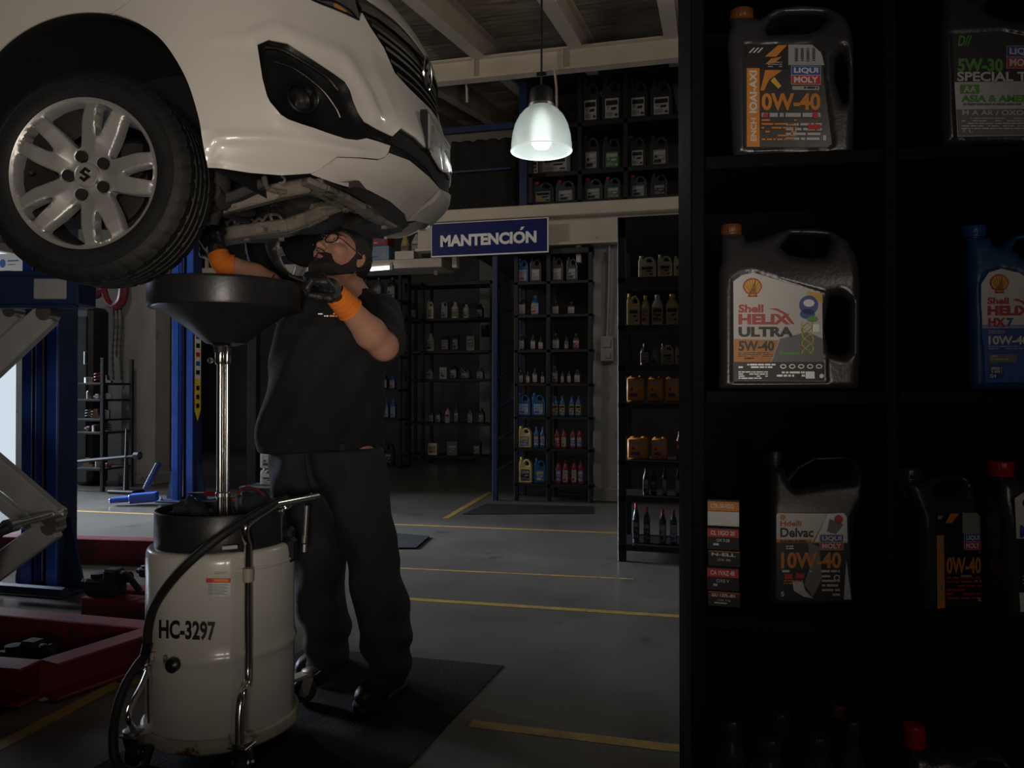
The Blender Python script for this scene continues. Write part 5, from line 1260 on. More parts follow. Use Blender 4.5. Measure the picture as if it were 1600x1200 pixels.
# glasses
gm = MB()
for s in (-1, 1):
    cen = np.array([s*.034, .112, .008]); ring = []
    for a in np.linspace(0, 2*PI, 33)[:-1]: ring.append(h2w(cen+np.array([.0255*math.cos(a), -.010*abs(math.cos(a))*(1 if s*math.cos(a) > 0 else .1), .0215*math.sin(a)*(1 if math.sin(a) > 0 else 1.05)])))
    gm.tube(ring+ring[:2], .0021, 8, cap=False)
    gm.tube([h2w(p) for p in catmull([(s*.0595, .102, .014), (s*.068, .085, .014), (s*.079, .04, .012), (s*.084, -.005, .014), (s*.083, -.03, -.004)], 4)], .0016, 6)
gm.tube([h2w(p) for p in catmull([(-.0095, .112, .012), (0, .121, .014), (.0095, .112, .012)], 4)], .0016, 6)
gl = gm.build('glasses', mat('dark_wire_frame', (.03, .028, .027), .25, .8), man)
lm = MB()
for s in (-1, 1):
    cen = np.array([s*.034, .112, .008]); n = 24
    lm = MB(); lm.add([h2w(cen+np.array([.025*math.cos(a), -.010*abs(math.cos(a))*(1 if s*math.cos(a) > 0 else .1), .021*math.sin(a)])) for a in np.linspace(0, 2*PI, n+1)[:-1]], [tuple(range(n))])
    lm.build('lens', mat('spectacle_lens', (.9, .9, .9), .05, trans=1, alpha=.16) if s < 0 else bpy.data.materials['spectacle_lens'], gl, fixn=False)
# t-shirt: torso stack plus sleeves
TS = [(705, 501, 95, .125, 2.90), (690, 501, 93, .13, 2.90), (650, 503, 90, .135, 2.895), (600, 508, 90, .14, 2.89), (550, 515, 88, .14, 2.885), (515, 520, 85, .135, 2.88), (490, 526, 80, .115, 2.885), (472, 534, 62, .09, 2.875), (460, 545, 44, .075, 2.86), (452, 552, 30, .068, 2.85)]
TS = sorted([(J(cx, py, D)[2], J(cx, py, D)@CR, J(cx, py, D)@CF0, hw/F*D, dp_) for py, cx, hw, dp_, D in TS])
tz, tcx, tcd, trx, trd = [np.array(q) for q in zip(*TS)]
tb = math.radians(-22)
def stack(X, Y, Z, tz, tcx, tcd, trx, trd, rot, n=2.4):
    u = X*CR[0]+Y*CR[1]-np.interp(Z, tz, tcx); w_ = X*CF0[0]+Y*CF0[1]-np.interp(Z, tz, tcd)
    ur = u*math.cos(rot)-w_*math.sin(rot); wr = u*math.sin(rot)+w_*math.cos(rot)
    rx, rd = np.interp(Z, tz, trx), np.interp(Z, tz, trd)
    q = (np.abs(ur/rx)**n+np.abs(wr/rd)**n)**(1/n); return (q-1)*np.minimum(rx, rd), u, w_
def tee_fn(X, Y, Z):
    d, u, w_ = stack(X, Y, Z, tz, tcx, tcd, trx, trd, tb)
    fold = .008*np.sin(u*26+Z*9+np.sin(Z*7)*1.5)*np.clip((1.42-Z)/.3, 0, 1)+.004*np.sin(u*47-Z*23)+.003*np.sin(Z*38+u*21)*np.clip((Z-1.2)/.3, 0, 1)
    d = d+fold
    d = np.maximum(d, np.maximum(tz[0]-Z, Z-tz[-1]))
    ls, le = B_['lsh'], B_['lel']; rs, re = B_['rsh'], B_['rel']
    e = ls+(le-ls)*.92
    sl_ = sd_cone(X, Y, Z, ls+CZ*.0, e, .074, .078)+.004*np.sin(X*60+Z*50)*np.sin(Y*55-Z*30)
    ax = (le-ls)/np.linalg.norm(le-ls); pr_ = (X-e[0])*ax[0]+(Y-e[1])*ax[1]+(Z-e[2])*ax[2]; sl_ = np.maximum(sl_, pr_)
    e2 = rs+(re-rs)*.7; sr_ = np.maximum(sd_cone(X, Y, Z, rs, e2, .074, .076), 0*X-1)
    ax2 = (re-rs)/np.linalg.norm(re-rs); sr_ = np.maximum(sr_, (X-e2[0])*ax2[0]+(Y-e2[1])*ax2[1]+(Z-e2[2])*ax2[2])
    d = smin(smin(d, sl_, .05), sr_, .05)
    for q in (ls, rs): d = smin(d, sd_cone(X, Y, Z, NB-CZ*.045, q-CZ*.005, .066, .068), .03)
    d = smax(d, -sd_cone(X, Y, Z, NB+CZ*.012, h2w((0, -.01, -.09)), .0595, .066), .006)
    return d
lo_t = allp.min(0)-.2; hi_t = allp.max(0)+.2
c0_ = J(510, 580, 2.88); v, f = surfnets(tee_fn, (c0_[0]-.42, c0_[1]-.5, tz[0]-.03), (c0_[0]+.42, c0_[1]+.35, tz[-1]+.08), .0085)
tee = mk('tee_shirt', v, f, m_tee, man, ang=0)
# trousers
def leg_fn(X, Y, Z, rows, seed):
    TS = sorted([(J(cx, py, D)[2], J(cx, py, D)@CR, J(cx, py, D)@CF0, hw/F*D, hw/F*D*k) for py, cx, hw, k, D in rows]); a = [np.array(q) for q in zip(*TS)]
    d, u, w_ = stack(X, Y, Z, *a, 0.0, 2.1)
    low = np.clip((.45-Z)/.3, 0, 1)
    d = d+.006*np.sin(Z*55+u*22+seed)*low+.004*np.sin(u*48+Z*17+seed)+.0045*np.sin(Z*31-u*35+w_*20+seed*2)
    return np.maximum(d, np.maximum(a[0][0]-Z, Z-a[0][-1]))
lrows = [(700, 540, 58, 1.25, 2.90), (740, 550, 54, 1.25, 2.89), (800, 565, 45, 1.3, 2.86), (850, 578, 41, 1.3, 2.83), (890, 586, 39, 1.3, 2.82), (940, 595, 42, 1.25, 2.82), (990, 602, 41, 1.2, 2.81), (1030, 607, 35, 1.2, 2.80), (1048, 608, 33, 1.25, 2.80), (1060, 607, 31, 1.3, 2.80)]
rrows = [(700, 472, 46, 1.4, 2.93), (740, 474, 49, 1.35, 2.93), (800, 484, 49, 1.3, 2.92), (860, 495, 43, 1.3, 2.91), (900, 500, 38, 1.3, 2.92), (950, 504, 36, 1.3, 2.94), (990, 510, 36, 1.25, 2.97), (1012, 512, 35, 1.25, 2.98), (1030, 511, 31, 1.3, 2.98), (1040, 510, 29, 1.3, 2.98)]
def tr_fn(X, Y, Z):
    d = smin(leg_fn(X, Y, Z, lrows, 1.0), leg_fn(X, Y, Z, rrows, 2.6), .03)
    pk = J(612, 872, 2.80); 
    d = smin(d, sd_ell(X, Y, Z, J(606, 880, 2.82), (.045, .05, .085)), .012)
    return d
c1_ = J(535, 880, 2.9); v, f = surfnets(tr_fn, (c1_[0]-.38, c1_[1]-.38, .04), (c1_[0]+.38, c1_[1]+.38, J(510, 695, 2.9)[2]+.05), .0095)
tro = mk('trousers', v, f, m_trou, man, ang=0)
m_ = MB(); m_.tube(catmull([J(474, 712, 2.765), J(476, 740, 2.76), J(484, 768, 2.765)], 4), .004, 6); m_.build('fly_seam', m_trou, tro)
m_ = MB(); m_.box(J(440, 704, 2.80), (.02, .02, .05), .004); m_.build('belt_loop', m_trou, tro)
m_ = MB(); m_.box(J(535, 704, 2.775), (.02, .02, .05), .004); m_.build('belt_loop', m_trou, tro)
# boots
def boot(foot, toe_dir, ank):
    td = toe_dir/np.linalg.norm(toe_dir); sd_ = np.array([-td[1], td[0], 0]); fo = foot*np.array([1, 1, 0])
    def fn(X, Y, Z):
        x, y = X-fo[0], Y-fo[1]; a = x*td[0]+y*td[1]; b = x*sd_[0]+y*sd_[1]
        d = sd_ell(a, b, Z, (.095, 0, .05), (.085, .05, .048)); d = smin(d, sd_ell(a, b, Z, (-.01, 0, .055), (.095, .042, .055)), .03)
        d = smin(d, sd_cone(a, b, Z, (-.04, 0, .07), (-.045, 0, .17), .047, .048), .03); d = smin(d, sd_cone(a, b, Z, (.07, 0, .075), (.0, 0, .14), .028, .03), .03)
        return np.maximum(d, .026-Z)
    v, f = surfnets(fn, (fo[0]-.24, fo[1]-.24, -.01), (fo[0]+.24, fo[1]+.24, .24), .006); b_ = mk('boot', v, f, m_boot, man, ang=0)
    def so(X, Y, Z):
        x, y = X-fo[0], Y-fo[1]; a = x*td[0]+y*td[1]; b = x*sd_[0]+y*sd_[1]
        o = np.minimum(np.sqrt(((a-.09)/.1)**2+(b/.056)**2)-1, np.sqrt(((a+.045)/.075)**2+(b/.045)**2)-1); o = smin(o, np.maximum(np.abs(b)/.047-1, np.abs(a-.02)/.09-1), .3)
        return np.maximum(o*.05, np.abs(Z-.018)-.0135)
    v, f = surfnets(so, (fo[0]-.24, fo[1]-.24, -.01), (fo[0]+.24, fo[1]+.24, .06), .006); mk('sole', v, f, m_rub, b_, ang=30)
    lc = MB()
    for k in range(5):
        a = .085-.022*k; z = .093+.016*k; w0 = .03; p = [fo+td*(a+(.006 if j % 2 else -.006))+sd_*w0*s_+CZ*(z-.012*abs(s_)) for j, s_ in enumerate((-1, 0, 1))]; p[1] = fo+td*(a+.006)+CZ*(z+.006)
        lc.tube(catmull(p, 3), .003, 6)
    lc.build('laces', m_rag, b_)
boot(fl_+CF0*.06, -.45*CR-1.0*CF0, None); boot(fr_+CF0*.06, -.5*CR-1.0*CF0, None)
# logo on the chest
def q_ch(px, py, l):
    r = ray(px, py); lo_, hi_ = 2.4, 3.1
    dd = np.linspace(lo_, hi_, 140); pts = CP+dd[:, None]*r; s = tee_fn(pts[:, 0], pts[:, 1], pts[:, 2]); i = np.argmax(s < 0); return CP+(dd[i]-.009-.001*l)*r
zc_ = [q_ch(x, 493, 0) for x in (497, 545)]
def q_l(px, py, l): k = (px-497)/48; D = ((zc_[0]*(1-k)+zc_[1]*k)-CP)@CF; return CP+(D-.002*l)*ray(px, py)
Print(q_l).lines(497, 489.5, 513, 496, 2, m_silver, 1, 5, .6).lines(515, 489, 541, 496, 2, m_orange, 1, 8, .7).build('chest_print', tee)
# gloved hands
def hand(wr, el, palm_n, curl, spread, thumb_side, tcurl, s=1.0, tip=None):
    fa = (wr-el)/np.linalg.norm(wr-el); h = fa if tip is None else (tip-wr)/np.linalg.norm(tip-wr); n_ = palm_n-h*(palm_n@h); n_ /= np.linalg.norm(n_); l = np.cross(h, n_)*thumb_side
    prim = []
    for i, (lo_, ln) in enumerate(((.031, .92), (.011, 1.0), (-.010, .95), (-.030, .78))):
        mc0 = wr+h*.018*s+l*lo_*.6*s; mc = wr+h*.095*s+l*lo_*s+n_*(-.004)
        prim.append((mc0, mc, .0165*s, .0145*s)); p = mc; ang = 0; fd_ = h*math.cos(spread*lo_)+l*math.sin(spread*lo_*10)*.1
        for sg, (seg, r0, r1) in enumerate(((.045, .0128, .0115), (.028, .0115, .0105), (.022, .0105, .0088))):
            ang += curl[sg]*(1+.08*i); q = p+(fd_*math.cos(ang)+n_*math.sin(ang))*seg*ln*s; prim.append((p, q, r0*s, r1*s)); p = q
    t0 = wr+h*.03*s+l*.026*s; d1 = h*.55+l*.7+n_*.35; d1 /= np.linalg.norm(d1); t1 = t0+d1*.045*s; d2 = h*.75+l*(.25-tcurl*.4)+n_*(.4+tcurl*.3); d2 /= np.linalg.norm(d2); t2 = t1+d2*.034*s; d3 = h*.75+l*(-.1-tcurl*.5)+n_*(.5+tcurl*.3); d3 /= np.linalg.norm(d3)
    prim += [(t0, t1, .018*s, .0145*s), (t1, t2, .0145*s, .0125*s), (t2, t2+d3*.028*s, .0125*s, .0095*s)]
    prim.append((wr-h*.01, wr+h*.05*s, .031*s, .033*s)); pts = np.array([q for a in prim for q in a[:2]])
    def fn(X, Y, Z):
        d = None
        for a, b, r0, r1 in prim:
            e = sd_cone(X, Y, Z, a, b, r0, r1); d = e if d is None else smin(d, e, .006)
        return d+.0008*np.sin(X*300)*np.sin(Y*280)*np.sin(Z*310)
    v, f = surfnets(fn, pts.min(0)-.045, pts.max(0)+.045, .0033); g = mk('glove', v, f, m_glove, man, ang=0)
    m_ = MB(); L_ = .075; k = 14; path = catmull([wr+h*.03, wr+h*.006, wr-(h+fa)*.012, wr-fa*.052], 5); k = len(path)-1; rad = [(.0365+.0085*(i/k)+.0012*math.sin(i*2.2))*s for i in range(k+1)]
    path.append(path[-1]+fa*.002); rad.append(.029*s); path.append(path[-1]+fa*.01); rad.append(.028*s); m_.tube(path, rad, 28, cap=False); m_.build('cuff', m_cuff, g, ang=60); return g
hand(B_['lwr'], B_['lel'], -CR*.55-CZ*.75+CF0*.15, (.75, 1.15, .8), .0, 1, .6, .98)
hand(B_['rwr'], B_['rel'], CF0*.35+CZ*.2-CR*.0+CF0*.4, (.5, .8, .6), .0, 1, .5, 1.02, tip=J(322, 350, 2.85))
# the thin hose he holds by the pan
m_ = MB(); m_.tube(catmull([P(452, 430, 2.44), P(470, 437, 2.42), P(486, 443, 2.40), P(498, 447, 2.41)], 5), .004, 8); o = m_.build('drain_tube', m_steel, None); tag(o, 'short pale metal tube held in the black glove beside the funnel pan', 'tube')
# ================================================================== THE NEAR SHELF
SA_ = YAW-math.radians(9.0)
EX = np.array([math.cos(SA_), math.sin(SA_), 0]); EN = np.array([-math.sin(SA_), math.cos(SA_), 0])    # along the front, into the shelf
S0 = np.array(P(1232, 610, 1.27))
def SP(px, py, off=0.0):        # pixel -> point on a plane parallel to the shelf front, off metres behind it
    r = ray(px, py); k = ((S0+EN*off-CP)@EN)/(r@EN); return CP+r*k
def sx(px): return (SP(px, 610)-S0)@EX
def szz(px, py): return SP(px, py)[2]
ROW = [szz(1240, 237), szz(1240, 610.5), szz(1240, 969), .39, .03]
ROW = [1.93]+ROW
u0, u1, u2, u3 = sx(1080), sx(1102), sx(1383), sx(1405)
bay = u2-u1; DPT = .36; UE = u3+bay*2+.06
def sw_(u, n, z): return S0*np.array([1, 1, 0])+EX*u+EN*n+CZ*z
MS = Matrix((V3(EX), V3(EN), V3(CZ))).transposed().to_4x4(); MS.translation = V3(S0*np.array([1, 1, 0]))
shelf = thing('shelving_unit', sw_(u0, 0, 0), 'black wooden shelving unit full of oil jugs close to the camera', 'shelf')
H_ = 2.35
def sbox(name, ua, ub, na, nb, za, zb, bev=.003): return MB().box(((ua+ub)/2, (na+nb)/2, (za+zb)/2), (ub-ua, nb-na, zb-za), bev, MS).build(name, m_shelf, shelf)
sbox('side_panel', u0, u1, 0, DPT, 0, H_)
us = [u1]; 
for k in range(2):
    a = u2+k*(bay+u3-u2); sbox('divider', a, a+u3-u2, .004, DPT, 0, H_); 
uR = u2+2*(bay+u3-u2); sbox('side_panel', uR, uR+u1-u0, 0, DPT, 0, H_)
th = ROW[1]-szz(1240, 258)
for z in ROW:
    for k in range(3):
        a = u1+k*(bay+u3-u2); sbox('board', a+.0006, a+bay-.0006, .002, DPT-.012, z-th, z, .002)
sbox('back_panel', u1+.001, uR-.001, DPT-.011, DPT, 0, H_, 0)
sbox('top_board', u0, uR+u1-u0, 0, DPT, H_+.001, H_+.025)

def jug_frame(px, row, off, yaw):   # plane of a jug's front face: through the shelf row at column px, off metres behind the shelf front
    o = SP(px, 610, off); a = SA_+yaw; ex = np.array([math.cos(a), math.sin(a), 0]); n = np.array([-math.sin(a), math.cos(a), 0]); o = o*np.array([1, 1, 0])+CZ*ROW[row]; return o, ex, n
def jug(px, row, off, yaw, outline, holes, cap, body_m, cap_m, depth, label, cat='jug', group=None, rnd=.016, recess=None, h=.0034, name='oil_jug', base=None):
    o, ex, n = jug_frame(px, row, off, yaw)
    def uv(x, y): r = ray(x, y); k = ((o-CP)@n)/(r@n); p = CP+r*k-o; return (p@ex, p[2])
    ol = [uv(*p) for p in outline]; mz = min(z for _, z in ol); ol = [(u, max(0.0, z-mz) if True else z) for u, z in ol]; hs = [[(lambda q: (q[0], q[1]-mz))(uv(*p)) for p in hq] for hq in holes]
    u_ = [p[0] for p in ol]; z_ = [p[1] for p in ol]; uc = (min(u_)+max(u_))/2
    top = max(z_)
    rc = [(lambda q: (q[0], q[1]-mz))(uv(*p)) for p in recess] if recess else None
    def fn(X, Y, Z):
        d = sd_poly(X, Z, ol)
        for hq in hs: d = smax(d, -sd_poly(X, Z, hq), .006)
        # the waist narrows towards the handle and the neck
        tp_ = np.clip((Z/top-.62)/.38, 0, 1); hd = depth/2*(1-.42*tp_**1.5)
        q1, q2 = d+rnd, np.abs(Y-depth/2)-hd+rnd
        o_ = np.minimum(np.maximum(q1, q2), 0)+np.sqrt(np.maximum(q1, 0)**2+np.maximum(q2, 0)**2)-rnd
        if rc is not None: o_ = o_+.0022*np.clip(1-sd_poly(X, Z, rc)/.002, 0, 1)*(Y < depth/2)
        return o_
    v, f = surfnets(fn, (min(u_)-.012, -.012, -.012), (max(u_)+.012, depth+.012, top+.012), h)
    W_ = lambda P_: o+P_[:, 0:1]*ex+P_[:, 1:2]*n+P_[:, 2:3]*CZ
    t = thing(name, o+ex*uc+n*depth/2, label, cat, group=group)
    v[:, 2] = np.maximum(v[:, 2], 0.0006)
    mk('body', W_(v), f, body_m, t, ang=0)
    if cap:
        (cx0, cy0), (cx1, cy1) = cap; a, b = uv(cx0, cy1), uv(cx1, cy0); cu = (a[0]+b[0])/2; r = (b[0]-a[0])/2; z0, z1 = a[1]-mz, b[1]-mz
        Mc = Matrix((V3(ex), V3(n), V3(CZ))).transposed().to_4x4(); Mc.translation = V3(o+ex*cu+n*depth/2+CZ*z0)
        MB().lathe([(r*.8, -.03), (r*.8, -.004), (r*.8, 0)], 28, Mc).build('neck', body_m, t)
        MB().lathe([(r*.92, 0), (r*.98, .001), (r*.98, (z1-z0)*.16), (r*.92, (z1-z0)*.18), (r*.96, (z1-z0)*.22), (r*.95, (z1-z0)*.93), (r*.88, z1-z0), (0, z1-z0)], 60, Mc, rf=lambda a, z: 1+.022*math.cos(20*a)*(z > (z1-z0)*.2)).build('cap', cap_m, t, ang=50)
    def q(x, y, l): u, z = uv(x, y); p = o+ex*u+n*(.0016-.0004*l)+CZ*max(z-mz, .002); return p
    def q2(x, y, l): u, z = uv(x, y); return o+ex*u+n*((.0022 if rc is not None else -.0002)-.0004*l)+CZ*(z-mz)
    return t, Print(q2)
def liqui(pr, x0, y0, x1, y1, l):  # red and blue makers block
    ym = (y0+y1)/2; w_ = x1-x0; pr.rect(x0-.6, y0-.6, x1+.6, y1+.6, m_white, l).rect(x0, y0, x1, ym-.4, m_bluep, l+1).rect(x0, ym+.4, x1, y1, m_red, l+1)
    pr.text('LIQUI', x0+w_*.08, y0+(ym-y0)*.16, x1-w_*.08, ym-(ym-y0)*.14, m_white, l+2, .035); pr.text('MOLY', x0+w_*.08, ym+(y1-ym)*.16, x1-w_*.08, y1-(y1-ym)*.14, m_white, l+2, .035)
def pecten(pr, cx, cy, r, l):      # scallop emblem
    def shp(k): return [(cx+k*r*math.cos(a)*(1.0 if math.sin(a) > -.2 else .92), cy-k*r*(.1+.92*math.sin(a))) for a in np.linspace(-.25*PI, 1.25*PI, 22)][::-1]+[]
    base = lambda k: [(cx-k*r*.5, cy+k*r*.95), (cx+k*r*.5, cy+k*r*.95)]
    pr.poly([(x, y) for x, y in shp(1.0)]+base(1.0), m_red, l); pr.poly([(x, y) for x, y in shp(.84)]+base(.84), m_yellow, l+1)
    for a in np.linspace(.12*PI, .88*PI, 7):
        x, y = cx+r*.82*math.cos(a), cy-r*.82*math.sin(a); bx = cx+r*.22*math.cos(a); by = cy+r*.68; pr.poly([(x-.5, y), (bx-.3, by), (bx+.3, by), (x+.5, y)], m_red, l+2)

# --- 1: grey jug, top row
t1, pr = jug(1240, 1, .035, 0, [(1146, 236), (1144, 216), (1141, 130), (1137, 62), (1138, 40), (1144, 24), (1144, 8), (1186, 8), (1190, 12), (1215, -8), (1258, -15), (1302, -9), (1322, 4), (1332, 20), (1337, 45), (1338, 160), (1337, 200), (1335, 234)],
   [[(1200, 30), (1208, 12), (1229, 3), (1293, 3), (1297, 14), (1283, 30), (1262, 37), (1202, 39)], [(1308, 80), (1319, 66), (1327, 91), (1327, 146), (1320, 151), (1308, 115)]], ((1144, -14), (1185, 8)), m_greyjug, m_brown, .10,
   'grey handled oil jug with orange 0W-40 label and copper cap, top row', recess=[(1164, 58), (1270, 58), (1285, 72), (1292, 135), (1303, 219), (1294, 224), (1164, 224)])
pr.poly([(1166, 61), (1166, 221), (1293, 221), (1300, 216), (1290, 135), (1283, 73), (1269, 61)], m_foil, 1).rect(1166, 61, 1232, 99, m_blackp, 2).poly([(1232, 61), (1232, 93), (1290, 93), (1283, 73), (1269, 61)], m_silver, 2)
pr.poly([(1216, 62), (1195, 80), (1213, 80), (1230, 62)], m_orange, 3).poly([(1205, 83), (1196, 92), (1210, 90), (1222, 80)], m_orange, 3).text('///', 1170, 66, 1190, 74, m_white, 3, .02, skew=3).lines(1200, 88, 1222, 98, 3, m_silver, 4, 3)
for i in range(4): pr.rect(1242+i*9, 66, 1247+i*9, 88-(i % 2)*4, m_grey, 3).lines(1243+i*9, 68, 1247+i*9, 88, 7, m_blackp, 4, i)
pr.rect(1167, 98, 1187, 221, m_orange, 3).text('IOAI-AXI', 1171, 102, 1183, 168, m_white, 4, .03, True).text('ENCH', 1173, 176, 1182, 212, m_white, 4, .02, True)
pr.poly([(1196, 101), (1188, 133), (1194, 133), (1202, 116), (1219, 104), (1222, 101)], m_orange, 3).poly([(1204, 118), (1216, 130), (1221, 126), (1210, 112)], m_yellow, 4)
liqui(pr, 1237, 95, 1282, 123, 3); pr.rect(1238, 126, 1280, 132, m_silver, 3).lines(1241, 127, 1278, 131.5, 1, m_blackp, 4, 2, .7)
pr.text('0W-40', 1190, 137, 1282, 164, m_orange, 4, .035).lines(1190, 168, 1282, 176, 1, m_silver, 4, 4, .8).disc(1196, 172, 4, m_red, 5, 10).disc(1274, 172, 5, m_red, 5, 12).lines(1190, 178, 1245, 214, 6, m_orange, 4, 5, .45).lines(1228, 184, 1284, 214, 4, m_silver, 4, 6, .5).rect(1262, 186, 1282, 194, m_red, 5).rect(1286, 203, 1291, 211, m_silver, 4)
pr.build('label', t1)
# --- 2: grey jug, top row, second bay
t2, pr = jug(1560, 1, .03, .04, [(1474, 227), (1473, 150), (1472, 44), (1478, 20), (1478, -20), (1520, -20), (1525, -12), (1545, -30), (1600, -42), (1650, -34), (1672, -10), (1680, 30), (1680, 170), (1677, 227)],
   [[(1545, 8), (1560, -14), (1585, -20), (1640, -18), (1642, 0), (1622, 22), (1590, 28), (1560, 18)], [(1646, 80), (1660, 62), (1669, 90), (1669, 146), (1660, 151), (1646, 115)]], ((1477, -42), (1519, -20)), m_greyjug, m_greyjug, .10,
   'grey oil jug with black and silver label reading 5W-30 at the top right corner', recess=[(1486, 50), (1565, 46), (1636, 60), (1640, 130), (1646, 215), (1494, 216)])
pr.poly([(1489, 53), (1492, 128), (1640, 126), (1634, 62), (1565, 48)], m_blackp, 1).poly([(1492, 128), (1497, 213), (1644, 211), (1640, 126)], m_silver, 1).poly([(1495, 171), (1498, 212), (1644, 210), (1642, 169)], m_grey, 2)
pr.text('D//', 1497, 55, 1516, 72, m_green, 2, .02, skew=3); pr.text('5W-30', 1497, 91, 1568, 112, m_green, 2, .04); liqui(pr, 1574, 72, 1622, 106, 2); pr.text('SPECIAL TEC', 1496, 112, 1634, 127, m_white, 3, .03)
pr.rect(1501, 132, 1531, 146, m_green, 2).text('AA', 1506, 134, 1526, 144.5, m_white, 3, .02).text('ASIA & AMERICA', 1503, 148, 1638, 159, m_green, 3, .035).lines(1506, 161, 1630, 166, 1, m_grey, 3, 1, .6).text('M A AR / OXO', 1504, 172, 1600, 180, m_white, 3, .02).lines(1503, 184, 1640, 204, 5, m_silver, 3, 2, .4).text('1 L', 1506, 200, 1520, 207, m_white, 3)
pr.build('label', t2)
# --- 3: grey jug, second row
t3, pr = jug(1232, 2, .05, 0, [(1123, 612), (1124, 560), (1123, 427), (1129, 406), (1130, 362), (1168, 362), (1169, 374), (1190, 371), (1223, 357), (1240, 352), (1282, 352), (1308, 357), (1331, 372), (1343, 397), (1347, 427), (1347, 572), (1344, 612)],
   [[(1223, 384), (1241, 362), (1300, 365), (1305, 374), (1293, 400), (1270, 402), (1235, 396)], [(1299, 464), (1313, 461), (1330, 473), (1329, 549), (1317, 557), (1298, 552), (1291, 514)]], ((1130, 343), (1166, 362)), m_greyjug, m_brown, .105,
   'grey oil jug with scallop emblem and white label reading 5W-40, second row', recess=[(1144, 439), (1160, 428), (1177, 424), (1288, 458), (1289, 543), (1294, 599), (1144, 599)])
pr.poly([(1146, 441), (1147, 596), (1290, 596), (1286, 543), (1285, 460), (1177, 427), (1160, 431)], m_white, 1)
pr.rect(1147, 567, 1288.6, 596, m_blackp, 2).poly([(1147, 531), (1147, 567), (1205, 567), (1217, 533)], m_orange, 2).poly([(1219, 531), (1206, 567), (1287.5, 567), (1286, 531), (1262, 520)], m_grey, 2)
pr.poly([(1262, 456), (1262, 468), (1286, 475), (1285, 460)], m_yellow, 2).disc(1264, 478, 15, m_bluep, 3, 18).disc(1264, 475, 9, m_silver, 4, 10, 6).disc(1262, 492, 12, m_bluep, 3, 14, 8).disc(1270, 500, 9, m_green, 4, 10, 5)
R = random.Random(3)
for i in range(5): pr.b.add([pr.q(1262+9*math.sin(a*1.3+i)+ww, 505+a*9, 4+i*.1) for a in np.linspace(0, 5.5, 14) for ww in (-1, 1)], [(2*j, 2*j+1, 2*j+3, 2*j+2) for j in range(13)], pr.mi(m_green if i % 2 else m_yellow))
pr.poly([(1217, 551), (1218, 555), (1250, 556), (1250, 552)], m_green, 4).rect(1270, 508, 1280, 520, m_silver, 5)
pecten(pr, 1176, 451, 15, 3); pr.text('Shell', 1154, 477, 1193, 490, m_red, 3, .035).text('HELIX', 1154, 492, 1235, 508.5, m_red, 3, .05).poly([(1200, 484), (1212, 486), (1224, 492), (1236, 507), (1242, 508), (1229, 491), (1214, 483)], m_red, 4).text('ULTRA', 1154, 512, 1240, 528, m_blackp, 3, .05).text('5W-40', 1154, 534, 1210, 550, m_blackp, 3, .035).lines(1153, 552, 1208, 560, 3, m_blackp, 3, 9, .4).lines(1153, 560, 1178, 563, 1, m_blackp, 4, 2, .9)
for i in range(5): pr.disc(1224+i*14, 574, 5, m_silver, 3, 12, 3.6).disc(1224+i*14, 574, 3.4, m_blackp, 4, 10, 2.2)
pr.lines(1154, 570, 1212, 578, 2, m_silver, 3, 2, .6).lines(1154, 582, 1200, 595, 4, m_silver, 3, 3, .45).lines(1214, 582, 1258, 592, 2, m_silver, 3, 8, .6).rect(1259, 582, 1273, 593, m_silver, 3).disc(1284, 589, 3.5, m_silver, 3, 10)
pr.build('label', t3)
# --- 4: blue bottle, second row, second bay
t4, pr = jug(1590, 2, .04, .05, [(1520, 613), (1518, 560), (1517, 430), (1520, 414), (1521, 368), (1562, 368), (1564, 382), (1574, 385), (1592, 370), (1620, 358), (1650, 360), (1668, 380), (1674, 420), (1674, 570), (1671, 613)],
   [[(1594, 388), (1606, 372), (1648, 374), (1652, 386), (1640, 402), (1606, 402)], [(1640, 462), (1650, 460), (1662, 473), (1661, 540), (1650, 548), (1638, 510)]], ((1519, 347), (1562, 367)), m_bluejug, m_bluecap, .095,
   'blue oil bottle with scallop emblem and 10W-40 label at the right edge', name='oil_jug', recess=[(1531, 446), (1545, 426), (1566, 420), (1592, 426), (1632, 450), (1634, 604), (1541, 604)])
pr.poly([(1534, 446), (1534, 516), (1632, 516), (1630, 454), (1594, 429), (1566, 422), (1546, 428)], m_white, 1).poly([(1534, 516), (1541, 600), (1634, 600), (1632, 516)], m_bluep, 1)
for i in range(5): pr.rect(1534, 510+i*2.4, 1632, 511.2+i*2.4, m_bluep, 2)
pecten(pr, 1562, 446, 15, 3); pr.text('Shell', 1544, 467, 1577, 477.5, m_red, 3, .03).text('HELIX', 1544, 480, 1612, 495, m_red, 3, .05).poly([(1582, 470), (1596, 474), (1606, 482), (1602, 474), (1590, 469)], m_red, 3).text('HX', 1545, 499, 1572, 512.5, m_red, 3, .05).text('7', 1574, 499, 1584, 512.5, m_bluep, 3, .05).text('10W-40', 1545, 527, 1608, 541, m_white, 3, .035).lines(1545, 519, 1570, 525, 2, m_silver, 3, 1, .4).lines(1545, 543, 1606, 550, 2, m_silver, 3, 4, .4).rect(1546, 556, 1590, 569, m_grey, 3).lines(1549, 558, 1576, 567, 2, m_silver, 4, 5, .5).rect(1547, 574, 1569, 594, m_bluejug, 3).lines(1549, 576, 1566, 586, 2, m_silver, 4, 6, .8).text('G4', 1547, 587, 1557, 593, m_white, 4)
pr.build('label', t4)
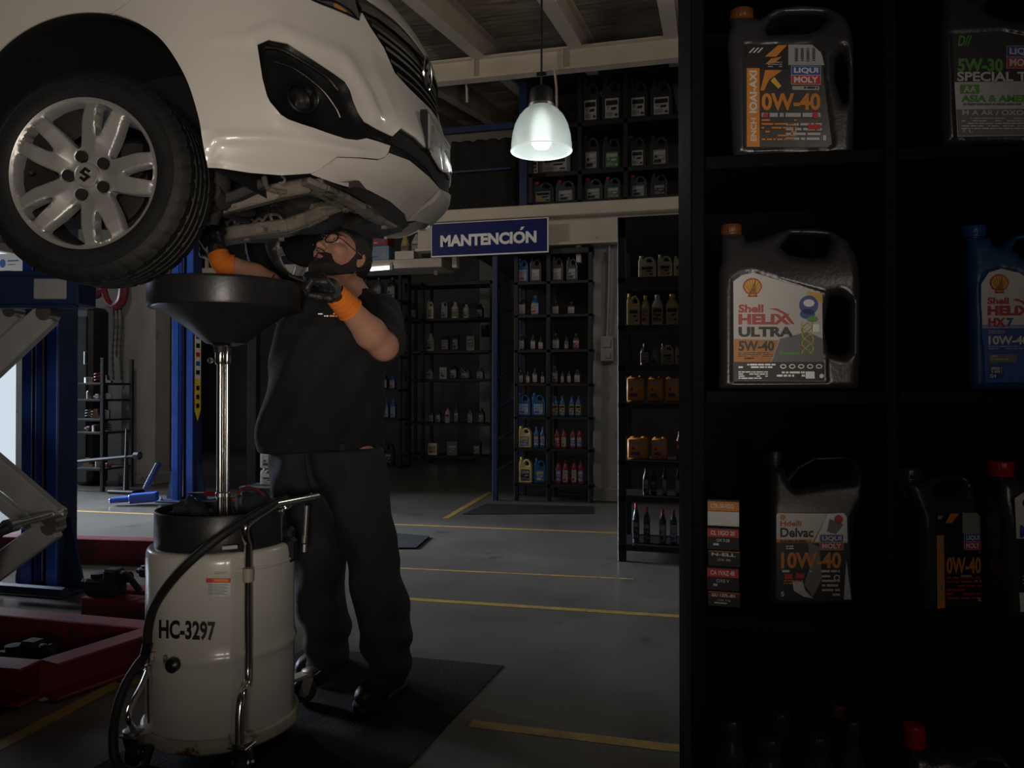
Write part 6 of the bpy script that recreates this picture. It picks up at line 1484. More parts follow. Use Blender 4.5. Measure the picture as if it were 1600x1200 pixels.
# --- 5: black jug, third row
t5, pr = jug(1275, 3, .068, -.02, [(1200, 945), (1201, 860), (1201, 792), (1204, 768), (1203, 755), (1208, 728), (1230, 728), (1231, 742), (1252, 726), (1276, 712), (1328, 711), (1349, 719), (1359, 738), (1360, 758), (1355, 778), (1345, 795), (1339, 812), (1335, 860), (1335, 925), (1340, 940), (1340, 945)],
   [[(1238, 752), (1253, 732), (1281, 718), (1331, 716), (1338, 730), (1334, 747), (1295, 751), (1244, 759)]], ((1207, 704), (1229, 727)), m_blkjug, m_blkjug, .105,
   'black oil jug with orange 10W-40 label beside the stacked filter boxes', recess=None)
pr.poly([(1215, 796), (1213, 800), (1213, 929), (1218, 934), (1326, 934), (1331, 930), (1325, 805), (1318, 797)], m_blackp, 1).poly([(1213, 800), (1213, 842), (1270, 842), (1294, 798), (1215, 797)], m_white, 2).poly([(1294, 798), (1272, 842), (1324, 842), (1323, 803), (1318, 797)], m_silver, 2).rect(1213, 838, 1268, 844, m_orange, 3).rect(1213, 842, 1324, 844, m_orange, 3)
pr.disc(1223, 804, 4.5, m_orange, 3, 12).text('Hdelli', 1219, 809, 1252, 817.5, m_red, 3, .03).text('Delvac', 1219, 820, 1271, 835, m_blackp, 3, .03).lines(1219, 839.5, 1260, 842.8, 1, m_blackp, 4, 3, .9).disc(1310, 807, 7, m_red, 3, 12).poly([(1296, 806), (1292, 826), (1306, 830), (1318, 815)], m_grey, 3)
liqui(pr, 1281, 831, 1317, 854, 4); pr.text('10W-40', 1220, 858, 1314, 883.5, m_orange, 4, .035).lines(1228, 848, 1240, 855, 2, m_silver, 3, 4).lines(1222, 886, 1268, 891, 1, m_silver, 3, 5, .7).lines(1283, 886, 1312, 891, 1, m_silver, 3, 6, .7).rect(1226, 892, 1238, 900, m_red, 3).rect(1243, 891, 1256, 899, m_red, 3).lines(1224, 902, 1256, 910, 2, m_orange, 3, 7, .4)
pr.poly([(1238, 904), (1240, 918), (1256, 928), (1270, 930), (1258, 918), (1254, 904)], m_silver, 3).poly([(1262, 842), (1266, 880), (1256, 908), (1270, 928), (1284, 900), (1280, 850)], m_grey, 2).lines(1284, 894, 1312, 930, 5, m_silver, 3, 9, .45).disc(1307, 898, 5, m_silver, 4, 12).disc(1307, 898, 3, m_blackp, 5, 10).text('5', 1220, 920, 1225, 927, m_white, 3).poly([(1322, 870), (1318, 932), (1330, 932)], m_silver, 3)
pr.build('label', t5)
# --- 6: small grey jug, third row, second bay, turned
t6, pr = jug(1490, 3, .09, .38, [(1449, 952), (1447, 870), (1445, 800), (1441, 785), (1436, 765), (1434, 750), (1462, 750), (1466, 754), (1473, 744), (1500, 739), (1528, 740), (1535, 752), (1536, 790), (1537, 850), (1540, 930), (1539, 948)],
   [[(1471, 764), (1478, 753), (1518, 748), (1523, 756), (1516, 770), (1480, 773)]], ((1430, 729), (1464, 749)), m_greyjug, m_greyjug, .085, 'small grey oil bottle with dark orange 0W-40 label, turned sideways on the third row', name='oil_jug', h=.003)
pr.poly([(1463, 797), (1463, 947), (1536, 938), (1531, 800), (1526, 796)], m_blackp, 1).poly([(1503, 796), (1503, 828), (1532, 828), (1531, 802), (1526, 796)], m_silver, 2).poly([(1484, 797), (1476, 812), (1486, 812), (1498, 797)], m_orange, 3).text('///', 1464, 800, 1472, 806, m_white, 3)
pr.poly([(1463, 831), (1464, 946), (1476, 944), (1474, 831)], m_orange, 2).text('COMOI-AXI-CHD', 1466, 836, 1473, 936, m_silver, 3, .02, True); liqui(pr, 1506, 829, 1531, 853, 3); pr.lines(1508, 855, 1531, 861, 1, m_silver, 3, 2, .7).text('0W-40', 1478, 865, 1532, 891, m_orange, 3, .03).lines(1478, 896, 1533, 934, 6, m_red, 3, 3, .4).lines(1500, 893, 1533, 908, 2, m_silver, 3, 5, .5).text('1L', 1527, 928, 1532, 934, m_white, 4)
pr.build('label', t6)
# --- 7: red capped bottle at the right edge of the third row
t7, pr = jug(1620, 3, .05, .1, [(1577, 968), (1575, 920), (1570, 800), (1568, 780), (1570, 762), (1572, 746), (1606, 746), (1609, 752), (1636, 742), (1648, 752), (1654, 790), (1655, 900), (1653, 968)], [[(1616, 764), (1622, 757), (1638, 760), (1640, 776), (1626, 780)]], ((1565, 721), (1608, 745)), m_greyjug, m_redcap, .09,
   'silver oil bottle with bright red cap at the right edge, third row', name='oil_jug')
pr.poly([(1585, 775), (1588, 838), (1645, 838), (1643, 770), (1598, 766)], m_white, 1).poly([(1594, 838), (1596, 950), (1647, 950), (1645, 838)], m_blackp, 1).text('M', 1593, 817, 1612, 836, m_bluep, 2, .04).disc(1604, 782, 7, m_blackp, 2, 12).poly([(1592, 922), (1594, 952), (1648, 952), (1646, 922)], m_white, 2).lines(1597, 895, 1650, 918, 4, m_silver, 3, 3, .4)
pr.build('label', t7)
# --- filter boxes stacked left of the black jug
ends = [('grey and orange filter box, topmost of the stack beside the black jug', m_orange, m_silver), ('second filter box from the top with a bright red band', m_red, m_blackp), ('middle filter box of the stack with a thin dark orange edge', m_blackp, m_orange), ('fourth filter box from the top of the stack with a red band', m_red, m_blackp), ('lowest filter box of the stack with an orange red band', m_redpaint, m_orange)]
yy = [777, 823, 860, 884, 922, 956]
ys_ = [959, 922, 885, 861, 822, 777]
o, ex, n = jug_frame(1132, 3, .06, -.12)
def uvb(x, y): r = ray(x, y); k = ((o-CP)@n)/(r@n); p = CP+r*k-o; return p@ex, p[2]
ua, ub = uvb(1105, 900)[0], uvb(1156, 900)[0]; ztop = uvb(1130, 778)[1]; zs_ = [0.0]+[uvb(1130, y)[1] for y in (924, 886, 860, 824, 780)]; sc_ = ztop/zs_[-1]
m_box = mat('black_carton', (.018, .018, .018), .55)
for k in range(5):
    za, zb = zs_[k]+.0004, zs_[k+1]-.0004; lb_, mb_, mt_ = ends[4-k]; jx = (.0008, -.001, .001, -.0006, 0)[k]
    Mx = Matrix((V3(ex), V3(n), V3(CZ))).transposed().to_4x4(); Mx.translation = V3(o)
    t = thing('filter_box', o+ex*(ua+ub)/2+n*.035+CZ*za, lb_, 'box', group='stacked filter boxes')
    MB().box(((ua+ub)/2+jx, .035, (za+zb)/2), (ub-ua, .07, zb-za), .0008, Mx).build('carton', m_box, t)
    pr = Print(lambda x, y, l: o+ex*(ua+jx+(ub-ua)*x)+n*(-.0003-.0003*l)+CZ*(zb-(zb-za)*y))
    if k == 4: pr.rect(.02, .08, .98, .42, m_orange, 1).rect(.02, .44, .98, .95, m_silver, 1).text('LTR-38-VZQ', .12, .16, .82, .34, m_white, 2, .03).text('OX5', .3, .48, .7, .6, m_white, 2, .03).poly([(.1, .9), (.3, .74), (.6, .7), (.95, .9)], m_white, 2)
    else:
        pr.rect(.02, .06, .98, .42, mb_, 1).rect(.02, .03, .98, .07, mt_, 2).text(['GU 1ZPL-8X', 'CA 1VAZ 48', 'N-ELL', 'CL 1IGO 20'][k], .12, .14, .86, .34, m_white, 2, .03).text(['OX 1Q', 'OX5 V', 'OX 90', 'OX 7-30'][k], .3, .5, .7, .64, m_silver, 2, .02).lines(.2, .7, .85, .84, 1, m_silver, 2, k, .7)
    pr.build('print', t)
# --- bottles standing in the lowest visible row
def lowbottle(px, py, wpx, off, label, cap_m, body_m, nm='oil_bottle', hh=None):
    top = SP(px, py, off)
    r = wpx/2/F*((top-CP)@CF)*1.0; z0 = ROW[4]+.0006; c = np.array([top[0], top[1], z0]); hgt = top[2]-z0
    t = thing(nm, c, label, 'bottle', group='bottles in the lowest row'); Mx = Matrix((V3(EX), V3(EN), V3(CZ))).transposed().to_4x4(); Mx.translation = V3(c)
    w_ = r*1.72; hb = hgt-.024
    def rf(a, z): q = max(0, min(1, (hb*.8-z)/(hb*.12))); e = 1/(abs(math.cos(a))**4+abs(math.sin(a)/.72)**4)**.25; return 1*(1-q)+e*q
    MB().lathe([(w_*.92, 0), (w_, .006), (w_, hb*.62), (w_*.98, hb*.68), (w_*.8, hb*.78), (w_*.5, hb*.9), (r*.86, hb*.94), (r*.82, hb)], 36, Mx, rf=rf).build('body', body_m, t, ang=60)
    MB().lathe([(r*.98, hb), (r*1.02, hb+.001), (r*1.02, hb+.004), (r*.95, hb+.0045), (r*.97, hb+.006), (r*.96, hgt-.002), (r*.88, hgt), (0, hgt)], 60, Mx, rf=lambda a, z: 1+.025*math.cos(20*a)*(z > hb+.005)).build('cap', cap_m, t, ang=50)
    pr = Print(lambda x, y, l: V3(Mx @ Vector((w_*.9*x, -w_*.72-.0012, hb*y)))); pr.rect(-.75, .12, .75, .58, m_silver, 1).rect(-.75, .4, .75, .5, m_red, 1); pr.build('label', t)
lowbottle(1142, 1122, 37, .10, 'bottle with grey cap, leftmost of the lowest row', m_greyjug, m_greyjug)
lowbottle(1216, 1110, 38, .175, 'bottle with tilted looking grey cap in the back of the lowest row', m_greyjug, m_greyjug)
lowbottle(1278, 1105, 34, .265, 'bottle with black cap, farthest back in the lowest row', m_blkjug, m_blkjug)
lowbottle(1201, 1150, 41, .05, 'front bottle with ribbed grey cap, left of the pair in the lowest row', m_greyjug, m_greyjug)
lowbottle(1276, 1146, 41, .05, 'front bottle with ribbed grey cap, right of the pair in the lowest row', m_greyjug, m_greyjug)
lowbottle(1312, 1099, 30, .14, 'bottle with brown cap behind others by the shelf divider, lowest row', m_brown, m_greyjug)
lowbottle(1330, 1125, 29, .075, 'bottle with grey cap right beside the shelf divider, lowest row', m_greyjug, m_greyjug)
t8, pr = jug(1520, 4, .06, .05, [(1424, 1270), (1424, 1180), (1428, 1150), (1432, 1136), (1462, 1136), (1466, 1142), (1490, 1138), (1514, 1144), (1536, 1138), (1578, 1142), (1600, 1168), (1610, 1200), (1612, 1270)],
   [[(1530, 1164), (1545, 1152), (1575, 1154), (1588, 1176), (1590, 1200), (1570, 1205), (1535, 1185)]], ((1428, 1104), (1465, 1137)), m_greyjug, m_redcap, .10, 'grey oil jug with red cap in the lowest row, cut by the frame', recess=None)
pr.poly([(1448, 1250), (1444, 1200), (1450, 1190), (1478, 1186), (1500, 1194), (1512, 1205), (1530, 1250)], m_white, 1).text('30', 1455, 1194, 1475, 1204, m_blackp, 2, .03); pr.build('label', t8)
# ================================================================== RACKS AND BOTTLES IN THE BACKGROUND
UNIT = {}
def unit_shapes():
    r4 = lambda a: 1/(abs(math.cos(a))**4+abs(math.sin(a))**4)**.25
    def rf(a, z): q = max(0, min(1, (.7-z)/.12)); return (1-q)+q*r4(a)*.92
    b = MB().lathe([(.44, 0), (.48, .015), (.48, .6), (.46, .66), (.34, .76), (.19, .85), (.17, .9)], 20, rf=rf); UNIT['bottle'] = (b, MB().lathe([(.2, .88), (.2, .985), (.17, 1.0), (0, 1.0)], 16))
    ol = [(-.5, 0), (.5, 0), (.5, .62), (.42, .8), (.2, .93), (-.12, .9), (-.18, .8), (-.22, .84), (-.24, .9), (-.44, .9), (-.46, .82), (-.5, .74)]
    hol = [(-.06, .74), (.0, .84), (.2, .84), (.32, .74), (.3, .68), (0, .68)]
    def fn(X, Y, Z):
        d = sd_poly(X, Z, ol); d = smax(d, -sd_poly(X, Z, hol), .02); q1, q2 = d+.05, np.abs(Y)-.3+.05
        return np.minimum(np.maximum(q1, q2), 0)+np.sqrt(np.maximum(q1, 0)**2+np.maximum(q2, 0)**2)-.05
    v, f = surfnets(fn, (-.56, -.36, -.06), (.56, .36, 1.0), .042); v[:, 2] = np.maximum(v[:, 2], 0); jb = MB(); jb.add(v, f); UNIT['jug'] = (jb, MB().lathe([(.12, .88), (.12, .99), (.1, 1.0), (0, 1.0)], 14, TR((-.34, 0, 0))))
    p = MB()
    for x in (-.25, .25): 
        p.lathe([(.2, 0), (.24, .02), (.24, .8), (.2, .9), (.1, .97), (0, .98)], 14, TR((x, .1, 0)))
    p.box((0, 0, .46), (1, .66, .9), .06); UNIT['pack'] = (p, None)
    UNIT['box'] = (MB().box((0, 0, .5), (1, .7, 1), .012), None)
unit_shapes(); MESH = {}
def unit_mesh(kind, part, m):
    k = (kind, part, m.name)
    if k not in MESH: mb = UNIT[kind][part]; MESH[k] = make_mesh(kind if part == 0 else 'cap', mb.v, mb.f, [m], ang=40, fixn=(kind != 'jug'))
    return MESH[k]
def label_mesh(kind, a, b, c):
    k = (kind, 'label', a.name, b.name, c.name)
    if k not in MESH:
        if kind == 'bottle': q = lambda x, y, l: (.46*x*1.0, -.452-.004*l, y)
        elif kind == 'jug': q = lambda x, y, l: (.42*x, -.303-.004*l, y*.9)
        else: q = lambda x, y, l: (.48*x, (-.331 if kind == 'pack' else -.351)-.004*l, y*1.28+.02)
        def qf(x, y, l): return q(x, y, l)
        pr = Print(qf); top = .58 if kind != 'pack' else .66
        pr.rect(-.8, .10, .8, top, a, 1).rect(-.7, top-.17, .7, top-.05, b, 2).rect(-.7, .14, .2, .25, c, 2).poly([(-.15, .29), (.5, .29), (.6, .36), (-.05, .36)], b, 2).rect(-.62, .31, -.3, .4, c, 2).rect(.35, .14, .7, .2, b, 2)
        me = make_mesh('label', pr.b.v, pr.b.f, pr.mats, pr.b.m, smooth=False); MESH[k] = me
    return MESH[k]
KNAME = {'bottle': 'oil_bottle', 'jug': 'oil_jug', 'pack': 'bottle_pack', 'box': 'carton'}
KCAT = {'bottle': 'bottle', 'jug': 'jug', 'pack': 'pack', 'box': 'box'}
def item(kind, loc, w_, h_, body, cap, lab, label, group, dy=0.0, rz=0.0, cat=None, name=None):
    o = bpy.data.objects.new(name or KNAME[kind], unit_mesh(kind, 0, body)); COL.objects.link(o); o.location = V3(loc); o.scale = (w_, w_*(1 if kind != 'box' else .9), h_); o.rotation_euler = (0, 0, rz)
    tag(o, label, cat or KCAT[kind], group); ch = []
    if cap is not None and UNIT[kind][1] is not None: c = bpy.data.objects.new('cap', unit_mesh(kind, 1, cap)); COL.objects.link(c); c.parent = o
    if lab is not None: l = bpy.data.objects.new('label', label_mesh(kind, *lab)); COL.objects.link(l); l.parent = o
    WM[o] = TR(loc); return o
ORD = ['first', 'second', 'third', 'fourth', 'fifth', 'sixth', 'seventh', 'eighth', 'ninth']
ROWN = ['top', 'second', 'third', 'fourth', 'fifth', 'sixth', 'seventh']
def rack(name, label, Y0, px0, px1, pytop, boards, depth, m, pxm, th=.035, posts=None, z0=0.0, back=None, pw_=.05, rail=.06):
    xa, xb = PY(px0, 610, Y0)[0], PY(px1, 610, Y0)[0]; zt = PY(pxm, pytop, Y0)[2]
    t = thing(name, ((xa+xb)/2, Y0+depth/2, z0), label, 'rack')
    for x in [xa+pw_/2, xb-pw_/2]+[PY(p, 610, Y0)[0] for p in (posts or [])]:
        for y in (Y0+.02, Y0+depth-.02): MB().box((x, y, (zt+z0)/2), (pw_, .04, zt-z0), .004).build('post', m, t)
    zb = [PY(pxm, b, Y0)[2] for b in boards]
    for z in zb: MB().box(((xa+xb)/2, Y0+depth/2, z-th/2), (xb-xa-.002, depth, th), .003).build('shelf', m, t)
    MB().box(((xa+xb)/2, Y0+depth/2, zt-rail/2), (xb-xa, depth, rail), .004).build('top_rail', m, t)
    if back is not None: MB().box(((xa+xb)/2, Y0+depth-.005, (zt+z0)/2), (xb-xa-.004, .008, zt-z0), 0).build('back_panel', back, t)
    global RTOP, RTH; RTOP = zt-rail; RTH = th
    return zb
cols = dict(black=(m_blkjug, m_blkjug), blue=(m_bluejug, m_bluecap), yellow=(m_yeljug, m_yellow), red=(mat('red_plastic', (.2, .01, .014), .4), m_blkjug), white=(mat('grubby_white_plastic', (.36, .34, .3), .5), m_redcap), cream=(mat('cream_plastic', (.62, .55, .4), .45), m_whitejug),
            orange=(mat('orange_wrap', (.62, .24, .05), .4), None), grey=(m_greyjug, m_greyjug), clear=(mat('smoky_plastic', (.05, .06, .07), .2), m_redcap), silver=(mat('silver_plastic', (.16, .165, .17), .35, .3), m_greyjug))
m_pink = mat('pale_pink_label', (.32, .22, .2), .5); m_purple = mat('purple_print', (.16, .06, .2), .5); m_lblue = mat('light_blue_print', (.12, .24, .38), .45)
d_white = mat('dim_white_print', (.34, .32, .3), .6); d_red = mat('dim_red_print', (.3, .02, .02), .6); d_green = mat('dim_green_print', (.05, .15, .04), .6); d_yel = mat('dim_yellow_print', (.42, .28, .04), .6); d_sil = mat('dim_silver_print', (.2, .2, .2), .5)  # darkened copies: the dim light on the back racks put into the print colours
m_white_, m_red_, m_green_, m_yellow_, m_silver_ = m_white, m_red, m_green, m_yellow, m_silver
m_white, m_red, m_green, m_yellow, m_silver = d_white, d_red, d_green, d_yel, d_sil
labs = dict(w=(m_white, m_grey, m_red), p=(m_pink, m_white, m_grey), b=(m_bluep, m_white, m_yellow), by=(m_bluep, m_yellow, m_white), y=(m_yellow, m_blackp, m_bluep), r=(m_red, m_white, m_bluep), wb=(m_white, m_lblue, m_bluep), wk=(m_white, m_blackp, m_grey), ow=(m_orange, m_white, m_purple), c=(m_white, m_blackp, m_yellow), d=(m_blackp, m_grey, m_purple), s=(m_silver, m_white, m_blackp), g=(m_green, m_white, m_grey))
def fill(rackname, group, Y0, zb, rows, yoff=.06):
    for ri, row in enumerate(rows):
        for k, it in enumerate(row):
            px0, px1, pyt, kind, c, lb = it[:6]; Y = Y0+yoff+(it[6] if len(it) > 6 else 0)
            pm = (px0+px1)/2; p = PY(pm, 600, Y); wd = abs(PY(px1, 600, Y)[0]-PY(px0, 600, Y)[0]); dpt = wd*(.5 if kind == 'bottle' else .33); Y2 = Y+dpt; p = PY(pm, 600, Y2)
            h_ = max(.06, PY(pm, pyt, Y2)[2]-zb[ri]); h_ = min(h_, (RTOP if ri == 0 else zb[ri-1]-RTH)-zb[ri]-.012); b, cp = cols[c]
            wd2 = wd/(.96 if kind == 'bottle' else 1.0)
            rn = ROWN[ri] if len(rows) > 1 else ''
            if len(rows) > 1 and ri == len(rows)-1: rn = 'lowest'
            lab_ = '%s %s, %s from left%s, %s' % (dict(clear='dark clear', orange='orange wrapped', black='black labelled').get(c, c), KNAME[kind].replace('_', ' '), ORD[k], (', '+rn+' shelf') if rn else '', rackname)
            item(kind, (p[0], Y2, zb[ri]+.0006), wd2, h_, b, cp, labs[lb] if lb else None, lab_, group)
m_rk = mat('black_rack_steel', (.008, .008, .008), .5, bump=.05)
# --- rack standing in front of the pillar, partly behind the near shelf
YR = PZ(1015, 880)[1]
zb = rack('bottle_rack', 'tall black rack of yellow and orange packs standing right of the concrete pillar', YR, 965, 1135, 337, [432, 507, 570, 629, 720, 776, 853], .42, m_rk, 1012, th=.04, pw_=.055, rail=.14)
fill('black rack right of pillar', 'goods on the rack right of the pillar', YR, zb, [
    [(998, 1026, 400, 'jug', 'cream', 'c'), (1028, 1051, 398, 'jug', 'cream', 'c'), (1053, 1075, 400, 'jug', 'cream', 'c')],
    [(980, 1001, 459, 'jug', 'yellow', 'c'), (1002, 1015, 462, 'bottle', 'yellow', 'w'), (1018, 1037, 461, 'bottle', 'cream', 'y'), (1040, 1061, 460, 'bottle', 'yellow', 'c')],
    [(1000, 1016, 537, 'bottle', 'black', 'w'), (1018, 1031, 543, 'bottle', 'silver', 's'), (1033, 1053, 537, 'jug', 'white', 'wk'), (1055, 1072, 539, 'jug', 'white', 'wk')],
    [(980, 1008, 586, 'pack', 'orange', 'ow'), (1012, 1037, 587, 'pack', 'orange', 'ow'), (1040, 1066, 586, 'pack', 'orange', 'ow')],
    [(981, 1014, 681, 'pack', 'orange', 'ow'), (1018, 1043, 682, 'pack', 'orange', 'ow'), (1056, 1067, 674, 'bottle', 'red', 'r')],
    [(1004, 1014, 731, 'bottle', 'black', 's'), (1016, 1026, 733, 'bottle', 'black', 'd'), (1034, 1042, 730, 'bottle', 'black', 'p'), (1055, 1064, 728, 'bottle', 'black', 'p')],
    [(988, 999, 786, 'bottle', 'clear', 'd'), (1005, 1016, 792, 'bottle', 'clear', 'd'), (1029, 1041, 796, 'bottle', 'clear', 's'), (1046, 1058, 797, 'bottle', 'clear', 'wb')]])
# --- two-bay rack left of the pillar
YK = PZ(865, 784)[1]
zb = rack('bottle_rack', 'tall black two-bay rack of small oil bottles left of the concrete pillar', YK, 803, 926, 388, [439, 491, 546, 599, 651, 701, 757], .4, m_rk, 862, th=.03, posts=[857], pw_=.045)
fill('two-bay rack', 'bottles on the two-bay rack', YK, zb, [
    [(810, 826, 404, 'jug', 'blue', 'w'), (829, 847, 398, 'jug', 'black', 'p'), (863, 881, 400, 'jug', 'black', 'p'), (886, 903, 402, 'jug', 'grey', 's')],
    [(811, 823, 464, 'bottle', 'black', 'p'), (830, 844, 462, 'bottle', 'blue', 'w'), (863, 875, 470, 'bottle', 'black', 'p'), (887, 900, 472, 'bottle', 'black', 'p')],
    [(811, 821, 522, 'bottle', 'black', 'p'), (829, 838, 524, 'bottle', 'black', 'p'), (841, 850, 527, 'bottle', 'black', 'p'), (863, 876, 521, 'bottle', 'black', 'p'), (882, 889, 526, 'bottle', 'black', 'c'), (895, 907, 521, 'bottle', 'black', 'r')],
    [(810, 819, 578, 'bottle', 'black', 'p'), (822, 829, 581, 'bottle', 'black', 'p'), (832, 841, 576, 'bottle', 'black', 'p'), (845, 852, 581, 'bottle', 'black', 'p'), (863, 873, 571, 'bottle', 'black', 's'), (876, 882, 580, 'bottle', 'black', 'p'), (886, 893, 579, 'bottle', 'black', 'p'), (897, 908, 577, 'bottle', 'black', 'p')],
    [(809, 830, 614, 'jug', 'blue', 'wb'), (832, 853, 614, 'jug', 'blue', 'wb'), (863, 873, 619, 'bottle', 'blue', 'y'), (874, 884, 619, 'bottle', 'blue', 'y'), (889, 898, 619, 'bottle', 'blue', 'y'), (899, 909, 619, 'bottle', 'blue', 'y')],
    [(811, 831, 666, 'jug', 'yellow', 'by'), (834, 843, 667, 'bottle', 'blue', 'by'), (844, 853, 667, 'bottle', 'blue', 'by'), (866, 876, 670, 'bottle', 'red', 'r'), (877, 886, 670, 'bottle', 'red', 'w'), (891, 900, 669, 'bottle', 'red', 'b'), (901, 910, 669, 'bottle', 'red', 'by')],
    [(812, 832, 714, 'jug', 'yellow', 'd'), (836, 854, 716, 'jug', 'blue', 'by'), (868, 878, 719, 'bottle', 'red', 'b'), (879, 889, 719, 'bottle', 'red', 'w'), (893, 902, 718, 'bottle', 'red', 'w'), (903, 912, 718, 'bottle', 'red', 'b')]])
# --- blue ladder frame beside it
YL = YK-.05; t = thing('ladder_frame', PY(782, 770, YL)*np.array([1, 1, 0]), 'dark blue upright rack frame with rungs left of the two-bay rack', 'frame')
for px in (774, 796): 
    x = PY(px, 600, YL)[0]; zt_ = PY(px, 400, YL)[2]; MB().box((x, YL+(.0 if px < 780 else .45), zt_/2), (.055, .05, zt_), .004).build('post', m_navy, t)
x = PY(774, 600, YL)[0]; x2 = PY(796, 600, YL)[0]
for z in np.arange(.3, 2.4, .33): MB().bar((x, YL+.02, z), (x2, YL+.43, z+.1), .02, .02).build('rung', m_navy, t)
# --- dark racks at the back of the hall
YBk = 11.6
zb = rack('storage_rack', 'dim rack of bottles far back between the mechanic and the blue frame', YBk, 632, 770, 440, [497, 548, 592, 661, 712], .45, m_rk, 700, th=.04, posts=[660])
R = random.Random(11)
mk_row = lambda xs, top, kinds: [(a, b, top+R.uniform(-4, 4), R.choice(kinds), R.choice(('grey', 'silver', 'white', 'black', 'cream')), R.choice(('s', 'w', 'wk', 'g'))) for a, b in xs]
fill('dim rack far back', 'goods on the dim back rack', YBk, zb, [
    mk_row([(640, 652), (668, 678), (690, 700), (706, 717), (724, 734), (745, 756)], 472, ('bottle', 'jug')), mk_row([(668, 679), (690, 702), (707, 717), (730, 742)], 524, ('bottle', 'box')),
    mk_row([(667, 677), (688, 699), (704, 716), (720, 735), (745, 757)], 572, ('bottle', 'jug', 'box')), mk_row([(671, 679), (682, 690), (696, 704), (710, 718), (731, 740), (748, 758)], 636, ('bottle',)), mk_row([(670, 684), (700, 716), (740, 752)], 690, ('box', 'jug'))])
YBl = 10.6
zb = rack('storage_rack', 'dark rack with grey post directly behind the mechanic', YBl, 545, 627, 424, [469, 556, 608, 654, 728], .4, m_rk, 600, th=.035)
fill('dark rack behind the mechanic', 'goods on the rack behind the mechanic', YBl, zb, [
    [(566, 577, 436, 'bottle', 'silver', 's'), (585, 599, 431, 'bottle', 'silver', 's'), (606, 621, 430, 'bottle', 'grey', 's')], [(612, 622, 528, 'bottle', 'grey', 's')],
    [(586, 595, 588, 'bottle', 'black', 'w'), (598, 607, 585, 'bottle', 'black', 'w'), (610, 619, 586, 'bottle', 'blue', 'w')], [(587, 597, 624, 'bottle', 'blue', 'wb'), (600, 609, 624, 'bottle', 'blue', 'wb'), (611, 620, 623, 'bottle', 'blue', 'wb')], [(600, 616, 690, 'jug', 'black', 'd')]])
# pale wall strip with a small box between the dark racks
xa, xb = PY(748, 600, 12.6)[0], PY(770, 600, 12.6)[0]; o = MB().box(((xa+xb)/2, 12.7, 1.7), (xb-xa, .12, 3.4), .004).build('trim_20', m_wall, None); o['kind'] = 'structure'
o = MB().box(PY(758, 517, 12.605)+np.array([0, 0, 0]), (.12, .08, .2), .01).build('switch_box', m_black, None); tag(o, 'small dark switch box on the pale strip of wall by the blue frame', 'switch box')
# --- wall shelf with coloured cartons behind the mechanic's head
YW2 = 8.6; xa, xb = PY(262, 600, YW2)[0], PY(690, 600, YW2)[0]; zs2 = PY(630, 405, YW2)[2]; zs3 = PY(630, 419, YW2)[2]
t = thing('wall_shelf', ((xa+xb)/2, YW2+.25, zs3), 'long cream shelf under the mezzanine carrying coloured cartons behind the mechanic', 'shelf')
MB().box(((xa+xb)/2, YW2+.25, (zs2+zs3)/2), (xb-xa, .5, zs2-zs3), .006).build('board', m_beam, t)
for px in (300, 480, 668): MB().box((PY(px, 600, YW2)[0], YW2+.3, (zs3+3.0)/2+.0), (.04, .04, 3.0-zs3+.1), .004).build('hanger', m_beam, t)
def wbox(px0, px1, py0, kind, m, lb, label, z=None, dy=.03, name=None, cat=None, cap=None):
    Y = YW2+dy; a, b = PY(px0, 600, Y)[0], PY(px1, 600, Y)[0]; z = zs2+.0006 if z is None else z; pm = (px0+px1)/2; Y2 = Y+(b-a)*(.32 if kind == 'box' else .5); h_ = PY(pm, py0, Y2)[2]-z
    return item(kind, (PY(pm, 600, Y2)[0], Y2, z), b-a, h_, m, cap, lb, label, 'cartons on the wall shelf', name=name, cat=cat), z+h_
_, zt_ = wbox(573, 613, 387, 'box', m_lblue, labs['wb'], 'light blue carton with white panel right beside the mechanic\'s ear')
wbox(571, 611, 369, 'box', m_red, (m_purple, m_red, m_orange), 'red and purple carton lying on the light blue carton', z=zt_+.001)
wbox(627, 640, 362, 'bottle', m_yeljug, labs['y'], 'yellow bottle on the cream shelf left of the sign', cap=m_yellow, dy=.24)
wbox(643, 660, 361, 'bottle', m_whitejug, labs['g'], 'pale bottle with green label on the cream shelf left of the sign', cap=m_blkjug, dy=.24)
wbox(278, 299, 396, 'box', m_beam, labs['c'], 'pale carton on the cream shelf between wheel and raised glove')
wbox(620, 650, 394, 'box', m_whitejug, None, 'flat white carton at the front of the cream shelf near the sign', dy=-.0)
# --- mezzanine shelving
YM2 = YM+.55
zb = rack('mezzanine_rack', 'black rack of big dark jugs up on the mezzanine behind the lamp', YM2, 826, 1085, 104, [186, 262, 309], .5, m_rk, 960, th=.05, posts=[906, 978], z0=z1+.0005, pw_=.05)
fill('mezzanine rack behind lamp', 'jugs on the mezzanine rack', YM2, zb, [
    [(910, 938, 126, 'jug', 'black', 'wk'), (942, 973, 122, 'jug', 'black', 'wk'), (983, 1013, 124, 'jug', 'black', 'wk'), (1017, 1052, 126, 'jug', 'black', 'wk')],
    [(830, 841, 246, 'box', 'cream', 'c'), (845, 894, 243, 'box', 'silver', 'wk'), (912, 938, 212, 'jug', 'black', 's'), (943, 972, 214, 'jug', 'black', 'g'), (984, 1010, 212, 'jug', 'black', 'wk'), (1017, 1046, 212, 'jug', 'black', 's')],
    [(834, 867, 270, 'jug', 'clear', 'c'), (870, 901, 272, 'jug', 'clear', 's'), (914, 943, 266, 'jug', 'clear', 's'), (946, 972, 268, 'jug', 'clear', 'g'), (985, 1012, 270, 'jug', 'clear', 's'), (1018, 1044, 271, 'jug', 'black', 'd')]], yoff=.08)
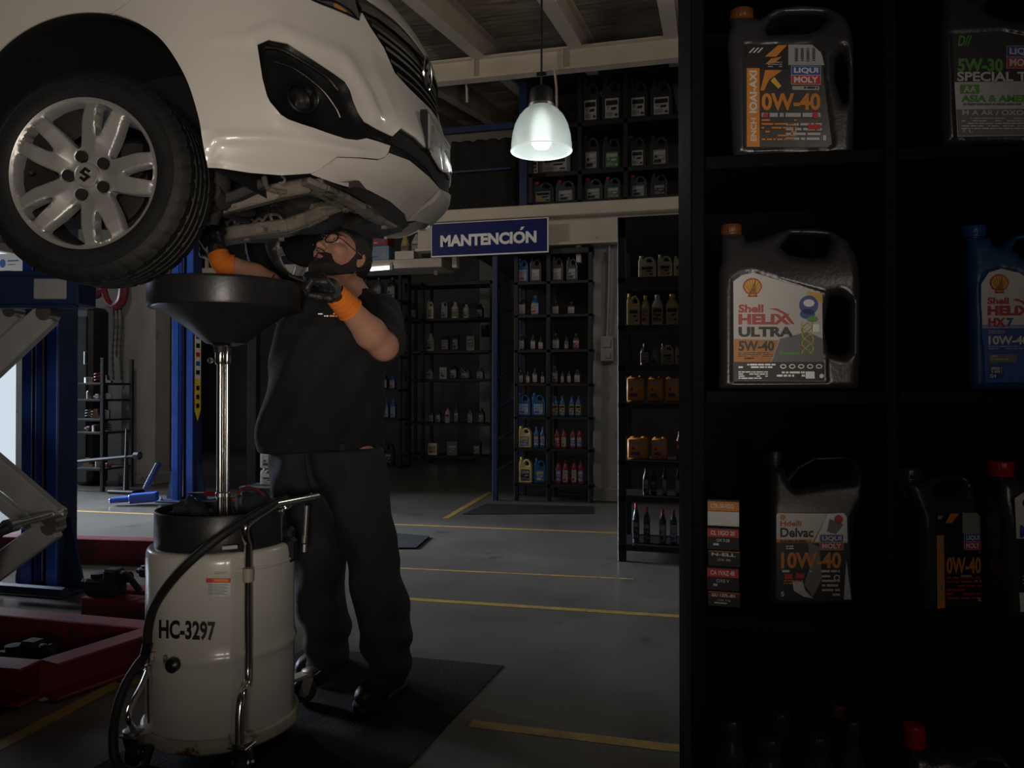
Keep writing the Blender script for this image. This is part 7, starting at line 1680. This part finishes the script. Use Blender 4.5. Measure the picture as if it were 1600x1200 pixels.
x = PY(818, 600, YM2-.2)[0]; o = MB().box((x, YM2-.18, (z1+zr(YM2))/2+.0), (.09, .09, zr(YM2)-z1-.06), .006).build('trim_21', m_navy, None); o['kind'] = 'structure'
# dark covered crates left of the blue post
for k, (pa, pb, py, lab_) in enumerate(((704, 806, 216, 'large black cloth covered crate on the mezzanine left of the blue post'),)):
    Y = YM2; a, b = PY(pa, 600, Y)[0], PY(pb, 600, Y)[0]; zt_ = PY(755, py, Y)[2]; t = thing('covered_crate', ((a+b)/2, Y+.35, z1), lab_, 'crate')
    def fn(X, Y_, Z):
        q = np.maximum(np.maximum(np.abs(X-(a+b)/2)-(b-a)/2+.06, np.abs(Y_-(Y+.35))-.29), np.abs(Z-(z1+zt_)/2)-(zt_-z1)/2+.06)
        return q-.055+.012*np.sin(X*17+Z*5)*np.cos(Z*9)+.008*np.sin(X*41)
    v, f = surfnets(fn, (a-.1, Y-.1, z1+.004), (b+.1, Y+.8, zt_+.1), .035); v[:, 2] = np.maximum(v[:, 2], z1+.003); mk('cover', v, f, m_matte, t, ang=0)
    MB().bar((a+.05, Y-.05, PY(755, 268, Y)[2]), (b-.05, Y-.05, PY(755, 268, Y)[2]), .02, .02).build('strap', m_navy, t)
a_, b_ = PY(690, 206, YM2-.1), PY(812, 197, YM2-.1); o = MB().box(((a_[0]+b_[0])/2, YM2-.1, a_[2]), (b_[0]-a_[0]+.4, .05, .07), .004).build('guard_rail', m_navy, None); tag(o, 'dark blue horizontal rail above the covered crate on the mezzanine', 'rail')
# grey steel post, white canisters and dark crate behind the mechanic's hip
x = PY(393, 600, 7.9)[0]; o = MB().box((x, 7.95, 1.5), (.11, .1, 3.0), .006).build('trim_22', m_blkjug, None); o['kind'] = 'structure'
c = PZ(405, 792); t = thing('tool_crate', c, 'low black crate on the floor behind the mechanic and drum', 'crate')
zc_ = P(410, 760, (c-CP)@CF0)[2]; MB().box(c+np.array([.0, .15, zc_/2]), (.42, .3, zc_), .012).build('body', m_black, t); MB().box(c+np.array([0, .15, zc_-.02]), (.44, .32, .03), .006).build('lid', m_matte, t)
hc = P(410, 735, (c-CP)@CF0)[2]-zc_
item('jug', c+np.array([.03, .15, zc_+.001]), .17, hc*1.05, cols['white'][0], m_whitejug, labs['wk'], 'lower white canister standing on the black crate behind the mechanic', 'white canisters')
item('jug', c+np.array([.03, .15, zc_+hc*1.05+.003]), .17, hc*1.5, cols['white'][0], m_whitejug, labs['s'], 'upper white canister stacked on another behind the mechanic\'s hip', 'white canisters')
